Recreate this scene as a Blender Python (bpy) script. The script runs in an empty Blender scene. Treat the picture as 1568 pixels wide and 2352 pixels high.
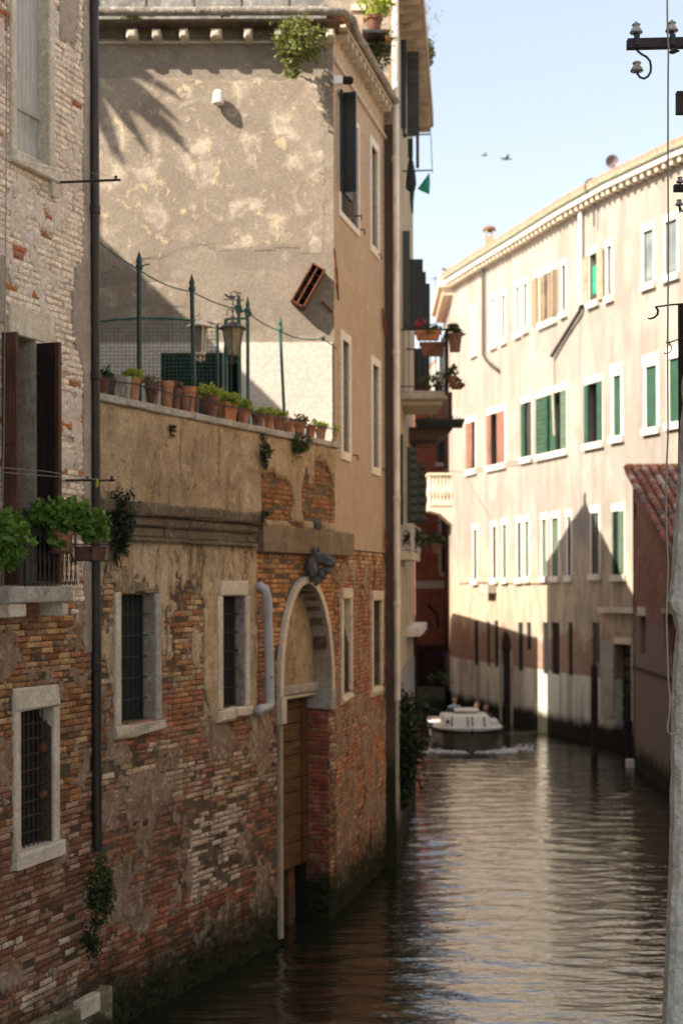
import bpy, math, random
import numpy as np
from mathutils import Vector, Matrix, noise
from math import radians, sin, cos, pi

# ------------------------------------------------------------------ scene, camera, light
S = bpy.context.scene
COL = S.collection
R = random.Random(11)
F, CX, HY, CZ, ROLL = 3267.0, 784.0, 1345.0, 5.04, 0.0035   # measures taken from the photograph (1568 px wide)

cd = bpy.data.cameras.new('camera'); cam = bpy.data.objects.new('camera', cd); COL.objects.link(cam)
cd.sensor_fit = 'VERTICAL'; cd.sensor_height = 36; cd.sensor_width = 24; cd.lens = 50
cd.shift_y = 169 / 2352; cd.clip_end = 3000; cd.clip_start = .1
cam.matrix_world = Matrix.Translation((0, 0, CZ)) @ Matrix.Rotation(radians(90), 4, 'X') @ Matrix.Rotation(-ROLL, 4, 'Z')
cd.dof.use_dof = True; cd.dof.focus_distance = 10.0; cd.dof.aperture_fstop = 1.9
S.camera = cam

SUN = Vector((-1.6, -1.0, 1.6)).normalized()               # towards the sun
w = bpy.data.worlds.new('World'); S.world = w; w.use_nodes = True
nt = w.node_tree; sky = nt.nodes.new('ShaderNodeTexSky'); sky.sky_type = 'NISHITA'; sky.sun_disc = False
sky.sun_elevation = math.asin(SUN.z); sky.sun_rotation = math.atan2(SUN.x, SUN.y) % (2 * pi)
sky.air_density = 1.1; sky.dust_density = 1.3; sky.ozone_density = 1.0
tint = nt.nodes.new('ShaderNodeMix'); tint.data_type = 'RGBA'; tint.blend_type = 'MULTIPLY'; tint.inputs[0].default_value = 1.0
tint.inputs[7].default_value = (1.15, 1.05, .96, 1)          # warm evening haze
gm = nt.nodes.new('ShaderNodeGamma'); gm.inputs[1].default_value = .62; nt.links.new(sky.outputs[0], gm.inputs[0]); nt.links.new(gm.outputs[0], tint.inputs[6]); nt.links.new(tint.outputs[2], nt.nodes['Background'].inputs[0]); nt.nodes['Background'].inputs[1].default_value = .128
sd = bpy.data.lights.new('sun', 'SUN'); sd.energy = 3.6; sd.angle = radians(.6); sd.color = (1, .88, .735)
so = bpy.data.objects.new('sun', sd); COL.objects.link(so); so.rotation_euler = SUN.to_track_quat('Z', 'Y').to_euler()
so.location = (0, 0, 60)
S.view_settings.view_transform = 'Standard'; S.view_settings.look = 'None'
S.view_settings.exposure = 1.85; S.view_settings.gamma = 1; S.view_settings.use_curve_mapping = False
S.render.engine = 'CYCLES'
S.cycles.max_bounces = 8; S.cycles.diffuse_bounces = 4; S.cycles.glossy_bounces = 4
S.cycles.use_denoising = True

# ------------------------------------------------------------------ measuring helpers
def ray(px, py):
    dx = px - CX; dy = HY - py
    return (dx + ROLL * dy) / F, (dy - ROLL * dx) / F
def at(px, py, d):
    a, b = ray(px, py); return Vector((a * d, d, CZ + b * d))
def pxof(P):
    a = P[0] / P[1]; b = (P[2] - CZ) / P[1]
    return CX + F * (a - ROLL * b), HY - F * (b + ROLL * a)

class Wall:
    """a vertical plane; u runs along it (left to right in the picture), w outwards, z up"""
    def __init__(s, p0, p1):
        s.p0 = Vector((p0[0], p0[1], 0)); d = Vector((p1[0] - p0[0], p1[1] - p0[1], 0))
        s.len = d.length; s.t = d.normalized(); s.n = Vector((s.t.y, -s.t.x, 0)); s.ang = math.atan2(s.t.y, s.t.x)
    def P(s, u, w, z): return s.p0 + s.t * u + s.n * w + Vector((0, 0, z))
    def hit(s, px, py, w=0):
        a, b = ray(px, py); q = s.p0 + s.n * w
        u = (a * q.y - q.x) / (s.t.x - a * s.t.y); y = q.y + u * s.t.y
        return u, CZ + b * y
    def U(s, px, py=1345, w=0): return s.hit(px, py, w)[0]
    def Z(s, px, py, w=0): return s.hit(px, py, w)[1]
WORLD = Wall((0, 0), (1, 0))       # u = X, w = -Y

# ------------------------------------------------------------------ mesh builder (world coordinates)
class MB:
    def __init__(s): s.v = []; s.f = []; s.c = []; s.cur = None
    def face(s, pts):
        i = len(s.v); s.v += [tuple(p) for p in pts]; s.f.append(tuple(range(i, i + len(pts)))); s.c.append(s.cur)
    def add(s, vs, fs):
        i = len(s.v); s.v += [tuple(p) for p in vs]
        for f in fs: s.f.append(tuple(i + k for k in f)); s.c.append(s.cur)
    def box(s, W, u0, u1, w0, w1, z0, z1):
        P = W.P
        s.add([P(u0, w0, z0), P(u1, w0, z0), P(u1, w1, z0), P(u0, w1, z0), P(u0, w0, z1), P(u1, w0, z1), P(u1, w1, z1), P(u0, w1, z1)],
              [(0, 1, 2, 3), (7, 6, 5, 4), (0, 4, 5, 1), (1, 5, 6, 2), (2, 6, 7, 3), (3, 7, 4, 0)])
        return s
    def stone(s, W, u0, u1, w0, w1, z0, z1, ch=.012, j=.004, rnd=R):
        """box whose outer face is chamfered and a little uneven"""
        J = lambda: rnd.uniform(-j, j)
        P = W.P; c = min(ch, (u1 - u0) * .3, (z1 - z0) * .3)
        a = [P(u0, w0, z0), P(u1, w0, z0), P(u1, w0, z1), P(u0, w0, z1)]
        b = [P(u + J(), w1 - c, z + J()) for u, z in ((u0, z0), (u1, z0), (u1, z1), (u0, z1))]
        d = [P(u + J(), w1 + J(), z + J()) for u, z in ((u0 + c, z0 + c), (u1 - c, z0 + c), (u1 - c, z1 - c), (u0 + c, z1 - c))]
        fs = [(3, 2, 1, 0), (8, 9, 10, 11)]
        for k in range(4):
            n = (k + 1) % 4; fs += [(k, n, 4 + n, 4 + k), (4 + k, 4 + n, 8 + n, 8 + k)]
        s.add(a + b + d, fs); return s
    def rect(s, W, u0, u1, w, z0, z1):
        s.face([W.P(u0, w, z0), W.P(u1, w, z0), W.P(u1, w, z1), W.P(u0, w, z1)]); return s
    def tube(s, pts, r, n=8, cap=True):
        pts = [Vector(p) for p in pts]; rr = r if isinstance(r, (list, tuple)) else [r] * len(pts)
        rings = []; up = None
        for i, p in enumerate(pts):
            t = (pts[min(i + 1, len(pts) - 1)] - pts[max(i - 1, 0)]).normalized()
            if up is None:
                up = Vector((0, 0, 1)) if abs(t.z) < .9 else Vector((1, 0, 0))
            a = t.cross(up).normalized(); up = a.cross(t).normalized()
            rings.append([p + (a * cos(2 * pi * k / n) + up * sin(2 * pi * k / n)) * rr[i] for k in range(n)])
        fs = []
        for i in range(len(pts) - 1):
            for k in range(n):
                m = (k + 1) % n; fs.append((i * n + k, i * n + m, (i + 1) * n + m, (i + 1) * n + k))
        if cap: fs += [tuple(range(n))[::-1], tuple((len(pts) - 1) * n + k for k in range(n))]
        s.add([q for g in rings for q in g], fs); return s
    def lathe(s, base, prof, n=14, axis='Z', squash=1.0):
        """profile [(radius, height)] turned about the vertical through base"""
        base = Vector(base); vs = []
        for r, h in prof:
            for k in range(n):
                a = 2 * pi * k / n
                if axis == 'Z': vs.append(base + Vector((r * cos(a), r * sin(a) * squash, h)))
                elif axis == 'Y': vs.append(base + Vector((r * cos(a), h, r * sin(a))))
                else: vs.append(base + Vector((h, r * cos(a), r * sin(a))))
        fs = []
        for i in range(len(prof) - 1):
            for k in range(n):
                m = (k + 1) % n; fs.append((i * n + k, i * n + m, (i + 1) * n + m, (i + 1) * n + k))
        fs += [tuple(range(n))[::-1], tuple((len(prof) - 1) * n + k for k in range(n))]
        s.add(vs, fs); return s
    def poly(s, pts, off):
        """a flat outline pushed back by the vector off"""
        pts = [Vector(p) for p in pts]; n = len(pts); off = Vector(off)
        s.add(pts + [p + off for p in pts], [tuple(range(n)), tuple(range(2 * n - 1, n - 1, -1))] +
              [(k, n + k, n + (k + 1) % n, (k + 1) % n) for k in range(n)]); return s
    def blob(s, c, rad, seg=10, amp=.15, sc=3.0, rot=None):
        c = Vector(c); vs = []; m = seg // 2 + 1
        for i in range(m + 1):
            th = pi * i / m
            for k in range(seg):
                ph = 2 * pi * k / seg
                d = Vector((sin(th) * cos(ph), sin(th) * sin(ph), cos(th)))
                q = 1 + amp * noise.noise(d * sc + c * 3)
                e = Vector((d.x * rad[0], d.y * rad[1], d.z * rad[2])) * q
                if rot: e = rot @ e
                vs.append(c + e)
        fs = []
        for i in range(m):
            for k in range(seg):
                l = (k + 1) % seg; fs.append((i * seg + k, (i + 1) * seg + k, (i + 1) * seg + l, i * seg + l))
        s.add(vs, fs); return s
    def build(s, name, mat, parent=None, smooth=False, label=None, cat=None, group=None, kind=None, bevel=0, origin=None):
        v = np.array(s.v, dtype=float).reshape(-1, 3)
        lo = v.min(0); hi = v.max(0)
        o = Vector(((lo[0] + hi[0]) / 2, (lo[1] + hi[1]) / 2, lo[2])) if origin is None else Vector(origin)
        me = bpy.data.meshes.new(name); me.from_pydata((v - np.array(o)).tolist(), [], s.f); me.materials.append(mat)
        if any(c is not None for c in s.c):
            at_ = me.color_attributes.new('Col', 'FLOAT_COLOR', 'CORNER'); arr = []
            for f, c in zip(s.f, s.c):
                c = c or (0, 0, 0); arr += [c[0], c[1], c[2], 1.0] * len(f)
            at_.data.foreach_set('color', arr)
        if smooth: me.polygons.foreach_set('use_smooth', [True] * len(s.f))
        me.update()
        ob = bpy.data.objects.new(name, me); COL.objects.link(ob)
        if parent is not None:
            ob.parent = parent; ob.location = o - wloc(parent)
        else: ob.location = o
        if bevel:
            b = ob.modifiers.new('bevel', 'BEVEL'); b.width = bevel; b.segments = 2; b.limit_method = 'ANGLE'
        ob['_'] = 0; del ob['_']
        tag(ob, label, cat, group, kind); return ob
def wloc(o):
    v = Vector(o.location)
    while o.parent is not None: o = o.parent; v = v + Vector(o.location)
    return v
def tag(o, label=None, cat=None, group=None, kind=None):
    if label: o['label'] = label
    if cat: o['category'] = cat
    if group: o['group'] = group
    if kind: o['kind'] = kind
    return o
def thing(name, loc, label, cat, group=None):
    o = bpy.data.objects.new(name, None); COL.objects.link(o); o.location = loc; o.empty_display_size = .2
    return tag(o, label, cat, group)
def copy_tree(o, delta=None, parent=None, loc=None):
    c = o.copy(); COL.objects.link(c); c.parent = parent
    if loc is not None: c.location = loc
    for ch in list(o.children): copy_tree(ch, parent=c)
    return c
def fbm(p, sc=1.0, o=4, seed=0):
    return noise.fractal(Vector((p[0] * sc + seed * 7.3, (p[1]) * sc + seed * 3.1, seed * 1.7)), 1.0, 2.0, o)

# ------------------------------------------------------------------ materials
class NT:
    def __init__(s, name):
        s.m = bpy.data.materials.new(name); s.m.use_nodes = True; s.t = s.m.node_tree
        s.b = s.t.nodes['Principled BSDF']; s.x = 0
    def n(s, typ, ins=None, **kw):
        k = s.t.nodes.new('ShaderNode' + typ)
        for a, b in kw.items(): setattr(k, a, b)
        for a, b in (ins or {}).items():
            if isinstance(b, bpy.types.NodeSocket): s.t.links.new(b, k.inputs[a])
            else: k.inputs[a].default_value = b
        return k
    def pos(s): return s.n('NewGeometry').outputs['Position']
    def mapv(s, v, sc):
        return s.n('Mapping', {'Vector': v, 'Scale': sc}).outputs[0]
    def noi(s, v, sc, det=4, rough=.55, out=0, dist=0.0):
        return s.n('TexNoise', {'Vector': v, 'Scale': sc, 'Detail': det, 'Roughness': rough, 'Distortion': dist}).outputs[out]
    def ramp(s, v, a, b):
        r = s.n('MapRange', {'Value': v, 'From Min': a, 'From Max': b}); r.interpolation_type = 'SMOOTHSTEP'; return r.outputs[0]
    def mix(s, f, a, b, mode='MIX'):
        k = s.n('Mix', data_type='RGBA', blend_type=mode)
        for i, v in ((0, f), (6, a), (7, b)):
            if isinstance(v, bpy.types.NodeSocket): s.t.links.new(v, k.inputs[i])
            else: k.inputs[i].default_value = v if i == 0 else ((*v, 1) if len(v) == 3 else v)
        return k.outputs[2]
    def math(s, op, a, b=0.0, c=0.0):
        k = s.n('Math', operation=op)
        for i, v in enumerate((a, b, c)):
            if isinstance(v, bpy.types.NodeSocket): s.t.links.new(v, k.inputs[i])
            else: k.inputs[i].default_value = v
        return k.outputs[0]
    def z(s): return s.n('SeparateXYZ', {'Vector': s.pos()}).outputs[2]
    def out(s, col, rough=.85, bump=None, bs=.3, bd=.02, **kw):
        i = s.b.inputs
        if isinstance(col, bpy.types.NodeSocket): s.t.links.new(col, i['Base Color'])
        else: i['Base Color'].default_value = (*col, 1)
        if isinstance(rough, bpy.types.NodeSocket): s.t.links.new(rough, i['Roughness'])
        else: i['Roughness'].default_value = rough
        if bump is not None:
            k = s.n('Bump', {'Height': bump, 'Strength': bs, 'Distance': bd}); s.t.links.new(k.outputs[0], i['Normal'])
        for a, b in kw.items(): i[a.replace('_', ' ')].default_value = b
        return s.m

def plain(name, c, rough=.6, var=.25, sc=6, bump=.15, metallic=0.0, spec=.4, dirt=None, dirt_amt=.4):
    t = NT(name); p = t.pos(); a = t.noi(p, sc, 5, .6); b = t.noi(p, sc * 7, 3)
    col = t.mix(t.ramp(a, .3, .7), tuple(x * (1 - var) for x in c), tuple(min(1, x * (1 + var * .7)) for x in c))
    if dirt:
        st = t.noi(t.mapv(p, (5, 5, .9)), 1.6, 5, .65)
        col = t.mix(t.math('MULTIPLY', t.ramp(st, .48, .66), dirt_amt), col, dirt)
    t.out(col, rough, t.math('ADD', a, b), bump, .01, Metallic=metallic, Specular_IOR_Level=spec); return t.m

def plaster(name, c, blot, light, s=1.0, streak=(.1, .08, .06), samt=.5, bs=.5, spots=None, spamt=0, wash=None, moss=None, upper=None):
    """weathered render: blotches, pale wash patches, vertical runs of dirt, pits"""
    t = NT(name); p = t.pos()
    big = t.noi(p, .9 * s, 6, .62, dist=.6); mid = t.noi(p, 3.3 * s, 6, .65, dist=.3); fine = t.noi(p, 26, 4, .6)
    col = t.mix(t.ramp(big, .36, .62), c, blot)
    col = t.mix(t.math('MULTIPLY', t.ramp(mid, .5, .68), .75), col, light)
    st = t.noi(t.mapv(p, (2.3, 2.3, .75)), 1.5 * s, 7, .72, dist=.9)
    col = t.mix(t.math('MULTIPLY', t.ramp(st, .5, .7), samt), col, streak)
    if spots:
        v = t.noi(t.mapv(p, (1, 1, .8)), 7 * s, 6, .7, dist=.8)
        col = t.mix(t.math('MULTIPLY', t.ramp(v, .56, .66), spamt), col, spots)
    if wash:
        z = t.z(); k = t.ramp(t.math('ADD', z, t.math('MULTIPLY', t.math('SUBTRACT', mid, .5), wash[3])), wash[0], wash[1])
        col = t.mix(k, wash[2], col)
    if upper:                                   # soot and lichen that grew below a ledge: (z0, z1, colour)
        z = t.z(); k = t.ramp(t.math('ADD', z, t.math('MULTIPLY', t.math('SUBTRACT', st, .5), 3.2)), upper[0], upper[1])
        col = t.mix(t.math('MULTIPLY', k, .75), col, upper[2])
    if moss:
        z = t.z(); k = t.ramp(t.math('ADD', z, t.math('MULTIPLY', t.math('SUBTRACT', mid, .5), .9)), moss[0], moss[1])
        col = t.mix(k, (.022, .026, .012), col)
    g = t.mix(t.ramp(fine, .3, .7), (.82, .82, .82), (1.12, 1.12, 1.12)); col = t.mix(1.0, col, g, 'MULTIPLY')
    h = t.math('ADD', t.math('MULTIPLY', mid, 1.0), t.math('MULTIPLY', fine, .35))
    t.out(col, .93, h, bs, .03, Specular_IOR_Level=.2); return t.m

def brick_mat(name, moss=None, salt=.35, dark=.5, wetz=None, upper=None):
    """colour carried per brick (object colour or face colour) plus salts, soot, algae"""
    t = NT(name); p = t.pos()
    at_ = t.n('Attribute', attribute_name='Col').outputs['Color']; oc = t.n('ObjectInfo').outputs['Color']
    base = t.mix(1.0, at_, oc, 'ADD')
    mid = t.noi(p, 2.3, 6, .66, dist=.5); fine = t.noi(p, 30, 5, .65); f2 = t.noi(p, 11, 4, .6)
    col = t.mix(1.0, base, t.mix(t.ramp(fine, .28, .72), (.62, .6, .58), (1.3, 1.28, 1.25)), 'MULTIPLY')
    col = t.mix(t.math('MULTIPLY', t.math('MULTIPLY', t.ramp(mid, .5, .72), t.ramp(f2, .4, .6)), salt), col, (.50, .42, .34))
    st = t.noi(t.mapv(p, (3.5, 3.5, .7)), 1.4, 6, .7)
    col = t.mix(t.math('MULTIPLY', t.ramp(st, .5, .68), dark), col, (.05, .035, .025))
    if upper:
        z = t.z(); k = t.ramp(t.math('ADD', z, t.math('MULTIPLY', t.math('SUBTRACT', st, .5), 3.0)), upper[0], upper[1])
        col = t.mix(t.math('MULTIPLY', k, .6), col, upper[2])
    if moss:
        z = t.z(); k = t.ramp(t.math('ADD', z, t.math('MULTIPLY', t.math('SUBTRACT', mid, .5), 1.3)), moss[0], moss[1])
        col = t.mix(k, t.mix(t.ramp(f2, .4, .65), (.010, .011, .006), (.035, .042, .010)), col)
    t.out(col, .92, t.math('ADD', fine, f2), .9, .012, Specular_IOR_Level=.2); return t.m

def leaf_mat(name, c, c2, trans=.25):
    t = NT(name); at_ = t.n('Attribute', attribute_name='Col').outputs['Fac']
    rn = t.noi(t.pos(), 9, 2); col = t.mix(t.ramp(at_, 0, 1), c, c2); col = t.mix(t.ramp(rn, .3, .7), col, t.mix(.5, col, c))
    t.out(col, .5, Specular_IOR_Level=.35)
    tr = t.n('BsdfTranslucent', {'Color': col}); mx = t.n('MixShader', {'Fac': trans, 1: t.b.outputs[0], 2: tr.outputs[0]})
    t.t.links.new(mx.outputs[0], t.t.nodes['Material Output'].inputs[0]); return t.m

def wood_mat(name, c, c2, sc=1.0, horiz=False):
    t = NT(name); p = t.pos(); g = t.noi(t.mapv(p, (1, 1, 14) if horiz else (14, 14, 1)), 2.2 * sc, 6, .7)
    b = t.noi(p, 1.6, 5, .6); col = t.mix(t.ramp(g, .35, .65), c, c2)
    col = t.mix(t.math('MULTIPLY', t.ramp(b, .5, .7), .5), col, tuple(x * .35 for x in c))
    t.out(col, .75, g, .5, .006, Specular_IOR_Level=.3); return t.m

def glass_mat(name, c=(.03, .035, .035), rough=.12):
    t = NT(name); n = t.noi(t.pos(), 1.3, 3)
    t.out(t.mix(t.ramp(n, .3, .7), c, tuple(x * 1.8 for x in c)), rough, n, .08, .02, Specular_IOR_Level=.6); return t.m

M = {}
M['painted_brick'] = brick_mat('painted_brick', moss=(.35, .95), salt=.3, dark=.35)
M['old_brick'] = brick_mat('old_brick', moss=(.25, 1.15), salt=.7, dark=.75, upper=(4.6, 6.6, (.055, .045, .035)))
M['door_brick'] = brick_mat('door_brick', moss=(.5, 1.3), salt=.3, dark=.5)
M['mortar'] = plaster('mortar', (.10, .068, .045), (.15, .105, .07), (.26, .195, .135), 1.6, moss=(.2, 1.0), bs=1.0)
M['pale_mortar'] = plaster('pale_mortar', (.46, .36, .27), (.52, .41, .31), (.60, .49, .39), 1.6, samt=.3, wash=(4.6, 5.1, (.10, .068, .045), .6), moss=(.35, .9), bs=1.0)
M['mortar_smear'] = plaster('mortar_smear', (.33, .23, .16), (.25, .155, .10), (.50, .42, .33), 2.6, streak=(.07, .045, .03), samt=.7, spots=(.40, .36, .31), spamt=.4, bs=1.0, moss=(.25, 1.15))
M['limewash'] = plaster('limewash', (.74, .62, .52), (.66, .54, .44), (.80, .70, .60), 2.4, streak=(.42, .30, .22), samt=.4, spots=(.40, .24, .16), spamt=.35, bs=1.0)
M['grey_plaster'] = plaster('grey_plaster', (.33, .27, .21), (.40, .33, .26), (.45, .38, .30), 1.2, samt=.3)
M['garden_plaster'] = plaster('garden_plaster', (.44, .32, .195), (.34, .24, .145), (.54, .41, .265), 1.3, streak=(.08, .055, .035), samt=.7, spots=(.09, .065, .045), spamt=.6, bs=.8)
M['pale_plaster'] = plaster('pale_plaster', (.56, .425, .275), (.45, .33, .20), (.70, .56, .40), 1.4, streak=(.06, .045, .03), samt=.9, spots=(.10, .075, .05), spamt=.5, bs=.9, upper=(4.75, 6.5, (.05, .04, .03)))
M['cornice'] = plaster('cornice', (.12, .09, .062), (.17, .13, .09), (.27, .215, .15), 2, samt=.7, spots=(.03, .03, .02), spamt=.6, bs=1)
M['beam'] = plaster('beam', (.23, .175, .115), (.18, .135, .085), (.31, .245, .165), 1.6, samt=.5, bs=.5)
M['tan'] = plaster('tan', (.45, .335, .24), (.41, .305, .22), (.49, .37, .27), .8, streak=(.27, .19, .125), samt=.28, bs=.12)
M['end_base'] = plaster('end_base', (.255, .215, .17), (.21, .178, .142), (.32, .275, .22), 1.1, streak=(.24, .19, .14), samt=.35, bs=.35)
M['end_patch'] = plaster('end_patch', (.30, .252, .20), (.235, .195, .152), (.50, .43, .345), .75, streak=(.23, .195, .155), samt=.6, spots=(.62, .49, .31), spamt=.6, bs=.5)
M['white_wall'] = plaster('white_wall', (.56, .52, .46), (.53, .49, .43), (.58, .545, .49), .35, streak=(.48, .43, .36), samt=.3, bs=.06)
M['stone'] = plaster('stone', (.68, .59, .46), (.58, .49, .37), (.76, .69, .57), 2.2, streak=(.28, .23, .17), samt=.4, bs=.35)
M['stone_grey'] = plaster('stone_grey', (.44, .40, .34), (.36, .32, .27), (.54, .5, .44), 2.6, streak=(.16, .14, .11), samt=.5, bs=.5, spots=(.07, .065, .055), spamt=.5)
M['stone_white'] = plaster('stone_white', (.74, .69, .61), (.68, .63, .55), (.78, .74, .67), 1, streak=(.52, .46, .38), samt=.25, bs=.1)
M['plinth'] = plaster('plinth', (.30, .25, .17), (.16, .14, .08), (.42, .37, .28), 2.2, samt=.6, bs=.6, moss=(.1, .62))
M['carved'] = plaster('carved', (.16, .15, .145), (.11, .10, .10), (.33, .32, .31), 5, samt=.3, bs=.6)
M['cream'] = None
M['dark_metal'] = plain('dark_metal', (.022, .02, .02), .5, .3, 8, .2, spec=.4)
M['pipe_brown'] = plain('pipe_brown', (.02, .014, .012), .45, .3, 3, .1, dirt=(.09, .07, .055), dirt_amt=.3)
M['pipe_grey'] = plain('pipe_grey', (.47, .46, .47), .45, .12, 3, .05, dirt=(.2, .17, .14), dirt_amt=.5)
M['pipe_pale'] = plain('pipe_pale', (.72, .66, .60), .5, .15, 2, .05, dirt=(.25, .2, .14), dirt_amt=.5)
M['green_metal'] = plain('green_metal', (.03, .115, .09), .4, .35, 9, .1)
M['dark_green_metal'] = plain('dark_green_metal', (.012, .045, .042), .4, .35, 9, .1)
M['rust'] = plain('rust', (.15, .05, .022), .8, .6, 12, .5)
M['iron_old'] = plain('iron_old', (.05, .03, .022), .7, .5, 12, .4)
M['terracotta'] = plain('terracotta', (.38, .155, .07), .85, .35, 9, .2, dirt=(.42, .30, .22), dirt_amt=.5)
M['terracotta_dark'] = plain('terracotta_dark', (.16, .07, .045), .85, .4, 9, .2, dirt=(.3, .22, .17), dirt_amt=.4)
M['trough_grey'] = plain('trough_grey', (.22, .19, .165), .85, .4, 8, .3, dirt=(.10, .08, .06))
M['soil'] = plain('soil', (.03, .02, .013), .95, .4, 30, .5)
M['shutter_brown'] = wood_mat('shutter_brown', (.065, .028, .016), (.12, .052, .028))
M['shutter_dark'] = wood_mat('shutter_dark', (.014, .007, .006), (.026, .013, .010))
M['shutter_grey'] = wood_mat('shutter_grey', (.40, .38, .34), (.53, .51, .46))
M['shutter_green'] = plain('shutter_green', (.022, .075, .045), .5, .25, 3, .1)
M['shutter_pale_green'] = plain('shutter_pale_green', (.10, .15, .10), .55, .2, 3, .1)
M['shutter_black'] = plain('shutter_black', (.008, .010, .008), .4, .3, 4, .1)
M['shutter_olive'] = plain('shutter_olive', (.045, .046, .034), .5, .25, 4, .1)
M['shutter_olive2'] = plain('shutter_olive2', (.028, .029, .02), .5, .25, 4, .1)
M['shutter_slate'] = plain('shutter_slate', (.034, .036, .034), .45, .3, 4, .15)
M['shutter_red'] = wood_mat('shutter_red', (.17, .082, .058), (.24, .12, .085))
M['window_wood'] = wood_mat('window_wood', (.30, .235, .165), (.38, .30, .215))
M['blind'] = plain('blind', (.58, .54, .49), .7, .08, 2, .05)
M['door_wood'] = wood_mat('door_wood', (.085, .042, .018), (.16, .085, .035), .8, True)
M['glass_dark'] = glass_mat('glass_dark')
M['glass_pale'] = glass_mat('glass_pale', (.12, .145, .14), .3)
M['black'] = plain('black', (.006, .006, .006), .8)
M['interior'] = plain('interior', (.012, .010, .009), .9)
M['net'] = plain('net', (.007, .018, .018), .8, .3, 20)
M['reveal'] = plaster('reveal', (.42, .34, .26), (.33, .27, .2), (.5, .43, .34), 2, samt=.6, bs=.4)
M['laundry_green'] = plain('laundry_green', (.02, .26, .16), .8, .15, 6)
M['laundry_dark'] = plain('laundry_dark', (.02, .022, .035), .85, .2, 6)
M['yellow_plastic'] = plain('yellow_plastic', (.55, .5, .04), .4, .1)
M['cable_pale'] = plain('cable_pale', (.30, .245, .19), .55, .15)
M['cable_dark'] = plain('cable_dark', (.05, .03, .04), .5, .2)
M['white_paint'] = plain('white_paint', (.78, .76, .72), .4, .05, 2, .03)
M['porcelain'] = plain('porcelain', (.42, .385, .36), .25, .22, 9, .05, spec=.5, dirt=(.15, .12, .1))
M['pole_wood'] = plain('pole_wood', (.035, .017, .018), .65, .5, 9, .4)
M['roof_slab'] = plaster('roof_slab', (.25, .24, .22), (.15, .145, .13), (.36, .35, .32), 1.6, samt=.6, bs=.4)
M['gutter'] = plaster('gutter', (.27, .24, .205), (.17, .15, .125), (.50, .47, .42), 3, samt=.3, bs=.8, spots=(.06, .05, .04), spamt=.5)
M['corbel'] = plaster('corbel', (.52, .45, .36), (.44, .37, .29), (.6, .54, .45), 3, samt=.2, bs=.4)
M['red_plaster'] = plaster('red_plaster', (.46, .17, .11), (.38, .135, .085), (.52, .21, .14), .7, streak=(.27, .10, .07), samt=.5, wash=(1.5, 2.6, (.10, .06, .042), 1.2))
M['pink_plaster'] = plaster('pink_plaster', (.33, .165, .12), (.28, .13, .095), (.40, .25, .20), 1.2, streak=(.12, .075, .06), samt=.7, wash=(3.6, 4.4, (.29, .22, .18), 2.5), spots=(.10, .07, .06), spamt=.4, moss=(.3, .9))
M['pale_side'] = plaster('pale_side', (.44, .37, .27), (.38, .32, .23), (.5, .44, .34), .8, streak=(.27, .22, .15), samt=.5)
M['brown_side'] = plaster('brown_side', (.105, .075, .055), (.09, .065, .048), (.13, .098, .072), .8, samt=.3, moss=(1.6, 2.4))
M['near_wall'] = plaster('near_wall', (.58, .56, .49), (.50, .48, .42), (.66, .64, .57), 2.4, streak=(.15, .14, .12), samt=.3, spots=(.07, .06, .05), spamt=.5, bs=.7)
M['hull_dark'] = plain('hull_dark', (.11, .095, .075), .35, .25, 3, .05)
M['hull_white'] = plain('hull_white', (.80, .78, .72), .3, .04, 2, .02)
M['skin'] = plain('skin', (.42, .23, .15), .6, .05)
M['hair'] = plain('hair', (.02, .013, .009), .6, .2)
M['shirt_blue'] = plain('shirt_blue', (.36, .43, .58), .8, .1, 8, .2)
M['shirt_grey'] = plain('shirt_grey', (.2, .2, .22), .8, .1, 8, .2)
M['trousers'] = plain('trousers', (.04, .05, .08), .8, .1)
M['feather'] = plain('feather', (.05, .05, .055), .7, .3)
M['dish'] = plain('dish', (.17, .135, .14), .5, .1)
M['chimney_brick'] = plaster('chimney_brick', (.45, .38, .29), (.34, .26, .19), (.55, .48, .38), 2, samt=.4)
M['orange_brick'] = plaster('orange_brick', (.52, .22, .10), (.44, .17, .075), (.56, .28, .15), 3, samt=.3)
M['pale_tile'] = plaster('pale_tile', (.46, .29, .21), (.40, .23, .16), (.54, .38, .29), 3, samt=.3)
M['gutter_green'] = plain('gutter_green', (.20, .22, .15), .6, .2)
M['foam'] = plain('foam', (.75, .76, .76), .6, .1, 20, .4)
M['ochre_plaster'] = plaster('ochre_plaster', (.68, .54, .37), (.62, .48, .32), (.72, .60, .43), 1, samt=.3)
M['fluted'] = plain('fluted', (.50, .44, .34), .7, .1, 3, .1, dirt=(.3, .25, .18), dirt_amt=.5)
M['leaf_fresh'] = leaf_mat('leaf_fresh', (.07, .15, .02), (.22, .36, .06))
M['leaf_yellow'] = leaf_mat('leaf_yellow', (.26, .33, .05), (.55, .60, .12), .4)
M['leaf_dark'] = leaf_mat('leaf_dark', (.012, .026, .010), (.035, .06, .02))
M['leaf_mid'] = leaf_mat('leaf_mid', (.03, .055, .015), (.10, .13, .035))
M['leaf_olive'] = leaf_mat('leaf_olive', (.09, .12, .025), (.28, .27, .07))
M['leaf_dry'] = leaf_mat('leaf_dry', (.12, .08, .04), (.28, .2, .1))
M['petal'] = leaf_mat('petal', (.5, .03, .08), (.7, .08, .12))
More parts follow.
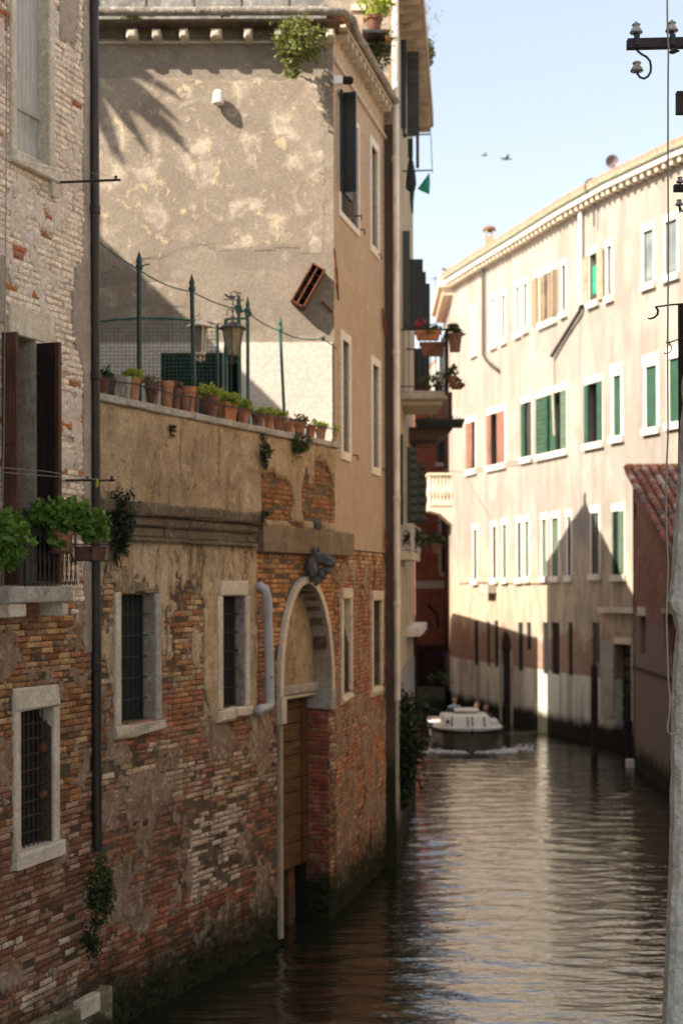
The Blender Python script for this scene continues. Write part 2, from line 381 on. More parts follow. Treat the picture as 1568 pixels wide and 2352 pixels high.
def tile_mat():
    t = NT('roof_tile'); p = t.pos(); oc = t.n('ObjectInfo').outputs['Color']; at_ = t.n('Attribute', attribute_name='Col').outputs['Color']
    b = t.mix(1.0, oc, at_, 'ADD'); f = t.noi(p, 9, 5, .65); g = t.noi(p, 2.2, 4)
    c = t.mix(t.math('MULTIPLY', t.ramp(f, .48, .62), .7), b, (.075, .06, .05)); c = t.mix(t.math('MULTIPLY', t.ramp(g, .55, .7), .5), c, (.5, .4, .32))
    t.out(c, .9, f, .5, .01, Specular_IOR_Level=.2); return t.m
M['roof_tile'] = tile_mat()
def cream_mat():
    """cream render; brick shows where the render has gone above the white plastered base"""
    t = NT('cream_facade'); p = t.pos(); z = t.z()
    big = t.noi(p, .35, 6, .6, dist=.5); mid = t.noi(p, 1.3, 6, .65); st = t.noi(t.mapv(p, (1.6, 1.6, .22)), 1.2, 6, .68); fine = t.noi(p, 9, 4)
    c = t.mix(t.ramp(big, .38, .62), (.335, .298, .262), (.27, .243, .213)); c = t.mix(t.math('MULTIPLY', t.ramp(mid, .52, .7), .6), c, (.38, .348, .308))
    c = t.mix(t.math('MULTIPLY', t.ramp(st, .44, .62), .85), c, (.235, .208, .178)); c = t.mix(t.math('MULTIPLY', t.ramp(t.noi(p, 3.2, 6, .7, dist=1), .58, .68), .5), c, (.33, .29, .235))
    bt = t.n('TexBrick', {'Vector': t.mapv(p, (0, 0, 0)), 'Scale': 1.0})
    x = t.n('SeparateXYZ', {'Vector': p}); v = t.n('CombineXYZ', {0: x.outputs[1], 1: x.outputs[2], 2: 0.0}).outputs[0]
    t.t.links.new(v, bt.inputs['Vector'])
    for k, q in {'Color1': (.23, .13, .09, 1), 'Color2': (.30, .20, .15, 1), 'Mortar': (.32, .25, .19, 1), 'Scale': 1.0, 'Mortar Size': .012, 'Brick Width': .26, 'Row Height': .075}.items(): bt.inputs[k].default_value = q
    e = t.math('ADD', z, t.math('ADD', t.math('MULTIPLY', t.math('SUBTRACT', mid, .5), 1.9), t.math('MULTIPLY', t.math('SUBTRACT', big, .5), 2.6)))
    g = t.ramp(e, 5.6, 6.9); c = t.mix(g, t.mix(t.ramp(t.noi(t.mapv(p, (1.5, 1.5, .5)), 1.7, 5, .7), .42, .6), (.46, .37, .27), (.31, .265, .21)), c)
    c = t.mix(t.ramp(e, 3.25, 3.75), bt.outputs['Color'], c)
    c = t.mix(t.ramp(z, 2.10, 2.13), t.mix(t.ramp(st, .45, .62), (.60, .57, .50), (.36, .35, .29)), c)
    c = t.mix(t.ramp(t.math('ADD', z, t.math('MULTIPLY', mid, .6)), .75, 1.15), (.022, .02, .013), c)
    t.out(c, .93, t.math('ADD', mid, fine), .3, .03, Specular_IOR_Level=.15); return t.m
M['cream'] = cream_mat()
def water_mat():
    t = NT('canal_water'); p = t.pos()
    n1 = t.noi(t.mapv(p, (.55, 2.0, 1)), 5.0, 3, .5); n2 = t.noi(t.mapv(p, (.5, 1.8, 1)), 13, 2, .5)
    h = t.math('ADD', n1, t.math('MULTIPLY', n2, .3))
    t.out((.014, .017, .010), .02, h, .34, .05, Specular_IOR_Level=.5, IOR=3.4); return t.m
M['water'] = water_mat()

# ------------------------------------------------------------------ builders shared by the walls
def slab_holes(mb, W, u0, u1, z0, z1, w0, w1, holes):
    us = sorted({u0, u1, *[min(max(a, u0), u1) for h in holes for a in h[:2]]})
    zs = sorted({z0, z1, *[min(max(a, z0), z1) for h in holes for a in h[2:4]]})
    for a, b in zip(us[:-1], us[1:]):
        run = None
        for c, d in list(zip(zs[:-1], zs[1:])) + [(None, None)]:
            solid = c is not None and b - a > 1e-4 and not any(h[0] < (a + b) / 2 < h[1] and h[2] < (c + d) / 2 < h[3] for h in holes)
            if solid: run = (run[0], d) if run else (c, d)
            elif run:
                mb.box(W, a, b, w0, w1, run[0], run[1]); run = None

UNIT = []
def unit_bricks():
    rr = random.Random(5)
    for k in range(8):
        J = lambda s: rr.uniform(-s, s)
        cx, cy, cz = .035, .12, .13
        a = [(-.5, .5, 0), (.5, .5, 0), (.5, .5, 1), (-.5, .5, 1)]
        b = [(x + J(.012), -.5 + cy, z + J(.05)) for x, z in ((-.5, 0), (.5, 0), (.5, 1), (-.5, 1))]
        d = [(x * (1 - 2 * cx) + J(.02), -.5 + J(.10), .5 + (z - .5) * (1 - 2 * cz) + J(.07)) for x, z in ((-.5, 0), (.5, 0), (.5, 1), (-.5, 1))]
        m = (J(.2), -.56 + J(.06), .5 + J(.2))
        fs = [(0, 1, 2, 3)] + [(k2, 4 + k2, 4 + (k2 + 1) % 4, (k2 + 1) % 4) for k2 in range(4)] + [(4 + k2, 8 + k2, 8 + (k2 + 1) % 4, 4 + (k2 + 1) % 4) for k2 in range(4)]
        fs += [(8 + k2, 12, 8 + (k2 + 1) % 4) for k2 in range(4)]
        v = a + b + d + [m]
        UNIT.append((v, fs))
unit_bricks()
UM = {}
def unit_mesh(k, mat):
    if (k, mat.name) not in UM:
        me = bpy.data.meshes.new('brick'); v, f = UNIT[k]; me.from_pydata(v, [], [g[::-1] for g in f]); me.materials.append(mat); me.update(); UM[(k, mat.name)] = me
    return UM[(k, mat.name)]
def bricks(W, parent, u0, u1, z0, z1, holes, keep, colf, mat, bl=.25, bh=.068, mo=.011, erode=.012, maxobj=290, seed=1, depth=.07, out=0.0):
    rr = random.Random(seed); L = []; z = z0; row = 0
    while z < z1 - .02:
        h = bh * rr.uniform(.93, 1.07); h = min(h, z1 - z)
        u = u0 - (row % 2) * bl / 2 - rr.uniform(0, .04)
        while u < u1:
            l = bl * (rr.choice((1, 1, 1, .5, .95, .8)) if rr.random() < .5 else 1) * rr.uniform(.94, 1.04)
            a, b = max(u, u0), min(u + l, u1); u += l
            for hh in holes:
                if z + h > hh[2] + .01 and z < hh[3] - .01:
                    if a < hh[1] and b > hh[0]:
                        if a < hh[0]: b = hh[0]
                        elif b > hh[1]: a = hh[1]
                        else: b = a
            if b - a < .045: continue
            if not keep((a + b) / 2, z + h / 2): continue
            er = rr.random() ** 2.2 * erode * (1.6 if rr.random() < .12 else 1) * (2.6 if rr.random() < .04 else 1)
            er *= .4 + 1.4 * max(0, fbm((a, z), 1.1, 3, seed) + .5)
            L.append((a + mo / 2, b - mo / 2, z, z + h - mo, er, tuple(q * k_ for q, k_ in zip(colf((a + b) / 2, z + h / 2, rr), (1.36, 1.28, 1.14)))))
        z += h; row += 1
    def prio(q):
        P = W.P((q[0] + q[1]) / 2, 0, q[2]); x, y = pxof(P)
        inf = 0 if (-5 < x < 1573 and -5 < y < 2357) else 50
        return P.y + inf - (q[1] - q[0]) * 3
    L.sort(key=prio)
    mb = MB(); po = wloc(parent)
    for i, (a, b, c, d, er, col) in enumerate(L):
        k = rr.randrange(8); front = out - er; dep = depth
        if i < maxobj:
            o = bpy.data.objects.new('brick', unit_mesh(k, mat)); COL.objects.link(o); o.parent = parent
            o.location = W.P((a + b) / 2, front - dep / 2, c) - po
            o.rotation_euler = (rr.uniform(-.03, .03), 0, W.ang + rr.uniform(-.035, .035)); o.scale = (b - a, dep, d - c)
            o.color = (*col, 1)
        else:
            v, f = UNIT[k]; mb.cur = col; ty = rr.uniform(-.03, .03)
            pts = [W.P((a + b) / 2 + x * (b - a), front - dep / 2 - y * dep + x * (b - a) * ty, c + zz * (d - c)) for x, y, zz in v]
            mb.add(pts, [g[::-1] for g in f])
    if mb.v: mb.build('brickwork', mat, parent, kind='stuff').color = (0, 0, 0, 1)
    return len(L)

def sheet(W, parent, name, u0, u1, z0, z1, step, keep, mat, w=.012, thick=.02, amp=.006, sc=2.2, seed=3):
    """a coat of plaster with real broken edges"""
    nu = max(1, int((u1 - u0) / step)); nz = max(1, int((z1 - z0) / step)); du = (u1 - u0) / nu; dz = (z1 - z0) / nz
    K = {}
    for i in range(nu):
        for j in range(nz):
            if keep(u0 + (i + .5) * du, z0 + (j + .5) * dz): K[(i, j)] = 1
    if not K: return None
    V = {}; mb = MB(); vs = []; fs = []
    def vid(i, j, back):
        k = (i, j, back)
        if k not in V:
            e = fbm((u0 + i * du, z0 + j * dz), sc, 4, seed)
            full = all((a, b) in K for a in (i - 1, i) for b in (j - 1, j))
            js = 0 if full or i in (0, nu) or j in (0, nz) else .38
            ju = js * du * noise.noise(Vector((i * .9, j * .7, seed))); jz = js * dz * noise.noise(Vector((i * .7, j * .9, seed + 9)))
            V[k] = len(vs); vs.append(W.P(u0 + i * du + ju, (w - thick) if back else w + amp * e - (0 if full else thick * .35), z0 + j * dz + jz))
        return V[k]
    for (i, j) in K:
        fs.append((vid(i, j, 0), vid(i + 1, j, 0), vid(i + 1, j + 1, 0), vid(i, j + 1, 0)))
        for a, b, p, q in ((0, -1, (i, j), (i + 1, j)), (1, 0, (i + 1, j), (i + 1, j + 1)), (0, 1, (i + 1, j + 1), (i, j + 1)), (-1, 0, (i, j + 1), (i, j))):
            if (i + a, j + b) not in K: fs.append((vid(*q, 0), vid(*p, 0), vid(*p, 1), vid(*q, 1)))
    mb.add(vs, fs); return mb.build(name, mat, parent)

def foliage(center, rad, n, size, mat, name='foliage', parent=None, droop=0.0, rr=None, stems=8, shape=None, elong=1.6, **kw):
    rr = rr or random.Random(int(abs(center[0] * 131 + center[2] * 77) * 10) % 9999)
    mb = MB(); c = Vector(center); cl = []
    for k in range(max(3, n // 14)):
        while True:
            q = Vector((rr.uniform(-1, 1), rr.uniform(-1, 1), rr.uniform(-1, 1)))
            if q.length < 1: break
        q = q * (q.length ** -.25 if q.length > .05 else 1)
        if shape: q = shape(q, rr)
        cl.append(Vector((q.x * rad[0], q.y * rad[1], q.z * rad[2])))
    for k in range(n):
        b = rr.choice(cl); s = size * rr.uniform(.6, 1.25)
        p = c + b + Vector((rr.gauss(0, .22) * rad[0], rr.gauss(0, .22) * rad[1], rr.gauss(0, .16) * rad[2])) * .8
        d = Vector((rr.uniform(-1, 1), rr.uniform(-1, 1), rr.uniform(-.7, .9) - droop)).normalized()
        nn = d.cross(Vector((rr.uniform(-1, 1), rr.uniform(-1, 1), rr.uniform(-1, 1)))).normalized(); up = d.cross(nn)
        g = rr.random(); g = min(1, max(0, g * .6 + .4 * (b.z / (rad[2] + 1e-6) * .5 + .5))); mb.cur = (g, g, g)
        mb.add([p, p + d * s * .45 + nn * s * .5 / elong + up * s * .08, p + d * s, p + d * s * .45 - nn * s * .5 / elong + up * s * .08], [(0, 1, 2, 3)])
    mb.cur = (.1, .1, .1)
    for k in range(stems):
        b = rr.choice(cl); mb.tube([c - Vector((0, 0, rad[2] * .8)), c + b * .5, c + b * .95], [size * .07, size * .05, size * .03], 4)
    return mb.build(name, mat, parent, **kw)

def pot_profile(r, h, rim=True):
    p = [(r * .68, 0), (r * .92, h * .76)]
    if rim: p += [(r * .93, h * .77), (r * 1.04, h * .78), (r * 1.06, h * .98), (r * .97, h), (r * .88, h * .97), (r * .85, h * .85), (0.001, h * .85)]
    else: p += [(r, h * .96), (r, h), (r * .9, h), (r * .87, h * .86), (0.001, h * .86)]
    return p
def pot(base, r, h, mat, label, cat='flower pot', group=None, plant=None, rim=True, name=None):
    t = thing(name or ('potted_plant' if plant else 'flower_pot'), base, label, cat, group)
    MB().lathe(base, pot_profile(r, h, rim), 16).build('pot', mat, t, smooth=False)
    MB().lathe(Vector(base) + Vector((0, 0, h * .84)), [(r * .84, 0), (r * .84, h * .03), (.001, h * .04)], 12).build('soil', M['soil'], t)
    if plant:
        m, n, size, rad, up = plant
        foliage(Vector(base) + Vector((0, 0, h + up)), rad, n, size, m, 'foliage', t)
    return t

# ------------------------------------------------------------------ water and bed
def build_water():
    rr = np.random.RandomState(4)
    xs = np.linspace(-4.2, 12, 190); ys = 12 * (68 / 12) ** (np.linspace(0, 1, 860))
    X, Y = np.meshgrid(xs, ys); Z = np.zeros_like(X)
    for k in range(95):
        lam = .10 * (1.0 / .10) ** rr.rand(); a = rr.normal(pi / 2, .34)
        kk = 2 * pi / lam; ph = rr.rand() * 2 * pi
        amp = .0020 * lam ** .9
        env = .6 + .8 * (.5 + .5 * np.sin(X * rr.uniform(.2, .9) + Y * rr.uniform(.1, .6) + rr.rand() * 6))
        Z += amp * env * np.sin(kk * (cos(a) * X + sin(a) * Y) + ph)
    fade = np.clip((Y - 12) / 1, 0, 1)
    Z *= fade * (1 - .45 * np.clip((Y - 30) / 30, 0, 1))
    n, m = X.shape; v = np.stack([X, Y, Z], -1).reshape(-1, 3)
    idx = np.arange(n * m).reshape(n, m)
    f = np.stack([idx[:-1, :-1], idx[:-1, 1:], idx[1:, 1:], idx[1:, :-1]], -1).reshape(-1, 4)
    v0 = len(v); x0, x1, y0, y1 = xs[0], xs[-1], ys[0], ys[-1]; B = 900
    ext = [(-B, -B, 0), (B, -B, 0), (B, B, 0), (-B, B, 0), (x0, y0, 0), (x1, y0, 0), (x1, y1, 0), (x0, y1, 0)]
    v = np.concatenate([v, np.array(ext)]); e = [(0, 1, 5, 4), (1, 2, 6, 5), (2, 3, 7, 6), (3, 0, 4, 7)]
    me = bpy.data.meshes.new('canal_water'); me.from_pydata(v.tolist(), [], f.tolist() + [tuple(v0 + k for k in q) for q in e])
    me.polygons.foreach_set('use_smooth', [True] * len(f) + [False] * 4); me.materials.append(M['water']); me.update()
    o = bpy.data.objects.new('canal_water', me); COL.objects.link(o); o['kind'] = 'structure'
build_water()

# ================================================================== A  the painted brick house at the left edge
pA = Vector((-2.70, 15.85)); tA = Vector((.349, .937)).normalized()
WA = Wall(pA - tA * 2.9, pA)
hA = thing('brick_house', WA.P(0, 0, 0), 'tall brick house with whitewashed upper wall and bare brown brick below, at the left edge', 'house')
uE = WA.len
zs = lambda px, py: WA.Z(px, py)
# openings
w1 = (WA.U(36, 300), WA.U(110, 300), zs(30, 345), 13.2)
w2 = (WA.U(8, 1000), WA.U(80, 1000), zs(40, 1345), zs(80, 782))
w3 = (WA.U(47, 1800), WA.U(122, 1800), zs(47, 1957), zs(47, 1634))
holesA = [w1, w2, w3]
mb = MB(); slab_holes(mb, WA, 0, uE, -1.2, 13.9, -.5, -.016, holesA); mb.box(WA, 0, uE, -7, -.5, -1.2, 13.9)
mb.build('wall', M['pale_mortar'], hA)
def colA(u, z, rr):
    x, y = pxof(WA.P(u, 0, z)); n = fbm((u, z), 1.3, 4, 2); n2 = fbm((u, z), 4, 3, 5)
    if z > 5.0 + .35 * n:                                  # whitewashed
        if n2 + n * .7 + rr.uniform(-.25, .25) > .62 or rr.random() < .025: return (rr.uniform(.26, .38), rr.uniform(.11, .16), .06)
        k = rr.uniform(.84, 1.1); return (.66 * k, .60 * k, .55 * k)
    if z > 2.9 + .5 * n:                                   # eaten-away ochre brick
        c = rr.choice([(.27, .13, .06), (.33, .19, .10), (.19, .085, .045), (.38, .26, .14), (.24, .15, .10), (.30, .14, .075)]); k = rr.uniform(.75, 1.2)
        return tuple(q * k for q in c)
    if 95 < x + 120 * n < 240 * .6 and 2150 < y < 2320 and n2 > -.25: k = rr.uniform(.8, 1.1); return (.50 * k, .42 * k, .36 * k)
    c = rr.choice([(.24, .125, .085), (.20, .10, .065), (.29, .165, .12), (.33, .23, .18), (.17, .08, .05)]); k = rr.uniform(.8, 1.15)
    return tuple(q * k for q in c)
def inpatch(x, y):                                          # plaster still on the wall of house A
    n = 14 * noise.noise(Vector((x * .02, y * .012, 2)))
    if x > 165 + n * .5 + abs(y - 745) * .10 and 600 < y < 880 and x + (880 - y) * 0 > 150 + max(0, (y - 700)) * .27: return True
    if 138 + n * .3 < x < 178 + n * .4 and y < 96: return True
    if x < 14 + n * .4 and 590 < y < 760: return True
    if x > 192 + n * .35: return True
    return False
bricks(WA, hA, 0, uE, .55, 13.4, [(h[0] - .0, h[1] + .0, h[2], h[3]) for h in holesA], lambda u, z: not (z > 5 and (lambda q: inpatch(q[0] + 0, q[1]) and q[0] < 189)(pxof(WA.P(u, 0, z)))), colA, M['painted_brick'], bl=.235, erode=.014, seed=3)
sheet(WA, hA, 'plaster_patch', WA.U(0, 1000), uE, 4.3, 11.9, .035, lambda u, z: inpatch(*pxof(WA.P(u, 0, z))) and not any(h[0] - .05 < u < h[1] + .05 and h[2] - .1 < z < h[3] + .1 for h in holesA), M['grey_plaster'], w=.014, thick=.03)
# upper window
t1 = MB().box(WA, w1[0] + .01, w1[1] - .01, -.34, -.30, w1[2], w1[3]).build('window', M['glass_dark'], hA)
MB().stone(WA, WA.U(23, 300), w1[0], -.3, .03, w1[2], 13.2).build('jamb', M['stone'], t1); MB().stone(WA, w1[1], WA.U(123, 300), -.3, .03, w1[2], 13.2).build('jamb', M['stone'], t1)
MB().stone(WA, WA.U(20, 350), WA.U(129, 400), -.3, .07, WA.Z(24, 372), w1[2]).build('sill', M['stone'], t1)
uS = WA.U(88, 300, -.12)
for k in range(4):
    a = w1[0] + (uS - w1[0]) * k / 4; b = w1[0] + (uS - w1[0]) * (k + 1) / 4 - .004
    MB().stone(WA, a, b, -.14, -.11, w1[2] + .02, 13.15, .004, .001).build('shutter_board', M['shutter_grey'], t1)
for z in (w1[2] + .5, w1[2] + 2.15):
    MB().box(WA, w1[0] + .01, uS - .01, -.112, -.09, z, z + .09).build('shutter_rail', M['shutter_grey'], t1)
MB().box(WA, uS, uS + .03, -.16, -.1, w1[2] + .01, 13.1).build('iron_edge', M['dark_metal'], t1)
MB().stone(WA, WA.U(112, 410), WA.U(126, 410), -.1, .06, WA.Z(112, 450), WA.Z(24, 374), .01).build('corbel_stone', M['stone'], hA)
# tall shuttered window with balcony
t2 = MB().box(WA, w2[0], w2[1], -.46, -.42, w2[2], w2[3]).build('balcony_door', M['interior'], hA)
MB().box(WA, w2[1] - .006, w2[1] + .02, -.46, .012, w2[2], w2[3]).build('reveal', M['reveal'], t2)
MB().stone(WA, WA.U(20, 750), WA.U(124, 750), -.2, .02, w2[3], w2[3] + .30).build('lintel', M['stone'], hA)
def leaf_perp(W, u, w0, w1_, z0, z1, mat, parent, name='shutter', thick=.045, label=None, slats=0, edge=None):
    """a shutter leaf standing open at a right angle to the wall"""
    o = MB().box(W, u, u + thick, w0, w1_, z0, z1).build(name, mat, parent, label=label)
    if slats:
        m = MB()
        for k in range(slats):
            z = z0 + (z1 - z0) * (k + .5) / slats; m.box(W, u - .012, u + .002, w0 + .05, w1_ - .05, z - .3 * (z1 - z0) / slats, z + .3 * (z1 - z0) / slats)
        m.build('slat_panel', mat, o)
    return o
s2 = leaf_perp(WA, w2[0] - .03, .01, .17, w2[2] + .02, w2[3] - .02, M['shutter_brown'], t2, label='brown shutter leaf standing open on the left')
MB().box(WA, w2[0] - .045, w2[0] - .028, .02, .16, w2[2] + .1, w2[2] + 1.3).build('raised_panel', M['shutter_brown'], s2)
MB().box(WA, w2[0] - .045, w2[0] - .028, .02, .16, w2[2] + 1.4, w2[3] - .12).build('raised_panel', M['shutter_brown'], s2)
s2 = leaf_perp(WA, w2[1] + .02, .01, .235, w2[2] + .02, w2[3] - .03, M['shutter_dark'], t2, label='near black shutter leaf standing open on the right')
MB().box(WA, w2[1] + .015, w2[1] + .075, .235, .275, w2[2] + .02, w2[3] - .03).build('edge_board', M['shutter_brown'], s2)
MB().tube([WA.P(w2[1] + .01, .04, w2[3] - .35), WA.P(w2[1] - .03, .06, w2[3] - .35)], .012, 6).build('hinge', M['dark_metal'], s2)
hk = at(38, 1035, 14.2); MB().tube([hk + Vector((-.03, 0, .03)), hk + Vector((.02, 0, .02)), hk + Vector((.035, 0, -.05)), hk + Vector((0, 0, -.07)), hk + Vector((-.03, 0, -.06))], .004, 5).build('handle', M['dark_metal'], s2)
zb = w2[2]
b0, b1 = WA.U(23, 1360, .3), WA.U(170, 1360, .3)
MB().stone(WA, b0, b1, -.1, .3, zb - .17, zb - .01).build('balcony_slab', M['stone_grey'], hA)
for x0, x1 in ((23, 62), (145, 158)):
    MB().stone(WA, WA.U(x0, 1390, .27), WA.U(x1, 1390, .27), -.1, .27, zb - .31, zb - .172).build('bracket', M['stone'], hA)
rl = MB(); ra, rb = WA.U(60, 1280, .26), WA.U(173, 1280, .26)
zt = WA.Z(60, 1214, .26)
rl.tube([WA.P(ra, .0, zt), WA.P(ra, .26, zt), WA.P(rb, .26, zt), WA.P(rb, .0, zt)], .012, 6)
rl.tube([WA.P(ra, .26, zb + .03), WA.P(rb, .26, zb + .03)], .01, 6)
rail = rl.build('railing', M['dark_metal'], hA)
MB().tube([WA.P(ra, .26, zb - .01), WA.P(ra, .26, zt + .02)], .024, 8).build('post', M['dark_metal'], rail)
for k in range(1, 12):
    u = ra + (rb - ra) * k / 11
    MB().tube([WA.P(u - .02, .26, zb), WA.P(u + .02, .26, (zb + zt) / 2), WA.P(u - .02, .26, zt)], .008, 5).build('bar', M['dark_metal'], rail)
    MB().tube([WA.P(u + .035, .26, zb), WA.P(u - .025, .265, (zb + zt) / 2), WA.P(u + .035, .26, zt)], .006, 5).build('bar', M['dark_metal'], rail)
# barred window low on the wall
t3 = MB().box(WA, w3[0], w3[1], -.20, -.16, w3[2], w3[3]).build('barred_window', M['interior'], hA)
jl, jr = WA.U(31, 1800), WA.U(136, 1800)
MB().stone(WA, jl, w3[0], -.3, .02, w3[2], w3[3]).build('jamb', M['stone'], t3); MB().stone(WA, w3[1], jr, -.3, .02, w3[2], w3[3]).build('jamb', M['stone'], t3)
MB().stone(WA, jl + .0, jr - .02, -.3, .03, w3[3] + .002, w3[3] + .23, .02, .012).build('lintel', M['stone'], t3)
MB().stone(WA, jl - .01, jr + .03, -.3, .08, w3[2] - .17, w3[2] - .002, .02, .01).build('sill', M['stone'], t3)
g = MB(); n = 5
for k in range(1, 9):
    z = w3[2] + (w3[3] - w3[2]) * k / 9; g.tube([WA.P(w3[0] - .02, -.07, z), WA.P((w3[0] + w3[1]) / 2, -.07, z + R.uniform(-.01, .01)), WA.P(w3[1] + .02, -.07, z)], .009, 5)
for k in range(1, 7):
    u = w3[0] + (w3[1] - w3[0]) * k / 7; g.tube([WA.P(u, -.07, w3[2]), WA.P(u, -.07, w3[3])], .009, 5)
g.build('iron_bars', M['iron_old'], t3)
for z in (w3[2] + .5, w3[2] + 1.0):
    MB().blob(WA.P(w3[1] - .06, -.08, z), (.05, .05, .05), 8, .4).build('lock', M['rust'], t3)
# plinth
up0 = WA.U(0, 2340, .14)
for k in range(5):
    a = 0 + uE * 1.03 * k / 5; b = uE * 1.03 * (k + 1) / 5 - .01
    MB().stone(WA, a, b, -.1, .13 + .01 * (k % 2), -.8, .56 + .012 * (k % 3), .03, .012).build('plinth_stone', M['plinth'], hA)
MB().stone(WA, WA.U(187, 2280, .15), WA.U(231, 2280, .15), .05, .165, .40, .60, .02, .012).build('plinth_cap', M['stone'], hA, label='pale stone block at the right end of the plinth')
# drainpipe
pd = Wall(WA.P(uE, .09, 0).to_2d(), (WA.P(uE, .09, 0) + WA.t).to_2d())
pc = at(219, 1000, 15.72)
dp = MB().tube([Vector((pc.x, pc.y, 13.6)), Vector((pc.x, pc.y, 6.9)), Vector((pc.x + .004, pc.y, 2.12))], .056, 14).build('drainpipe', M['pipe_brown'], hA)
for z in (9.15, 7.32, 4.1, 12.6, 5.6):
    MB().lathe((pc.x, pc.y, z), [(.058, 0), (.066, .01), (.066, .09), (.058, .1)], 14).build('collar', M['pipe_brown'], dp)

# ================================================================== G  garden wall with the arched water door
WG = Wall((-2.78, 15.87), (-.087, 21.62)); zG = 7.12
hG = thing('garden_wall', WG.P(0, 0, 0), 'old brick and plaster garden wall with arched water door and two barred windows', 'garden wall')
uG = WG.len
g1 = (WG.U(275, 1500), WG.U(355, 1500), WG.Z(275, 1662), WG.Z(275, 1364))
g2 = (WG.U(510, 1500), WG.U(562, 1500), WG.Z(510, 1626), WG.Z(510, 1369))
dL, dR = WG.U(645, 1700), WG.U(757, 1700); zSp = WG.Z(700, 1592); zAp = WG.Z(697, 1340); dC = (dL + dR) / 2; dW = (dR - dL) / 2
arch = lambda u: zSp + (zAp - zSp) * math.sqrt(max(0, 1 - ((u - dC) / dW) ** 2)) ** .92
archholes = [(dL, dR, -2, zSp)]
for k in range(16):
    a = dL + 2 * dW * k / 16; b = a + 2 * dW / 16; archholes.append((a, b, zSp - .01, arch((a + b) / 2)))
holesG = [g1, g2]
mb = MB(); slab_holes(mb, WG, 0, uG, -1.2, zG, -.42, -.018, holesG + archholes)
mb.box(WG, 0, dL - .25, -.6, -.42, -1.2, zG).box(WG, dL - .25, uG + .3, -.9, -.72, -1.2, zG); mb.build('wall', M['mortar'], hG)
def colG(u, z, rr):
    n = fbm((u, z), .9, 4, 8); n2 = fbm((u, z), 3.2, 3, 4); x, y = pxof(WG.P(u, 0, z)); k = rr.uniform(.78, 1.18)
    if z > 5.55: c = rr.choice([(.46, .20, .07), (.40, .16, .06), (.48, .26, .12)])
    elif z > 3.7 and x > 590: c = rr.choice([(.42, .21, .10), (.36, .17, .08), (.46, .27, .14)])
    elif z > 3.9 + .6 * n: c = rr.choice([(.32, .18, .10), (.39, .25, .15), (.26, .13, .075), (.42, .31, .20), (.30, .14, .07), (.36, .28, .2)])
    elif z > 3.0 + .5 * n: c = rr.choice([(.32, .13, .08), (.28, .115, .075), (.34, .17, .11), (.27, .16, .10)])
    elif z > 2.1 + .6 * n: c = rr.choice([(.38, .28, .21), (.28, .16, .11), (.45, .37, .30), (.24, .12, .08), (.36, .25, .16), (.42, .33, .27)])
    elif 430 < x + 30 * n2 < 560 and 1.0 + n * .4 < z < 2.1: c = (.46, .38, .33)
    elif z > 1.2: c = rr.choice([(.24, .105, .065), (.28, .14, .09), (.22, .125, .08), (.19, .085, .055)])
    else: c = rr.choice([(.25, .085, .05), (.30, .12, .07), (.2, .07, .04), (.34, .2, .15)])
    return tuple(q * k for q in c)
def coverG(u, z):
    """where plaster still hides the bricks"""
    x, y = pxof(WG.P(u, 0, z)); n = fbm((u, z), .8, 5, 21); n2 = fbm((u * 1.3, z * .55), 2.3, 4, 31)
    if z > 5.5:
        if x < 596: return True
        if z < 5.8: return False
        e = 6.62 + .30 * n2 + (.18 if x > 720 else 0)
        if 668 < x + 20 * n < 700: return z > 5.95
        return z > e or z < 5.93 + .12 * n
    d = 4.55 if x < 560 else 5.2
    if x > 590: return False
    if 470 < x < 500 and z > 3.2 + .4 * n: return True
    if 567 < x < 592 and 3.0 + .6 * n2 < z: return True
    return z > d + 1.05 * n2 + .4 * n
def inring(u, z, g=.17):
    if z < zSp: return False
    q = ((u - dC) / (dW + g)) ** 2 + ((z - zSp) / (zAp - zSp + g)) ** 2
    return q < 1
NB = bricks(WG, hG, 0, uG, .02, 7.05, [(dL - .09, dR + .002, -1, zSp), *holesG], lambda u, z: not inring(u, z) and not (coverG(u, z) and coverG(u + .1, z) and coverG(u - .1, z)), colG, M['old_brick'], erode=.03, seed=8)
def hk(u, z): return any(h[0] - .12 < u < h[1] + .12 and h[2] - .2 < z < h[3] + .02 for h in holesG) or inring(u, z, .12) or (dL - .1 < u < dR + .1 and z < zSp)
sheet(WG, hG, 'plaster_coat', 0, uG, 5.86, zG, .03, lambda u, z: coverG(u, z), M['garden_plaster'], w=.03, thick=.05, amp=.02, seed=5)
sheet(WG, hG, 'plaster_remains', 0, uG, 2.6, 5.6, .03, lambda u, z: coverG(u, z) and not hk(u, z), M['pale_plaster'], w=.016, thick=.035, amp=.014, seed=6)
def smear(W, parent, u0, u1, z0, z1, thr, seed, bad, mat='mortar_smear'):
    def k_(u, z):
        n = fbm((u, z * 1.25), 1.5, 5, seed) + .45 * fbm((u, z), 7, 3, seed + 3)
        return n > thr(u, z) and not bad(u, z)
    sheet(W, parent, mat, u0, u1, z0, z1, .032, k_, M[mat], w=.004, thick=.02, amp=.014, sc=6, seed=seed)['kind'] = 'stuff'
smear(WG, hG, 0, uG, .3, 5.5, lambda u, z: .22 - (.20 if 2.3 < z < 3.2 else 0) - (.1 if z < 1.2 else 0) + (.25 if z > 3.6 else 0), 61, hk)
smear(WA, hA, 0, uE, .62, 4.9, lambda u, z: .30 - (.12 if z < 2.4 else 0), 71, lambda u, z: any(h[0] - .16 < u < h[1] + .12 and h[2] - .2 < z < h[3] + .25 for h in holesA))
smear(WA, hA, 0, uE, 5.05, 13.2, lambda u, z: .10, 77, lambda u, z: any(h[0] - .18 < u < h[1] + .14 and h[2] - .2 < z < h[3] + .33 for h in holesA) or inpatch(*pxof(WA.P(u, 0, z))), 'limewash')
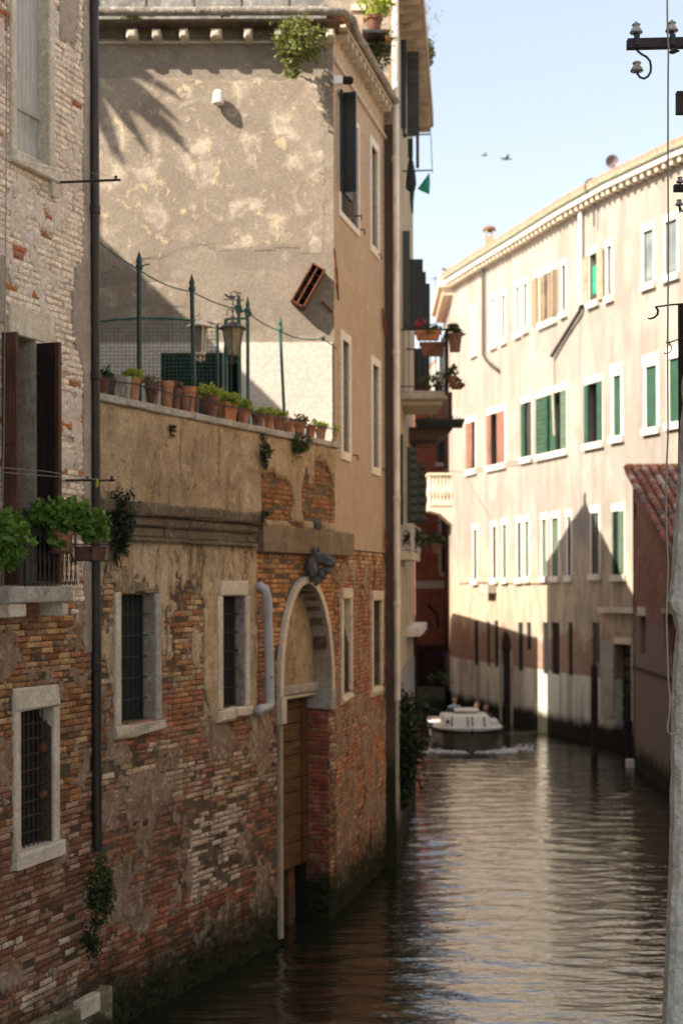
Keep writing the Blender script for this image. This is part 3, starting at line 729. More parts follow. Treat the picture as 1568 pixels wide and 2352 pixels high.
# coping
k = 0; u = 0
while u < uG - .05:
    l = R.uniform(.42, .6); b = min(u + l, uG + .05)
    MB().stone(WG, u + .004, b - .004, -.44, .07, zG + .001, zG + .09, .014, .006).build('coping_stone', M['stone_grey'], hG); u = b
# moulded cornice on the left and concrete band on the right
ucor = WG.U(598, 1200, .1)
mb = MB(); u = 0
while u < ucor - .05:
    b = min(u + R.uniform(.5, .8), ucor)
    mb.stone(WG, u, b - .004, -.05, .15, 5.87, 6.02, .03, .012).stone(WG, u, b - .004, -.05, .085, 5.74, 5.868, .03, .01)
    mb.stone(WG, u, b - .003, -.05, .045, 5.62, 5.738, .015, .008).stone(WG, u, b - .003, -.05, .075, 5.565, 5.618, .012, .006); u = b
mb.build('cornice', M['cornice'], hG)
MB().stone(WG, WG.U(606, 1240, .1), uG, -.05, .10, 5.50, 5.86, .012, .006).build('concrete_band', M['beam'], hG)
MB().blob(WG.P(WG.U(727, 1210, .05), .05, 5.93), (.1, .06, .09), 8, .3).build('stone_lump', M['carved'], hG)
# windows
for (h, lx, rx, lin, net, ztop) in ((g1, 262, 368, False, True, 1342), (g2, 498, 571, True, False, 1334)):
    wi = MB().box(WG, h[0], h[1], -.20, -.16, h[2], h[3]).build('barred_window', M['net' if net else 'interior'], hG)
    a, b = WG.U(lx, 1500), WG.U(rx, 1500)
    MB().stone(WG, a, h[0], -.28, .03, h[2] - .02, h[3] + (.0 if lin else .02)).build('jamb', M['stone'], wi)
    MB().stone(WG, h[1], b, -.28, .03, h[2] - .02, h[3]).build('jamb', M['stone_grey' if net else 'stone'], wi)
    MB().box(WG, h[1] - .004, h[1] + .01, -.18, -.002, h[2], h[3]).build('reveal', M['reveal'], wi)
    if lin: MB().stone(WG, a + .06, b - .05, -.2, .04, h[3] + .002, WG.Z(lx, ztop), .015).build('lintel', M['stone'], wi)
    else: MB().stone(WG, a + .02, b - .04, -.2, .018, h[3] + .022, h[3] + .14, .01).build('lintel', M['beam'], wi)
    m = (a + b) / 2
    MB().stone(WG, a - .02, m - .004, -.28, .07, h[2] - .17, h[2] - .022, .03, .02).build('sill', M['stone'], wi)
    MB().stone(WG, m + .004, b + .03, -.28, .065, h[2] - .16, h[2] - .022, .025, .02).build('sill', M['stone'], wi)
    g = MB()
    for k in range(1, 6):
        z = h[2] + (h[3] - h[2]) * k / 6; g.tube([WG.P(h[0], -.1, z), WG.P(h[1], -.1, z)], .008, 5)
    for k in range(1, 7):
        u = h[0] + (h[1] - h[0]) * k / 7; g.tube([WG.P(u, -.1, h[2]), WG.P(u, -.1, h[3])], .007, 5)
    g.build('iron_bars', M['dark_metal'], wi)
# arch ring, soffit and infill
N = 26
def archpt(k, g, w): a = pi - pi * k / N; c = abs(cos(a)) * (1 if cos(a) > 0 else -1); return WG.P(dC + (dW + g) * c, w, zSp + (zAp - zSp + g) * max(0.0, sin(a)) ** .92)
for s in range(6):
    m = MB(); ks = range(int(s * N / 6), int((s + 1) * N / 6) + 1)
    for k in list(ks)[:-1]:
        m.add([archpt(k, 0, .05), archpt(k + 1, 0, .05), archpt(k + 1, .10, .05), archpt(k, .10, .05), archpt(k, 0, -.2), archpt(k + 1, 0, -.2), archpt(k + 1, .1, -.2), archpt(k, .1, -.2)],
              [(0, 1, 2, 3), (3, 2, 6, 7), (0, 4, 5, 1)])
    m.build('arch_stone', M['stone'], hG)
m = MB()
for k in range(N): m.face([archpt(k, -.004, .045), archpt(k, -.004, -.42), archpt(k + 1, -.004, -.42), archpt(k + 1, -.004, .045)])
m.build('arch_soffit', M['reveal'], hG)
ad = MB(); zl0, zl1 = WG.Z(680, 1602, -.3), WG.Z(680, 1570, -.3)
ad.add([WG.P(dC + dW * cos(pi - pi * k / N), -.23, zSp + (zAp - zSp) * max(0.0, sin(pi - pi * k / N)) ** .92) for k in range(N + 1)] + [WG.P(dR, -.23, zl1), WG.P(dL, -.23, zl1)], [tuple(range(N + 3))[::-1]])
ad.build('arch_infill', M['garden_plaster'], hG)
MB().stone(WG, dL, dR, -.4, -.16, zl0 + .07, zl1, .02).build('lintel', M['stone_grey'], hG)
MB().stone(WG, dL, dR, -.4, -.20, zl0, zl0 + .068, .02).build('lintel_moulding', M['stone'], hG)
# jambs
WJ = Wall(WG.P(dR, -.4, 0).to_2d(), WG.P(dR, 0, 0).to_2d())
cj = lambda u, z, rr: tuple(q * rr.uniform(.75, 1.2) for q in rr.choice([(.26, .08, .05), (.22, .07, .045), (.30, .12, .08)]))
zI0, zI1 = WG.Z(755, 1629), WG.Z(755, 1581)
MB().box(WG, dR + .004, uG + .03, -.42, -.016, -1, zSp + .02).build('pier', M['mortar'], hG)
bricks(WJ, hG, 0, .39, .02, zI0, [], lambda u, z: True, cj, M['door_brick'], erode=.004, seed=12, depth=.05, out=.012)
MB().stone(WJ, 0, .42, -.1, .05, zI0 + .002, zI1, .01).stone(WG, dR - .05, dR + .09, -.1, .07, zI0 + .002, zI1, .012).build('impost_stone', M['stone_grey'], hG)
MB().stone(WG, dL - .09, dL, -.2, .04, .1, zI0 - .08, .008, .003).build('jamb', M['reveal'], hG, label='pale painted strip down the left side of the water door')
MB().stone(WG, dL - .10, dL + .04, -.1, .08, zI0 - .08, zI1 - .02, .012).build('impost_stone', M['stone'], hG)
MB().box(WG, dL - .02, dL, -.42, 0, -1, zSp).build('jamb_face', M['mortar'], hG)
# plank door that stops short of the water
door = MB().box(WG, dL, dR, -.66, -.62, -1, zl0 + .1).build('door', M['black'], hG)
MB().box(WG, dR - .004, dR + .2, -.66, -.405, -1, 1.3).box(WG, dL - .2, dR, -.66, -.44, -1, .0).build('gap_shade_block', M['interior'], hG)  # black boxes stand in for the shade in the gap under the door
zz = [.86, 1.23, 1.64, 1.98, 2.18, 2.52, 2.74, 3.0, 3.22, zl0 - .005]
for a, b in zip(zz[:-1], zz[1:]):
    MB().stone(WG, dL + .005, dR - .01, -.40, -.352 - R.uniform(0, .006), a + .006, b - .006, .008, .004).build('plank', M['door_wood'], door)
MB().box(WG, WG.U(659, 2030, -.45), WG.U(671, 2030, -.45), -.5, -.42, -.3, .9).build('post', M['door_wood'], door)
MB().box(WG, WG.U(690, 1800, -.36), WG.U(694, 1800, -.36), -.36, -.335, .9, zl0).build('upright_batten', M['shutter_brown'], door)
# grey downpipe with two bends
pp = [WG.P(WG.U(598, 1352, .02), -.02, WG.Z(598, 1350)), WG.P(WG.U(601, 1348, .08), .06, WG.Z(606, 1346, .08)), WG.P(WG.U(610, 1352, .13), .12, WG.Z(612, 1353, .13)), WG.P(WG.U(614, 1372, .13), .13, WG.Z(614, 1376, .13)),
      WG.P(WG.U(620, 1600, .13), .13, WG.Z(620, 1600, .13)), WG.P(WG.U(620, 1615, .13), .13, WG.Z(620, 1617, .13)), WG.P(WG.U(614, 1624, .13), .125, WG.Z(614, 1626, .13)), WG.P(WG.U(598, 1627, .12), .12, WG.Z(598, 1628, .12)), WG.P(WG.U(590, 1636, .12), .12, WG.Z(589, 1640, .12))]
dp = MB().tube(pp, [.058, .062, .064, .064, .064, .064, .062, .06, .058], 12).build('drainpipe', M['pipe_grey'], hG, smooth=True)
MB().tube([WG.P(WG.U(617, 1560, .13), .0, WG.Z(617, 1560)), WG.P(WG.U(626, 1556, .2), .2, WG.Z(626, 1556, .2))], .01, 5).build('clamp', M['rust'], dp)
# carved stone head over the arch: beast's head looking out over the canal
hd = WG.P(WG.U(724, 1290, .12), .1, WG.Z(724, 1300, .1))
cv = MB(); n_, t_ = WG.n, WG.t; Z = Vector((0, 0, 1))
cv.blob(hd + Z * -.02 - t_ * .04, (.10, .15, .17), 14, .25, 5)                 # neck
cv.blob(hd + n_ * .12 + Z * .10, (.15, .12, .10), 14, .3, 6)                  # brow
cv.blob(hd + n_ * .26 + Z * .05, (.09, .085, .085), 12, .35, 7)               # muzzle
cv.blob(hd + n_ * .22 - Z * .07, (.08, .07, .04), 10, .3, 7)                  # jaw
cv.blob(hd + n_ * .14 - Z * .10, (.07, .07, .09), 10, .3, 6)
for s in (-1, 1):
    cv.blob(hd + n_ * .04 + t_ * .07 * s + Z * .21, (.035, .03, .08), 8, .2)   # ears
    cv.blob(hd + n_ * .2 + t_ * .07 * s + Z * .12, (.028, .028, .022), 8, .1)  # eyes
for k in range(9):                                                             # mane curls
    a = k / 8 * 2.6 + .9; cv.blob(hd - t_ * .03 + n_ * (.02 + .1 * cos(a)) + Z * (.2 * sin(a) - .12), (.055, .05, .06), 8, .4, 6)
cv.blob(hd + n_ * .03 - Z * .2, (.06, .07, .09), 10, .35, 6)
cv.build('carved_head', M['carved'], hG, smooth=True, label='dark carved stone beast head jutting out above the arch')

# ================================================================== T  tan house: end wall E faces us, long wall T faces the canal
yE = 21.66
WE = Wall((-9, yE), (-.10, yE)); WT = Wall((-.10, yE), (.785, 25.46))
hT = thing('tan_house', (-1.5, 23, 0), 'tan plastered house with patched sunlit end wall behind the terrace', 'house')
e1 = (WE.U(370, 850), WE.U(508, 850), WE.Z(400, 1010), WE.Z(400, 811)); e2 = (WE.U(514, 850), WE.U(553, 850), WE.Z(400, 1010), WE.Z(530, 798))
mb = MB(); slab_holes(mb, WE, 0, WE.len - .001, -1, 13.62, -.3, 0, [e1, e2]); mb.build('end_wall', M['end_base'], hT)
MB().box(WE, e1[0] - .05, e2[1] + .05, -.4, -.302, e1[2] - .1, e1[3] + .3).build('dark_room', M['interior'], hT)
def kE(u, z):
    x, y = pxof(WE.P(u, 0, z)); n = fbm((u, z), .7, 5, 41); n2 = fbm((u, z), 2.5, 4, 45)
    top = 181 + 5 * n2; rgt = 743 + 7 * n2 - (0 if y > 215 else (215 - y) * .55)
    bot = 590 + 26 * n + 8 * n2 - (12 if x < 640 else 0) + (0 if x > 420 else (420 - x) * .25)
    if y < top or x > rgt: return False
    if x > 640 and y > 572 + 6 * n2: return x > 690 and y < 580
    return y < bot or (x < 430 and 655 + 14 * n < y < 705 + 20 * n2) 
sheet(WE, hT, 'old_render', WE.U(215, 800), WE.U(752, 800), 9.3, 12.9, .04, kE, M['end_patch'], w=.007, thick=.01, amp=.005, seed=14)
MB().box(WE, WE.U(230, 1000), WE.len + .004, 0, .022, 6.2, WE.Z(600, 788)).build('dummy', M['white_wall'], hT) if False else None
mb = MB(); slab_holes(mb, WE, WE.U(120, 1000), WE.len - .03, 6.2, WE.Z(600, 787), .001, .03, [e1, e2]); mb.build('whitewashed_base', M['white_wall'], hT)
# lattice in the dark opening
m = MB(); du = .062
u = e1[0]
while u < e1[1]: m.box(WE, u, u + .01, -.04, -.02, e1[2], e1[3]); u += du
z = e1[2]
while z < e1[3]: m.box(WE, e1[0], e1[1], -.022, -.002, z, z + .01); z += du
m.build('lattice', M['dark_green_metal'], hT, kind='stuff')
MB().box(WE, e1[1], e1[1] + .03, -.05, .04, e1[2], e1[3]).box(WE, WE.U(530, 900), WE.U(533, 900), -.05, .04, e2[2], e2[3]).build('door_frame', M['dark_green_metal'], hT)
# eaves of the end wall
MB().box(WE, 0, WE.len + .05, 0, .05, WE.Z(500, 101), WE.Z(500, 97)).build('string_course', M['corbel'], hT)
MB().box(WE, 0, WE.len - .02, 0, .014, WE.Z(500, 88), 13.52).build('eave_shade_strip', M['cornice'], hT)  # dark strip painted in as the shade between the corbels
for x in (302, 358, 421, 495, 569, 640, 706, 758):
    w_ = 24 if x in (495, 302) else 19; u = WE.U(x, 70, .3); q = w_ / 151 / 2
    MB().stone(WE, u - q, u + q, 0, .30, WE.Z(500, 85, .3), WE.Z(500, 64, .3), .03, .006).build('corbel', M['corbel'], hT)
MB().box(WE, 0, WE.len + .1, -.2, .30, 13.52, 13.56).build('eave_board', M['cornice'], hT)
gp = [WE.P(u, .38, 13.64 + .012 * noise.noise(Vector((u, 0, 0)))) for u in np.linspace(0, WE.len + .30, 18)]
c0 = WT.P(.0, .40, 13.64)
gp = gp[:-1] + [WE.P(WE.len + .14, .34, 13.64), WT.P(.05, .30, 13.64)] + [WT.P(u, .24, 13.64) for u in np.linspace(.5, WT.len + .1, 8)]
MB().tube(gp, .066, 12).build('stone_gutter', M['gutter'], hT, smooth=True)
MB().box(WE, 0, WE.len - .1, -.2, .16, 13.60, 14.25).build('parapet', M['roof_slab'], hT)
for k in range(12):
    u = .3 + k * .72; MB().box(WE, u, u + .02, .16, .175, 13.7, 14.25).build('parapet_joint', M['cornice'], hT)
# vent and rusty cowl box
v0 = WE.P(WE.U(503, 232), 0, WE.Z(503, 236)); m = MB()
m.lathe(v0 + Vector((0, -.13, -.06)), [(.088, 0), (.092, .01), (.075, .16), (.05, .2), (.001, .21)], 14)
m.build('vent_cap', M['stone_white'], hT)
MB().box(WORLD, v0.x - .05, v0.x + .05, -yE, -(yE - .13), v0.z - .03, v0.z + .08).build('vent_neck', M['stone_white'], hT)
rb = Vector((0, 0, 0))
c = WE.P(WE.U(708, 662), 0, WE.Z(708, 662)); ax = Vector((.50, 0, .866)).normalized(); bx = Vector((ax.z, 0, -ax.x))
bxm = MB()
def obox(mb, c, ax, bx, a0, a1, b0, b1, w0, w1):
    P = lambda a, b, w: c + ax * a + bx * b + Vector((0, -w, 0))
    mb.add([P(a0, b0, w0), P(a1, b0, w0), P(a1, b1, w0), P(a0, b1, w0), P(a0, b0, w1), P(a1, b0, w1), P(a1, b1, w1), P(a0, b1, w1)],
           [(3, 2, 1, 0), (4, 5, 6, 7), (0, 1, 5, 4), (1, 2, 6, 5), (2, 3, 7, 6), (3, 0, 4, 7)])
for s in ((-.33, .33, -.11, -.09), (-.33, .33, .09, .11), (-.33, -.31, -.11, .11), (.31, .33, -.11, .11)): obox(bxm, c, ax, bx, *s, 0, .24)
obox(bxm, c, ax, bx, -.31, .31, -.02, .0, .02, .22)
for s in (-.2, .05, .2): obox(bxm, c, ax, bx, s, s + .02, -.09, .09, .02, .15)
bo = bxm.build('rusty_box', M['rust'], hT, label='rusty open iron box hanging askew on the end wall')
obm = MB(); obox(obm, c, ax, bx, -.31, .31, .0, .09, .015, .03); obm.build('inner_plate', M['black'], bo)
MB().tube([c + Vector((.2, -.04, -.2)), c + Vector((.36, -.02, -.36))], .018, 6).build('strut', M['rust'], bo)
# long canal wall T
uT = WT.len
def fr(x0, y0, x1, y1): return (WT.U(x0, (y0 + y1) / 2), WT.U(x1, (y0 + y1) / 2), WT.Z(x1, y1), WT.Z(x0, y0))
F1 = fr(776, 205, 822, 545); F2 = fr(847, 308, 868, 597); F3 = fr(780, 757, 803, 1062); F4 = fr(850, 815, 871, 1095)
F1 = (F1[0], F1[1], F1[2], WT.Z(776, 222))
inn = lambda f, m=.10: (f[0] + m * 1.2, f[1] - m * 1.2, f[2] + m * 1.3, f[3] - m * 1.3)
openT = [inn(F1, .07), inn(F2, .1), inn(F3, .1), inn(F4, .1)]
n3 = (WT.U(786, 1450), WT.U(803, 1450), WT.Z(786, 1592), WT.Z(786, 1376)); n4 = (WT.U(855, 1450), WT.U(874, 1450), WT.Z(855, 1578), WT.Z(855, 1380))
mb = MB(); slab_holes(mb, WT, .0, uT, 5.62, 13.6, -.35, 0, openT); mb.build('canal_wall', M['tan'], hT)
mb = MB(); slab_holes(mb, WT, .0, uT, -1.2, 5.615, -.35, -.02, [n3, n4]); mb.build('brick_backing', M['mortar'], hT)
MB().add([WE.P(0, -.31, -1), WE.P(WE.len - .4, -.31, -1), WT.P(uT, -.37, -1), Vector((-8, 27, -1)), WE.P(0, -.31, 13.6), WE.P(WE.len - .4, -.31, 13.6), WT.P(uT, -.37, 13.6), Vector((-8, 27, 13.6))], [(0, 1, 2, 3), (4, 7, 6, 5), (0, 4, 5, 1), (1, 5, 6, 2), (2, 6, 7, 3), (3, 7, 4, 0)]) 
mm = MB(); mm.add([WE.P(0, -.42, -1), WE.P(WE.len - .45, -.42, -1), WT.P(uT, -.42, -1), Vector((-8, 27, -1)), WE.P(0, -.42, 13.6), WE.P(WE.len - .45, -.42, 13.6), WT.P(uT, -.42, 13.6), Vector((-8, 27, 13.6))], [(0, 1, 2, 3), (4, 7, 6, 5), (0, 4, 5, 1), (1, 5, 6, 2), (2, 6, 7, 3), (3, 7, 4, 0)])
mm.build('house_body', M['interior'], hT)
def colT(u, z, rr):
    n = fbm((u, z), 1, 4, 18); k = rr.uniform(.8, 1.18)
    if z > 5.3: c = rr.choice([(.40, .23, .14), (.46, .32, .22), (.34, .17, .10)])
    elif z > 4.1: c = rr.choice([(.31, .15, .09), (.27, .115, .075), (.36, .21, .13), (.30, .17, .11)])
    elif z > 2.8: c = rr.choice([(.33, .155, .105), (.29, .13, .09), (.36, .20, .145)])
    else: c = rr.choice([(.36, .15, .085), (.33, .17, .11), (.40, .25, .18), (.28, .11, .065), (.38, .19, .12)])
    return tuple(q * k for q in c)
hT2 = thing('brick_base', (0, 23.5, 0), 'x', 'wall'); bpy.data.objects.remove(hT2)
bricks(WT, hT, .02, uT, .02, 5.61, [n3, n4], lambda u, z: True, colT, M['old_brick'], erode=.014, seed=15)
smear(WT, hT, .02, uT, .3, 5.4, lambda u, z: .12 - (.22 if 1.0 < z < 3.2 else 0), 81, lambda u, z: any(h[0] - .16 < u < h[1] + .14 and h[2] - .2 < z < h[3] + .2 for h in (n3, n4)))
MB().stone(WT, .0, WT.U(814, 1260, .1), -.05, .10, 5.50, 5.86, .012, .006).build('concrete_band', M['beam'], hT)
for (f, o, kind) in ((F1, openT[0], 'door'), (F2, openT[1], 'blind'), (F3, openT[2], 'blind'), (F4, openT[3], 'blind')):
    wi = MB().box(WT, o[0], o[1], -.16, -.13, o[2], o[3]).build('window', M['glass_dark'] if kind == 'door' else M['blind'], hT)
    MB().box(WT, f[0], o[0], -.12, .03, f[2], f[3]).build('jamb', M['stone_white'], wi); MB().box(WT, o[1], f[1], -.12, .03, f[2], f[3]).build('jamb', M['stone_white'], wi)
    MB().box(WT, o[0], o[1], -.12, .03, o[3], f[3]).build('lintel', M['stone_white'], wi)
    MB().box(WT, o[0], o[1], -.12, .035, f[2], o[2]).build('sill', M['stone_white'], wi)
    if kind == 'door':
        MB().box(WT, f[0] - .02, (f[0] + f[1]) / 2 - .02, .035, .075, f[2] + .38, f[3] + .1).build('shutter', M['shutter_olive2'], wi, label='olive shutter leaf folded flat')
        sl = MB().box(WT, WT.U(793, 400, .1), WT.U(793, 400, .1) + .05, .04, .27, f[2] + .38, f[3] + .08).build('shutter', M['shutter_black'], wi, label='black shutter leaf standing open')
        MB().tube([WT.P(f[1] - .4, .03, f[2] + .25), WT.P(f[1] - .4, .14, f[2] + .25), WT.P(f[1] - .4, .14, f[2] + .18)], .013, 5).build('shutter_hook', M['dark_metal'], wi)
for x, y in ((832, 528), (870, 585), (816, 1046), (880, 1078)):
    p = WT.P(WT.U(x - 6, y), 0, WT.Z(x - 6, y)); MB().tube([p, p + WT.n * .08, p + WT.n * .085 - Z * .08], .014, 5).build('shutter_hook', M['dark_metal'], hT)
for x0, y0, x1, y1 in ((767, 570, 777, 690), (878, 708, 886, 780), (885, 1212, 886, 1270)):
    p = WT.P(WT.U(x0, y0, .05), .05, WT.Z(x0, y0, .05)); q = WT.P(WT.U(x1, y1, .05), .05, WT.Z(x1, y1, .05))
    MB().tube([p, (p + q) / 2, q], [.015, .03, .015], 6).build('iron_tie', M['rust'], hT)
for (h, cap) in ((n3, (783, 1356)), (n4, (852, 1354))):
    wi = MB().box(WT, h[0], h[1], -.24, -.16, h[2], h[3]).build('blocked_window', M['grey_plaster'], hT)
    MB().stone(WT, h[0] - .12, h[0], -.2, .03, h[2] - .02, h[3]).build('jamb', M['stone'], wi); MB().stone(WT, h[1], h[1] + .10, -.2, .03, h[2], h[3]).build('jamb', M['stone'], wi)
    MB().stone(WT, h[0] - .1, h[1] + .06, -.2, .05, h[3] + .002, h[3] + .17, .015).build('lintel', M['stone'], wi)
    MB().stone(WT, h[0] - .12, h[1] + .08, -.2, .05, h[2] - .17, h[2] - .022, .04, .02).build('sill', M['stone'], wi)
u = .25
while u < uT - .1:
    m = MB(); n = 8; ring = []
    for w_ in (0, .19):
        for k in range(n + 1):
            a = pi + pi * k / n; ring.append(WT.P(u + .07 * cos(a), w_, 13.50 + .11 * sin(a)))
    m.add(ring, [tuple(range(n + 1))[::-1], tuple(range(n + 1, 2 * n + 2))] + [(k, n + 1 + k, n + 2 + k, k + 1) for k in range(n)] + [(n, 2 * n + 1, n + 1, 0)])
    m.build('corbel', M['corbel'], hT); u += .30
MB().box(WT, .0, uT, 0, .05, 13.02, 13.08).build('string_course', M['corbel'], hT)
MB().box(WT, .0, uT, -.3, .20, 13.53, 13.57).build('eave_board', M['corbel'], hT)
# tiled roof edge rising behind the gutter
m = MB()
for k in range(22):
    a = WT.P(k * .19 + .1, .16, 13.72); b = WT.P(k * .19 + .1, -2.2, 14.75); m.tube([a, b], .075, 7)
m.build('roof_tiles', M['orange_brick'], hT, kind='stuff')
# security camera on the corner
sc_ = WT.P(.03, .05, WT.Z(776, 208)); t = thing('security_camera', sc_, 'small white security camera with black hood on the tan corner above the dark shutters', 'security camera')
MB().box(WORLD, sc_.x - .05, sc_.x + .09, -(sc_.y), -(sc_.y - .12), sc_.z - .03, sc_.z + .09).build('body', M['white_paint'], t)
MB().lathe(sc_ + Vector((.09, -.06, .03)), [(.05, 0), (.062, .02), (.062, .13), (.04, .16), (.001, .165)], 12, 'X').build('hood', M['black'], t)
MB().tube([sc_ + Vector((-.02, 0, -.0)), sc_ + Vector((-.02, 0, -.1))], .015, 6).build('bracket', M['white_paint'], t)

# ================================================================== terrace behind the garden wall
tf = MB().add([WG.P(.1, -.45, 6.1), WG.P(uG - .1, -.45, 6.1), Vector((-.4, yE, 6.1)), Vector((-7, yE, 6.1)), Vector((-7, 16.4, 6.1))], [(0, 1, 2, 3, 4)])
m = MB(); m.poly([WG.P(.1, -.45, 6.1), WG.P(uG - .1, -.45, 6.1), Vector((-.5, yE - .01, 6.1)), Vector((-7, yE - .01, 6.1)), Vector((-7, 16.4, 6.1))], (0, 0, -.3))
m.build('terrace_floor', M['stone_grey'], None, kind='structure')
DG = M['dark_green_metal']; GM = M['green_metal']
posts = [(320, 577, 908, 320, DG, 'first dark green fence post from the left, on the wall of flower pots', .030),
         (447, 630, 962, 440, DG, 'second dark green fence post, standing in front of the pale lantern', .030),
         (552, 674, 965, 548, GM, 'green fence post with ornate collar that carries the dark lantern', .026),
         (570, 682, 975, 569, GM, 'green fence post just right of the dark lantern', .024),
         (655, 728, 945, 642, GM, 'thin green fence post leaning left, last one before the tan house', .024)]
tops = []
for i, (xb, yt, yb, xt, mt, lab, r) in enumerate(posts):
    wo = -.22; u = WG.U(xb, yb, wo); b = WG.P(u, wo, zG + .09); 
    a_, b_ = ray(xt, yt); y = b.y; T = Vector((a_ * y, y, CZ + b_ * y)); t = thing('fence_post', b, lab, 'fence post', 'posts of the wire fence on the garden wall')
    MB().tube([b, b + (T - b) * .9], r, 10).build('pole', mt, t)
    q = b + (T - b) * .88; MB().lathe(q, [(r, 0), (r * 1.5, .01), (r * 1.5, .05), (r * 1.1, .07), (r * 1.25, .12), (r * .7, .17), (r * .2, .22), (.001, .225)], 10).build('finial', mt, t)
    if i in (2, 3):
        mm = MB()
        for k in range(6):
            a = k * pi / 3; mm.blob(q + Vector((.04 * cos(a), .04 * sin(a), -.02 + .05 * (k % 2))), (.022, .022, .035), 6, .3)
        mm.build('ornament', mt, t)
    elif i == 0: MB().tube([q + Vector((0, 0, .03)), q + Vector((.1, -.02, .06)), q + Vector((.13, -.03, .06))], .009, 5).build('bolt', mt, t)
    tops.append(q)
# sagging wire from post to post
def sag(a, b, s, n=8): return [a + (b - a) * (k / n) + Vector((0, 0, -4 * s * (k / n) * (1 - k / n))) for k in range(n + 1)]
st = WG.P(WG.U(215, 545, -.22), -.22, WG.Z(215, 545, -.22)); en = WT.P(.05, .03, WE.Z(762, 800)); kn = at(742, 777, 20.9)
path = []
for a, b, s in zip([st] + tops, tops + [kn], [.02, .05, .03, .0, .03, .06]): path += sag(a, b, s)[:-1]
path += [kn, en]
ww = thing('fence_wire', path[20], 'green wire strung from post to post above the flower pots', 'wire')
MB().tube(path, .0095, 5).build('wire', GM, ww); MB().blob(kn, (.03, .03, .035), 8, .3).build('clamp', DG, ww)
# arched mesh panel
yM = 20.3; mp = thing('mesh_fence', at(366, 1000, yM), 'arched green wire mesh panel on the terrace in front of the whitewashed wall', 'mesh fence')
X0, X1 = at(200, 800, yM).x, at(500, 800, yM).x; ztop = lambda x: at(366, 733, yM).z + .09 * (1 - ((x - (X0 + X1) / 2 + .05) / ((X1 - X0) / 2)) ** 2) - .09
z0 = 6.45
fp = [Vector((X0 + (X1 - X0) * k / 14, yM, ztop(X0 + (X1 - X0) * k / 14) + .02)) for k in range(15)]
MB().tube(fp + [Vector((X1, yM, z0))], .019, 8).build('frame', GM, mp)
m = MB(); x = X0
while x < X1: m.tube([Vector((x, yM, z0)), Vector((x, yM, ztop(x)))], .0036, 4, False); x += .0555
z = z0
while z < ztop((X0 + X1) / 2):
    xs_ = [x for x in np.linspace(X0, X1, 40) if ztop(x) >= z]
    if xs_: m.tube([Vector((xs_[0], yM, z)), Vector((xs_[-1], yM, z))], .0036, 4, False)
    z += .0555
m.build('wire_mesh', GM, mp, kind='stuff')
# gate frame
yg = 20.0; gt = thing('gate_frame', at(540, 1000, yg), 'open green metal gate frame beside the mesh panel', 'gate')
A = at(519, 733, yg); B = at(568, 731, yg)
MB().tube([Vector((A.x, yg, 6.4)), A], .027, 8).build('upright', GM, gt); MB().tube([A, B], .017, 8).build('top_bar', GM, gt); MB().tube([Vector((B.x, yg, 6.4)), B], .02, 8).build('upright', GM, gt)
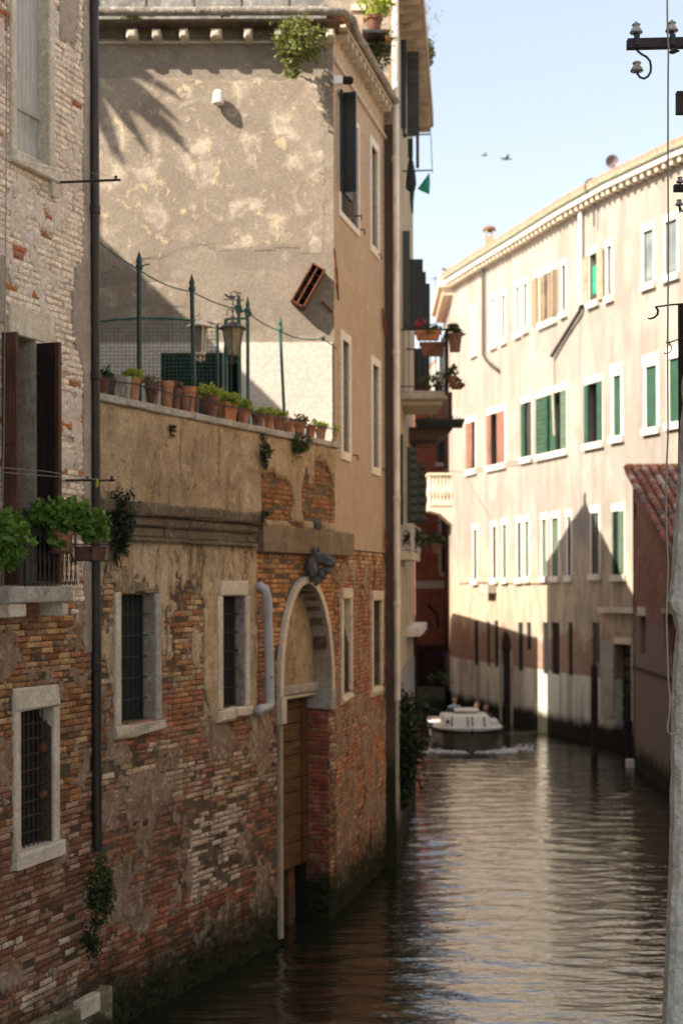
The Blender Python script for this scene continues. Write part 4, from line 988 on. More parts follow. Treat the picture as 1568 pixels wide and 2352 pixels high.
# lanterns
def lantern(name, c, s, label, fm, gm, style):
    """c = middle of the glass; s = half width at the top of the glass"""
    t = thing(name, c + Vector((0, 0, -s * 1.9)), label, 'lantern'); n = 6 if style == 'dark' else 4
    ht = s * 1.15; tw, bw = (s, s * .58) if style == 'dark' else (s * .62, s * .46); rot = .5 if n == 6 else .45
    P = lambda r, k, z: c + Vector((r * cos(rot + 2 * pi * k / n), r * sin(rot + 2 * pi * k / n), z))
    for k in range(n):
        m = MB(); m.add([P(bw, k, -ht), P(bw, k + 1, -ht), P(tw, k + 1, ht), P(tw, k, ht)], [(0, 1, 2, 3)]); pn = m.build('pane', gm, t)
        MB().tube([P(bw, k, -ht), P(tw, k, ht)], s * .06, 5).build('glazing_bar', fm, t)
    m = MB(); rs = s * 1.28; m.lathe(c, [(rs, ht), (rs * 1.02, ht + s * .06), (rs * .55, ht + s * .42), (rs * .16, ht + s * .66), (.001, ht + s * .7)], n if style != 'dark' else 8); m.build('roof', fm, t)
    MB().lathe(c + Vector((0, 0, -ht - s * .16)), [(bw * .8, 0), (bw * 1.1, s * .06), (bw * 1.05, s * .16)], 8).build('base_plate', fm, t)
    m = MB()
    for k in range(4):
        a = pi / 4 + k * pi / 2; d = Vector((cos(a), sin(a), 0))
        cu = [c + d * bw * (1.0) + Vector((0, 0, -ht - s * .1))] + [c + d * (bw * .75 + s * .2 * cos(q)) + Vector((0, 0, -ht - s * .42 + s * .2 * sin(q))) for q in np.linspace(1.4, -3.4, 9)]
        m.tube(cu, s * .035, 4)
    m.lathe(c + Vector((0, 0, -ht - s * .85)), [(.001, 0), (s * .12, s * .12), (s * .05, s * .26), (s * .16, s * .4), (s * .04, s * .6)], 8)
    m.build('bottom_scrolls', fm, t)
    m = MB()
    if style == 'dark':
        for k in range(4):
            a = .3 + k * pi / 2; d = Vector((cos(a), sin(a), 0))
            m.tube([c + d * (rs * .95 + s * .22 * cos(q)) + Vector((0, 0, ht + s * .28 + s * .2 * sin(q))) for q in np.linspace(-1.9, 2.6, 9)], s * .035, 4)
            m.tube([c + d * rs * .8 + Vector((0, 0, ht + s * .2)), c + d * rs * .35 + Vector((0, 0, ht + s * .75)), c + Vector((0, 0, ht + s * 1.25))], s * .035, 4)
        m.tube([c + Vector((0, 0, ht + s * .6)), c + Vector((0, 0, ht + s * 2.6))], s * .05, 5)
        for sg in (-1, 1): m.tube([c + Vector((sg * s * (.05 + .28 * (1 - cos(q)) / 2 + .05 * q), 0, ht + s * (1.5 + .3 * sin(q)))) for q in np.linspace(0, 4.6, 10)], s * .04, 4)
        m.build('top_scrolls', fm, t)
        m = MB(); z = ht + s * 2.65
        m.tube([c + Vector((-s * .8, 0, z)), c + Vector((s * .95, .05, z))], s * .05, 5)
        m.blob(c + Vector((-s * .1, 0, z + s * .18)), (s * .35, s * .08, s * .14), 8, .3); m.blob(c + Vector((-s * .55, 0, z + s * .32)), (s * .28, s * .05, s * .09), 8, .4, rot=Matrix.Rotation(.6, 3, 'Y'))
        for x_, z_, r_ in ((.1, .45, .25), (.55, .4, .22)): m.tube([c + Vector((s * (x_ + r_ * cos(q)), 0, z + s * (z_ + r_ * sin(q)))) for q in np.linspace(0, 5.6, 12)], s * .04, 4)
        m.build('bracket', fm, t)
    else:
        m.tube([c + Vector((0, 0, ht + s * .6)), c + Vector((0, 0, ht + s * 2.1))], s * .055, 6)
        m.tube([c + Vector((0, 0, ht + s * 1.2)), c + Vector((-s * .3, 0, ht + s * 1.0)), c + Vector((-s * .5, 0, ht + s * .9))], s * .08, 5)
        m.lathe(c + Vector((0, 0, ht + s * .66)), [(s * .1, 0), (s * .2, s * .12), (s * .06, s * .3)], 8); m.build('hanger', fm, t)
    return t
M['lamp_glass'] = plain('lamp_glass', (.30, .255, .15), .25, .25, 14, .1, dirt=(.12, .09, .05)); M['lamp_metal'] = plain('lamp_metal', (.085, .075, .07), .45, .3, 12, .2)
M['lamp_pale'] = plain('lamp_pale', (.78, .66, .50), .5, .12, 12, .1); M['lamp_glass_grey'] = plain('lamp_glass_grey', (.20, .185, .15), .3, .2, 10, .1)
lc = WG.P(WG.U(535, 786, -.05), -.05, WG.Z(535, 786, -.05))
lantern('wall_lantern', lc, .15, 'dark wrought iron lantern with amber glass hanging from the green post', M['lamp_metal'], M['lamp_glass'], 'dark')
lantern('wall_lantern', at(460, 781, 19.6), .155, 'pale sunlit lantern with white hood seen behind the wire mesh', M['lamp_pale'], M['lamp_glass_grey'], 'pale')
for q, z_ in ((lc, .5),):
    pass
# pots along the coping
LF, LY, LD, LM, LO, LR = M['leaf_fresh'], M['leaf_yellow'], M['leaf_dark'], M['leaf_mid'], M['leaf_olive'], M['leaf_dry']
TC, TD, TG = M['terracotta'], M['terracotta_dark'], M['trough_grey']
zc = zG + .092; GR = 'flower pots lined up on the garden wall'
def wpot(x, yt, wpx, lab, mat=TC, plant=None, rim=True, kind='pot', wo=-.10):
    u = WG.U(x, 950, wo); b = WG.P(u, wo, zc); s = b.y / F; r = wpx * s / 2; h = max(.08, (WG.Z(x, yt, wo)) - zc)
    pl = None
    if plant:
        m_, n_, sz, k, up = plant; pl = (m_, n_, sz, (r * 1.25, r * 1.1, k), up)
    if kind == 'pot': return pot(b, r, h, mat, lab, 'flower pot', GR, pl, rim)
    t = thing('planter_trough', b, lab, 'planter', GR); W_ = Wall((WG.P(u - r * 1.6, wo, 0)).to_2d(), (WG.P(u + r * 1.6, wo, 0)).to_2d()); L = W_.len
    m = MB(); P = W_.P; q = .012
    lo = [P(q * 2, .07, zc), P(L - q * 2, .07, zc), P(L - q * 2, -.07, zc), P(q * 2, -.07, zc)]; hi = [P(0, .09, zc + h), P(L, .09, zc + h), P(L, -.09, zc + h), P(0, -.09, zc + h)]
    ih = [P(q, .075, zc + h), P(L - q, .075, zc + h), P(L - q, -.075, zc + h), P(q, -.075, zc + h)]; il = [p + Vector((0, 0, -.03)) for p in ih]
    m.add(lo + hi + ih + il, [(3, 2, 1, 0)] + [(k, (k + 1) % 4, 4 + (k + 1) % 4, 4 + k) for k in range(4)] + [(4 + k, 4 + (k + 1) % 4, 8 + (k + 1) % 4, 8 + k) for k in range(4)] + [(8 + k, 8 + (k + 1) % 4, 12 + (k + 1) % 4, 12 + k) for k in range(4)] + [(12, 13, 14, 15)])
    m.build('trough', mat, t)
    MB().box(W_, q, L - q, -.073, .073, zc + h - .04, zc + h - .022).build('soil', M['soil'], t)
    if plant: foliage(P(L / 2, 0, zc + h + plant[4]), (L * .55, .11, plant[3]), plant[1], plant[2], plant[0], 'foliage', t)
    return t
wpot(238, 868, 30, 'dark pot with a small bushy plant, half hidden by the brown drainpipe', TD, (LM, 160, .05, .08, .04))
wpot(263, 862, 30, 'weathered grey trough with nothing growing in it, leftmost on the wall', TG, None, kind='trough')
wpot(291, 866, 22, 'pale grey pot wedged between the grey trough and the first bright green plant', M['stone_grey'], None, rim=False)
wpot(307, 868, 32, 'terracotta pot with bright green grass at the foot of the first fence post', TC, (LY, 480, .055, .055, .04))
wpot(350, 884, 34, 'dark clay pot with dry grey heather, right of the first fence post', TD, (LR, 220, .045, .06, .03))
wpot(384, 876, 31, 'tall plain terracotta pot with nothing in it, left one of the two tall ones', TC, None)
wpot(405, 893, 22, 'small clay pot with a withered plant between the two tall terracotta pots', TD, (LR, 140, .04, .05, .03))
wpot(433, 889, 36, 'broad empty terracotta pot, right one of the two tall ones', TC, None)
wpot(452, 900, 14, 'little clay pot tucked behind the second fence post', TD, None, wo=-.2)
wpot(481, 911, 44, 'dark pot crowned with a round cushion of lime green leaves', TD, (LY, 620, .06, .065, .055))
wpot(519, 925, 34, 'long clay trough under the dark lantern, with glowing yellow green leaves', TC, (LY, 620, .06, .06, .05), kind='trough')
wpot(559, 940, 30, 'terracotta pot with yellow green leaves at the foot of the post beside the lantern', TC, (LY, 420, .055, .06, .05))
wpot(592, 950, 30, 'dark clay pot with low sunlit sprouts, right of the lantern posts', TD, (LY, 240, .05, .04, .035))
wpot(617, 954, 24, 'clay pot with pale yellow sprouts left of the leaning post', TC, (LY, 300, .05, .05, .045))
wpot(640, 957, 28, 'clay pot with yellow flowers at the foot of the leaning post', TC, (LY, 320, .05, .05, .045))
wpot(664, 968, 24, 'plain clay pot right of the leaning fence post', TC, (LR, 90, .035, .03, .02))
wpot(688, 970, 28, 'clay pot full of dry brown stalks above the ivy tuft', TC, (LR, 150, .05, .06, .04))
wpot(713, 978, 24, 'clay pot with one thin upright shoot', TC, (LO, 90, .04, .07, .05))
wpot(736, 984, 26, 'clay pot with yellow leaves, second from the tan house', TC, (LY, 280, .05, .05, .045))
wpot(762, 992, 26, 'clay pot with yellow leaves touching the corner of the tan house', TC, (LY, 280, .05, .05, .045))
rl = thing('pot_rail', WG.P(uG / 2, .02, zc), 'thin iron rail that holds the row of flower pots on the garden wall', 'rail')
r_ = MB(); us_ = np.linspace(.02, uG - .1, 16)
r_.tube([WG.P(u, .03, zc + .19 - .02 * (k % 3 == 1)) for k, u in enumerate(us_)], .009, 5); r_.build('bar', M['dark_metal'], rl)
for u in us_[1::2]:
    MB().tube([WG.P(u, .03, zc + .2), WG.P(u - .04, .03, zc + .06), WG.P(u - .05, .02, zc)], .009, 5).build('strut', M['dark_metal'], rl)

# ------------------------------------------------------------------ plants on the walls
def wallplant(W, x, y, w_, rad, n, size, mat, lab, name='wall_plant', droop=.5, shape=None, **kw):
    c = W.P(W.U(x, y, w_), w_, W.Z(x, y, w_)); o = foliage(c, rad, n, size, mat, name, None, droop, shape=shape, label=lab, cat='wall plant', **kw); return o
tri = lambda q, rr: Vector((q.x * (1 - .45 * (1 - q.z) / 2 * 1.3), q.y, q.z))
wallplant(WG, 277, 1195, .14, (.20, .14, .36), 1500, .045, LD, 'dark green plant trailing from the cornice beside the brown drainpipe', shape=tri)
wallplant(WG, 278, 1270, .08, (.09, .08, .18), 260, .035, LD, 'thin trailing tip of dark leaves left of the first barred window')
wallplant(WG, 391, 987, .05, (.06, .06, .09), 160, .035, LD, 'small dark tuft growing high on the plaster garden wall')
wallplant(WG, 609, 1035, .08, (.11, .09, .26), 500, .04, LD, 'dark tuft hanging under the coping above the exposed bricks', shape=tri)
wallplant(WG, 688, 1018, .10, (.17, .12, .16), 520, .045, LM, 'grey green tuft growing from the coping near the tan house')
wallplant(WG, 604, 1190, .14, (.12, .08, .10), 260, .035, LD, 'low dark moss tuft where the cornice meets the concrete band')
wallplant(WA, 232, 2040, .26, (.13, .16, .36), 1300, .05, LM, 'leafy plant growing on the foot of the brown drainpipe', droop=.2)
wallplant(WA, 212, 2160, .24, (.10, .12, .22), 420, .045, LD, 'darker leaves hanging down to the plinth below the drainpipe plant')
wallplant(WE, 688, 92, .50, (.34, .22, .30), 1500, .07, LO, 'sunlit yellow green bush growing out of the stone gutter', droop=.3)
wallplant(WE, 674, 150, .46, (.12, .12, .20), 420, .06, LO, 'tapering spray of leaves hanging below the gutter bush')
wallplant(WE, 316, 33, .3, (.22, .1, .06), 300, .06, LY, 'low yellow green weed on the gutter right of the drainpipe')
wallplant(WE, 518, 30, .3, (.10, .08, .05), 90, .05, LY, 'tiny yellow weed on the gutter in the middle of the eave')

# balcony plants of house A
def atA(x, y, w_): return WA.P(WA.U(x, y, w_), w_, WA.Z(x, y, w_))
b = atA(140, 1268, .33); t = pot(b, .135, .22, TC, 'large terracotta pot with a lush green leafy plant on the balcony railing', 'flower pot', None, None)
MB().lathe(b + Vector((0, 0, -.02)), [(.10, 0), (.13, .03), (.12, .035)], 14).build('saucer', TD, t)
foliage(b + Vector((-.03, 0, .36)), (.31, .24, .165), 1500, .075, LF, 'foliage', t, elong=1.25)
foliage(b + Vector((.30, .1, .27)), (.16, .16, .14), 520, .07, LF, 'foliage', t, elong=1.25)
foliage(b + Vector((0.0, -.1, .15)), (.09, .1, .10), 160, .065, LF, 'foliage', t, elong=1.25)
b = atA(8, 1268, .3); t = pot(b, .11, .2, TC, 'leafy green potted plant spilling over the left end of the balcony', 'flower pot', None, None)
foliage(b + Vector((0.02, 0, .12)), (.20, .2, .27), 1000, .075, LF, 'foliage', t, elong=1.25)
b = atA(205, 1288, .36); t = thing('planter_trough', b, 'empty brown plastic trough in an iron holder at the right end of the balcony', 'planter'); W_ = Wall((b.x - .15, b.y - .02), (b.x + .17, b.y + .06))
m = MB(); P = W_.P; L = W_.len
m.add([P(.02, .07, b.z), P(L - .02, .07, b.z), P(L - .02, -.07, b.z), P(.02, -.07, b.z), P(0, .09, b.z + .15), P(L, .09, b.z + .15), P(L, -.09, b.z + .15), P(0, -.09, b.z + .15)], [(3, 2, 1, 0), (0, 1, 5, 4), (1, 2, 6, 5), (2, 3, 7, 6), (3, 0, 4, 7)])
m.box(W_, .01, L - .01, -.07, .07, b.z + .11, b.z + .12); m.build('trough', TD, t)
m = MB()
for u in (-.02, L * .5, L + .04): m.tube([P(u, -.1, b.z + .18), P(u, .11, b.z + .18), P(u, .09, b.z - .01), P(u, -.1, b.z - .01)], .007, 5)
m.tube([P(-.02, .11, b.z + .17), P(L + .06, .11, b.z + .17)], .007, 5); m.tube([P(-.02, .09, b.z), P(L + .02, .09, b.z)], .007, 5); m.build('holder', M['dark_metal'], t)
# clothes lines of house A
def atd(x, y, d): return at(x, y, d)
c0 = atA(130, 419, .02); c1 = c0 + WA.n * .62 + Vector((0, 0, .02)); c1 = atd(277, 413, 14.85)
t = thing('clothesline', c0, 'upper clothesline bracket sticking out below the grey shuttered window', 'clothesline')
MB().tube([c0, c1], .014, 8).build('rod', M['dark_metal'], t)
for k in (.55, .93): p = c0 + (c1 - c0) * k; MB().lathe(p, [(.02, 0), (.012, .02), (.02, .04)], 8).build('pulley', M['dark_metal'], t)
MB().tube([c0 + (c1 - c0) * .9 + Vector((0, 0, .03)), atd(100, 375, 14.4), atd(-40, 320, 13.2)], .0022, 4).build('line', M['cable_pale'], t)
MB().tube([c0 + (c1 - c0) * .5 + Vector((0, 0, .03)), atd(90, 382, 14.3), atd(-40, 345, 13.2)], .0022, 4).build('line', M['cable_pale'], t)
c0 = atA(152, 1103, .02); c1 = atd(263, 1103, 14.7)
t = thing('clothesline', c0, 'lower clothesline bracket with two pale lines beside the brown shutters', 'clothesline')
MB().tube([c0, c1], .014, 8).build('rod', M['dark_metal'], t)
for k in (.45, .95): p = c0 + (c1 - c0) * k; MB().lathe(p, [(.02, 0), (.012, .02), (.02, .04)], 8).build('pulley', M['dark_metal'], t)
MB().tube([c0 + (c1 - c0) * .92 + Vector((0, 0, .0)), atd(120, 1094, 14.2), atd(-40, 1081, 13.2)], .0035, 4).build('line', M['cable_pale'], t)
MB().tube([c0 + (c1 - c0) * .45 + Vector((0, 0, .03)), atd(100, 1082, 14.1), atd(-40, 1070, 13.2)], .0035, 4).build('line', M['cable_pale'], t)
p = atd(224, 1106, 14.8); m = MB(); m.box(WORLD, p.x - .012, p.x - .003, -p.y - .01, -p.y + .01, p.z - .06, p.z + .03); m.box(WORLD, p.x + .003, p.x + .012, -p.y - .01, -p.y + .01, p.z - .05, p.z + .03)
m.build('clothes_peg', M['yellow_plastic'], label='yellow clothes peg clipped to the lower clothesline', cat='clothes peg')
cb = thing('hanging_cable', atA(10, 1380, .05), 'pale cable hanging down the left edge of the brick house and ending in a loop', 'cable')
pts = [atA(x, y, .05 + .25 * (1200 < y < 1300)) for x, y in ((17, -30), (14, 500), (10, 1000), (6, 1180), (8, 1300), (10, 1370), (14, 1388), (24, 1397), (36, 1394), (39, 1387), (30, 1384), (12, 1386), (-6, 1389))]
MB().tube(pts, .0055, 5).build('cable', M['cable_pale'], cb)

# ================================================================== B  tall house with balconies beyond the tan one
WB0 = Wall((.55, 25.47), (.955, 25.47)); WB = Wall((.955, 25.47), (1.76, 34.4)); zB = 16.3
hB = thing('balcony_house', (0, 30, 0), 'tall narrow-looking house with white drainpipe, dark shutters and flowered balconies', 'house')
mm = MB(); mm.box(WB0, -.5, WB0.len, -.4, 0, -1, 13.3); mm.build('shaded_end_wall', M['brown_side'], hB)  # shade on this lower part of the wall is put into the dark brown
mm = MB(); mm.add([Vector((-6, 25.9, -1)), Vector((.9, 25.88, -1)), WB.P(WB.len, -.02, -1), Vector((-6, 34.4, -1)), Vector((-6, 25.9, zB)), Vector((.9, 25.88, zB)), WB.P(WB.len, -.02, zB), Vector((-6, 34.4, zB))], [(0, 1, 2, 3), (4, 7, 6, 5), (0, 4, 5, 1), (1, 5, 6, 2), (2, 6, 7, 3), (3, 7, 4, 0)]); mm.build('house_body', M['pale_side'], hB)
MB().box(WB, .0, WB.len, -.3, 0, 3.4, zB).build('canal_wall', M['pale_side'], hB)
MB().box(WB, .0, WB.len, -.3, .02, -1, 3.38).build('grey_base', plaster('grey_base', (.36, .36, .36), (.30, .30, .31), (.42, .42, .42), .8, moss=(.4, 1.3)), hB)
MB().box(WB0, -6, WB0.len - .06, -.3, .002, 13.35, zB).build('upper_end_wall', M['end_patch'], hB)
MB().box(WB, .2, WB.len, -.3, .50, zB - .2, zB + .02).build('eave', M['chimney_brick'], hB)
u = .3
while u < WB.len:
    MB().box(WB, u, u + .12, 0, .44, zB - .36, zB - .2).build('rafter', M['chimney_brick'], hB); u += .42
MB().add([WB.P(.2, .5, zB + .02), WB.P(WB.len, .5, zB + .02), WB.P(WB.len, -4, zB + 1.6), WB.P(.2, -4, zB + 1.6)], [(0, 1, 2, 3)])
m = MB(); m.poly([WB.P(.2, .5, zB + .02), WB.P(WB.len, .5, zB + .02), WB.P(WB.len, -3, zB + 1.2), WB.P(.2, -3, zB + 1.2)], (0, 0, .12)); m.build('roof', M['orange_brick'], hB)
pw = thing('x', (0, 0, 0), 'x', 'x'); bpy.data.objects.remove(pw)
px_ = at(910, 1000, 25.3); pr = .056
dp = MB().tube([Vector((px_.x + .012, px_.y, 17)), Vector((px_.x, px_.y, 3.0))], pr, 14).build('drainpipe', M['pipe_pale'], hB)
for y_ in (370, 815, 1150, 1393, 60): 
    z = at(910, y_, 25.3).z; MB().lathe((px_.x, px_.y, z), [(pr, 0), (pr * 1.2, .01), (pr * 1.2, .07), (pr, .09)], 14).build('collar', M['pipe_pale'], dp)
def cam_box(x0, x1, y0, y1, d, th, mat, name, parent, j=0.0, **kw):
    """upright panel facing down the canal, with thickness th going away"""
    a, c = at(x0, (y0 + y1) / 2, d), at(x1, (y0 + y1) / 2, d); z1, z0 = at(x0, y0, d).z, at(x0, y1, d).z
    return MB().box(WORLD, a.x, c.x, -(d + th), -d, z0, z1).build(name, mat, parent, **kw)
def slatted(x0, x1, y0, y1, d, n, mat, lab=None):
    o = cam_box(x0, x1, y0, y1, d, .04, mat, 'shutter', hB, label=lab); a, c = at(x0, 0, d), at(x1, 0, d); z1, z0 = at(x0, y0, d).z, at(x0, y1, d).z
    for k in range(n):
        z = z0 + (z1 - z0) * (k + .1) / n; MB().add([Vector((a.x + .03, d - .002, z)), Vector((c.x - .03, d - .002, z)), Vector((c.x - .03, d - .03, z + .06)), Vector((a.x + .03, d - .03, z + .06)), Vector((a.x + .03, d - .002, z + (z1 - z0) / n * .85)), Vector((c.x - .03, d - .002, z + (z1 - z0) / n * .85))], [(0, 1, 2, 3), (3, 2, 5, 4)])
        m = MB(); m.add([Vector((a.x + .03, d - .002, z)), Vector((c.x - .03, d - .002, z)), Vector((c.x - .03, d - .03, z + .05)), Vector((a.x + .03, d - .03, z + .05)), Vector((a.x + .03, d - .002, z + (z1 - z0) / n * .85)), Vector((c.x - .03, d - .002, z + (z1 - z0) / n * .85))], [(0, 1, 2, 3), (3, 2, 5, 4), (0, 3, 4), (1, 5, 2)]); m.build('slat', mat, o)
    return o
MB().box(WB, WB.U(921, 200), WB.U(926, 200), .0, .06, WB.Z(923, 294), WB.Z(923, 91)).build('shutter', M['shutter_black'], hB)
cam_box(920, 932, 91, 294, 27.6, .05, M['shutter_black'], 'shutter', hB)
slatted(934, 962, 118, 312, 28.4, 11, M['shutter_slate'], 'slate grey slatted shutter standing open high on the wall')
cam_box(936, 948, 318, 362, 30.0, .05, M['shutter_black'], 'shutter', hB); cam_box(955, 962, 300, 385, 30.4, .05, M['shutter_black'], 'shutter', hB)
cam_box(924, 941, 530, 756, 28.0, .05, M['shutter_olive'], 'shutter', hB, label='olive shutter panel above the upper balcony')
cam_box(941, 971, 595, 757, 29.0, .05, M['shutter_black'], 'shutter', hB); cam_box(962, 978, 624, 757, 30.2, .05, M['shutter_black'], 'shutter', hB); cam_box(968, 987, 651, 757, 31.6, .05, M['shutter_black'], 'shutter', hB)
cam_box(919, 925, 997, 1205, 26.4, .05, M['shutter_black'], 'shutter', hB)
slatted(934, 957, 1027, 1202, 28.0, 9, M['shutter_slate'], 'left of the two slate grey shutters above the lowest balcony'); slatted(956, 976, 1062, 1202, 29.6, 7, M['shutter_slate'], 'right of the two slate grey shutters above the lowest balcony')
cam_box(925, 934, 1000, 1203, 27.2, .03, M['pale_side'], 'window_reveal', hB)
# fluted ground storey wall
for k in range(9):
    x = 917 + k * 3.6; u = WB.U(x, 1450, .03)
    if u < WB.len: MB().box(WB, u, u + .35, 0, .02 + .02 * (k % 2), 3.42, 5.4).build('fluted_panel', M['fluted'], hB)
MB().box(WB, WB.U(930, 1450), WB.len, .0, .3, 3.98, 4.15).build('awning_board', M['stone_white'], hB)
cam_box(945, 974, 1441, 1456, 33.0, .4, M['stone_white'], 'canopy', hB)
cam_box(950, 957, 1456, 1640, 33.8, .2, M['shutter_black'], 'door', hB)
# balconies (parts of the house): slab, railing, pots are things
def rod(a, b, r, n=5): return MB().tube([a, b], r, n)
def balcony(d0, d1, x1, ytop, ybot, ythick, mat, name, hrail=True, nb=9):
    """slab from the wall to the pixel column x1, between distances d0 and d1"""
    z0, z1 = at(x1, ythick, d0).z, at(x1, ybot, d0).z; xo = at(x1, ybot, d0).x; xi = WB.P((d0 - 25.47), 0, 0).x - .05
    o = MB().stone(WORLD, xi, xo, -d1, -d0, z0, z1, .02, .003).build(name, mat, hB)
    zt = at(x1, ytop, d0).z; m = MB()
    for d in (d0, d1): m.tube([Vector((xi, d, zt)), Vector((xo, d, zt))], .018, 5)
    m.tube([Vector((xo, d0, zt)), Vector((xo, d1, zt))], .018, 5); m.tube([Vector((xo, d0, z1 + .08)), Vector((xo, d1, z1 + .08))], .012, 5); m.tube([Vector((xi, d0, z1 + .08)), Vector((xo, d0, z1 + .08))], .012, 5)
    rr_ = m.build('railing', M['dark_metal'] if mat is not M['stone'] else M['pipe_grey'], o)
    for k in range(nb + 1):
        x = xi + (xo - xi) * k / nb; rod(Vector((x, d0, z1)), Vector((x, d0, zt)), .008).build('bar', M['dark_metal'], rr_) if False else None
    m = MB()
    for k in range(nb + 1):
        x = xi + (xo - xi) * k / nb; m.tube([Vector((x, d0, z1)), Vector((x, d0, zt))], .008, 5)
    for k in range(nb): y = d0 + (d1 - d0) * k / nb; m.tube([Vector((xo, y, z1)), Vector((xo, y, zt))], .008, 5)
    m.build('bars', M['dark_metal'], o, kind='stuff')
    rod(Vector((xo, d0, z1 - .1)), Vector((xo, d0, zt + .02)), .035).build('post', M['dark_metal'], o)
    return xo, z1, zt
xo, zs1, zt1 = balcony(27.9, 30.2, 1026, 757, 897, 916, M['stone_grey'], 'upper_balcony')
cam_box(918, 1015, 917, 930, 28.2, 1.6, M['fluted'], 'balcony_beam', hB)
def trough(x0, x1, y0, y1, d, mat, lab, plant=None, th=.22):
    a, c = at(x0, (y0 + y1) / 2, d), at(x1, (y0 + y1) / 2, d); z1, z0 = at(x0, y0, d).z, at(x0, y1, d).z
    b = Vector(((a.x + c.x) / 2, d + th / 2, z0)); t = thing('planter_trough', b, lab, 'planter', 'planters on the balconies')
    m = MB(); q = .04; lo = [(a.x + q, d + q, z0), (c.x - q, d + q, z0), (c.x - q, d + th - q, z0), (a.x + q, d + th - q, z0)]; hi = [(a.x, d, z1), (c.x, d, z1), (c.x, d + th, z1), (a.x, d + th, z1)]
    m.add([Vector(v) for v in lo + hi], [(3, 2, 1, 0), (4, 5, 6, 7)] + [(k, (k + 1) % 4, 4 + (k + 1) % 4, 4 + k) for k in range(4)]); m.build('trough', mat, t)
    MB().box(WORLD, a.x - .012, c.x + .012, -(d + th + .012), -(d - .012), z1 - .05, z1 - .001).build('rim', mat, t)
    if plant: foliage(Vector((b.x, b.y, z1 + plant[3] * .6)), ((c.x - a.x) / 2 * 1.05, .15, plant[3]), plant[1], plant[2], plant[0], 'foliage', t)
    return t
cam_box(950, 986, 800, 896, 30.0, .05, M['shutter_black'], 'balcony_door', hB)
t = trough(954, 1012, 758, 779, 27.6, TC, 'terracotta window box hooked on the top rail of the upper balcony', (LM, 220, .07, .10))
foliage(at(965, 742, 27.7), (.09, .08, .08), 60, .05, M['petal'], 'flowers', t)
trough(966, 1022, 785, 816, 27.7, TD, 'dark red planter hanging below the window box of the upper balcony')
trough(1030, 1061, 764, 806, 27.5, TD, 'planter on the outer corner of the upper balcony with a leafy plant', (LM, 260, .08, .14))
trough(1034, 1066, 880, 892, 27.6, TD, 'flat tray of plants at the outer foot of the upper balcony', (LM, 150, .07, .07))
for x, w_, lab, pm in ((980, 16, 'small pot at the foot of the upper balcony railing, left of three', LO), (1006, 20, 'green leafy pot in the middle of three at the foot of the upper balcony railing', LM), (1036, 22, 'bushy pot by the outer post of the upper balcony, right of three', LM)):
    b = at(x, 895, 28.1 if x < 1026 else 27.6); b.z = zs1 if x < 1026 else at(1034, 880, 27.6).z; pot(b, w_ / 2 / 116, .14, TD, lab, 'flower pot', 'planters on the balconies', (pm, 170, .07, (.14, .12, .12), .08))
# lower, deeper balcony
xo2 = at(1040, 980, 31.5).x
m = MB(); a = at(940, 985, 31.5); c = at(1042, 985, 31.5); e = at(985, 1018, 31.5)
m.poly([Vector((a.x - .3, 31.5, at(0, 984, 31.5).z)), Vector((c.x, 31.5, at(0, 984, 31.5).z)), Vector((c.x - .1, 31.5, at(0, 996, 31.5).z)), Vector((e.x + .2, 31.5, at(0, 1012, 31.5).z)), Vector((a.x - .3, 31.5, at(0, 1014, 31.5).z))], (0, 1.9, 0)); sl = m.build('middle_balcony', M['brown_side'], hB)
trough(955, 1066, 962, 981, 31.2, M['shutter_black'], 'long black planter along the edge of the middle balcony', (LM, 60, .07, .05), .3)
MB().tube([Vector((at(1030, 0, 31.3).x, 31.3, at(0, 982, 31.3).z)), Vector((at(1030, 0, 31.3).x, 31.3, at(0, 905, 31.3).z))], .05, 6).build('balcony_post', M['shutter_brown'], hB)
for x, y in ((985, 958), (1003, 952)): b = at(x, 962, 31.4); pot(b, .07, .1, TC, 'terracotta pot with a sprig on the middle balcony, %s' % ('left one' if x < 990 else 'right one'), 'flower pot', 'planters on the balconies', (LM, 70, .06, (.08, .08, .14), .1))
trough(957, 995, 1019, 1030, 31.8, TD, 'reddish box hanging under the middle balcony')
# lowest balcony
m = MB(); d0 = 27.2
zsl = at(930, 1266, d0).z; xi = .9; xo3 = at(962, 1270, d0).x
m.poly([Vector((xi, d0, zsl)), Vector((xo3 - .15, d0, zsl)), Vector((xo3 + .15, d0 + 2.4, zsl)), Vector((xi, d0 + 2.4, zsl))], (0, 0, -.16)); sl = m.build('lowest_balcony', M['stone'], hB)
zt = at(930, 1205, d0).z; m = MB(); pts = [Vector((xi, d0, zt)), Vector((xo3 - .15, d0, zt)), Vector((xo3 + .15, d0 + 2.4, zt))]
m.tube(pts, .02, 6); m.tube([p - Vector((0, 0, zt - zsl - .06)) for p in pts], .016, 6); m.build('railing', M['pipe_grey'], sl)
for k in range(3): x = .95 + (xo3 - 1.1) * k / 2; rod(Vector((x, d0, zsl - .1)), Vector((x, d0, zt)), .02).build('bar', M['pipe_grey'], sl)
for k in range(1, 12): f_ = k / 11; p = pts[1] + (pts[2] - pts[1]) * f_; rod(Vector((p.x, p.y, zsl)), Vector((p.x, p.y, zt)), .018).build('bar', M['pipe_grey'], sl)
foliage(at(950, 1240, 28.2), (.2, .3, .25), 380, .08, LM, 'balcony_plant', None, label='green shrub growing behind the railing of the lowest balcony', cat='plant')
hb = thing('hanging_basket_pole', at(975, 1220, 29), 'thin pole reaching out from the lowest balcony with a hanging basket of flowers', 'pole')
MB().tube([at(920, 1206, 29), at(1022, 1200, 29)], .014, 5).tube([at(975, 1222, 29), at(1022, 1222, 29)], .014, 5).build('pole', M['dark_metal'], hb)
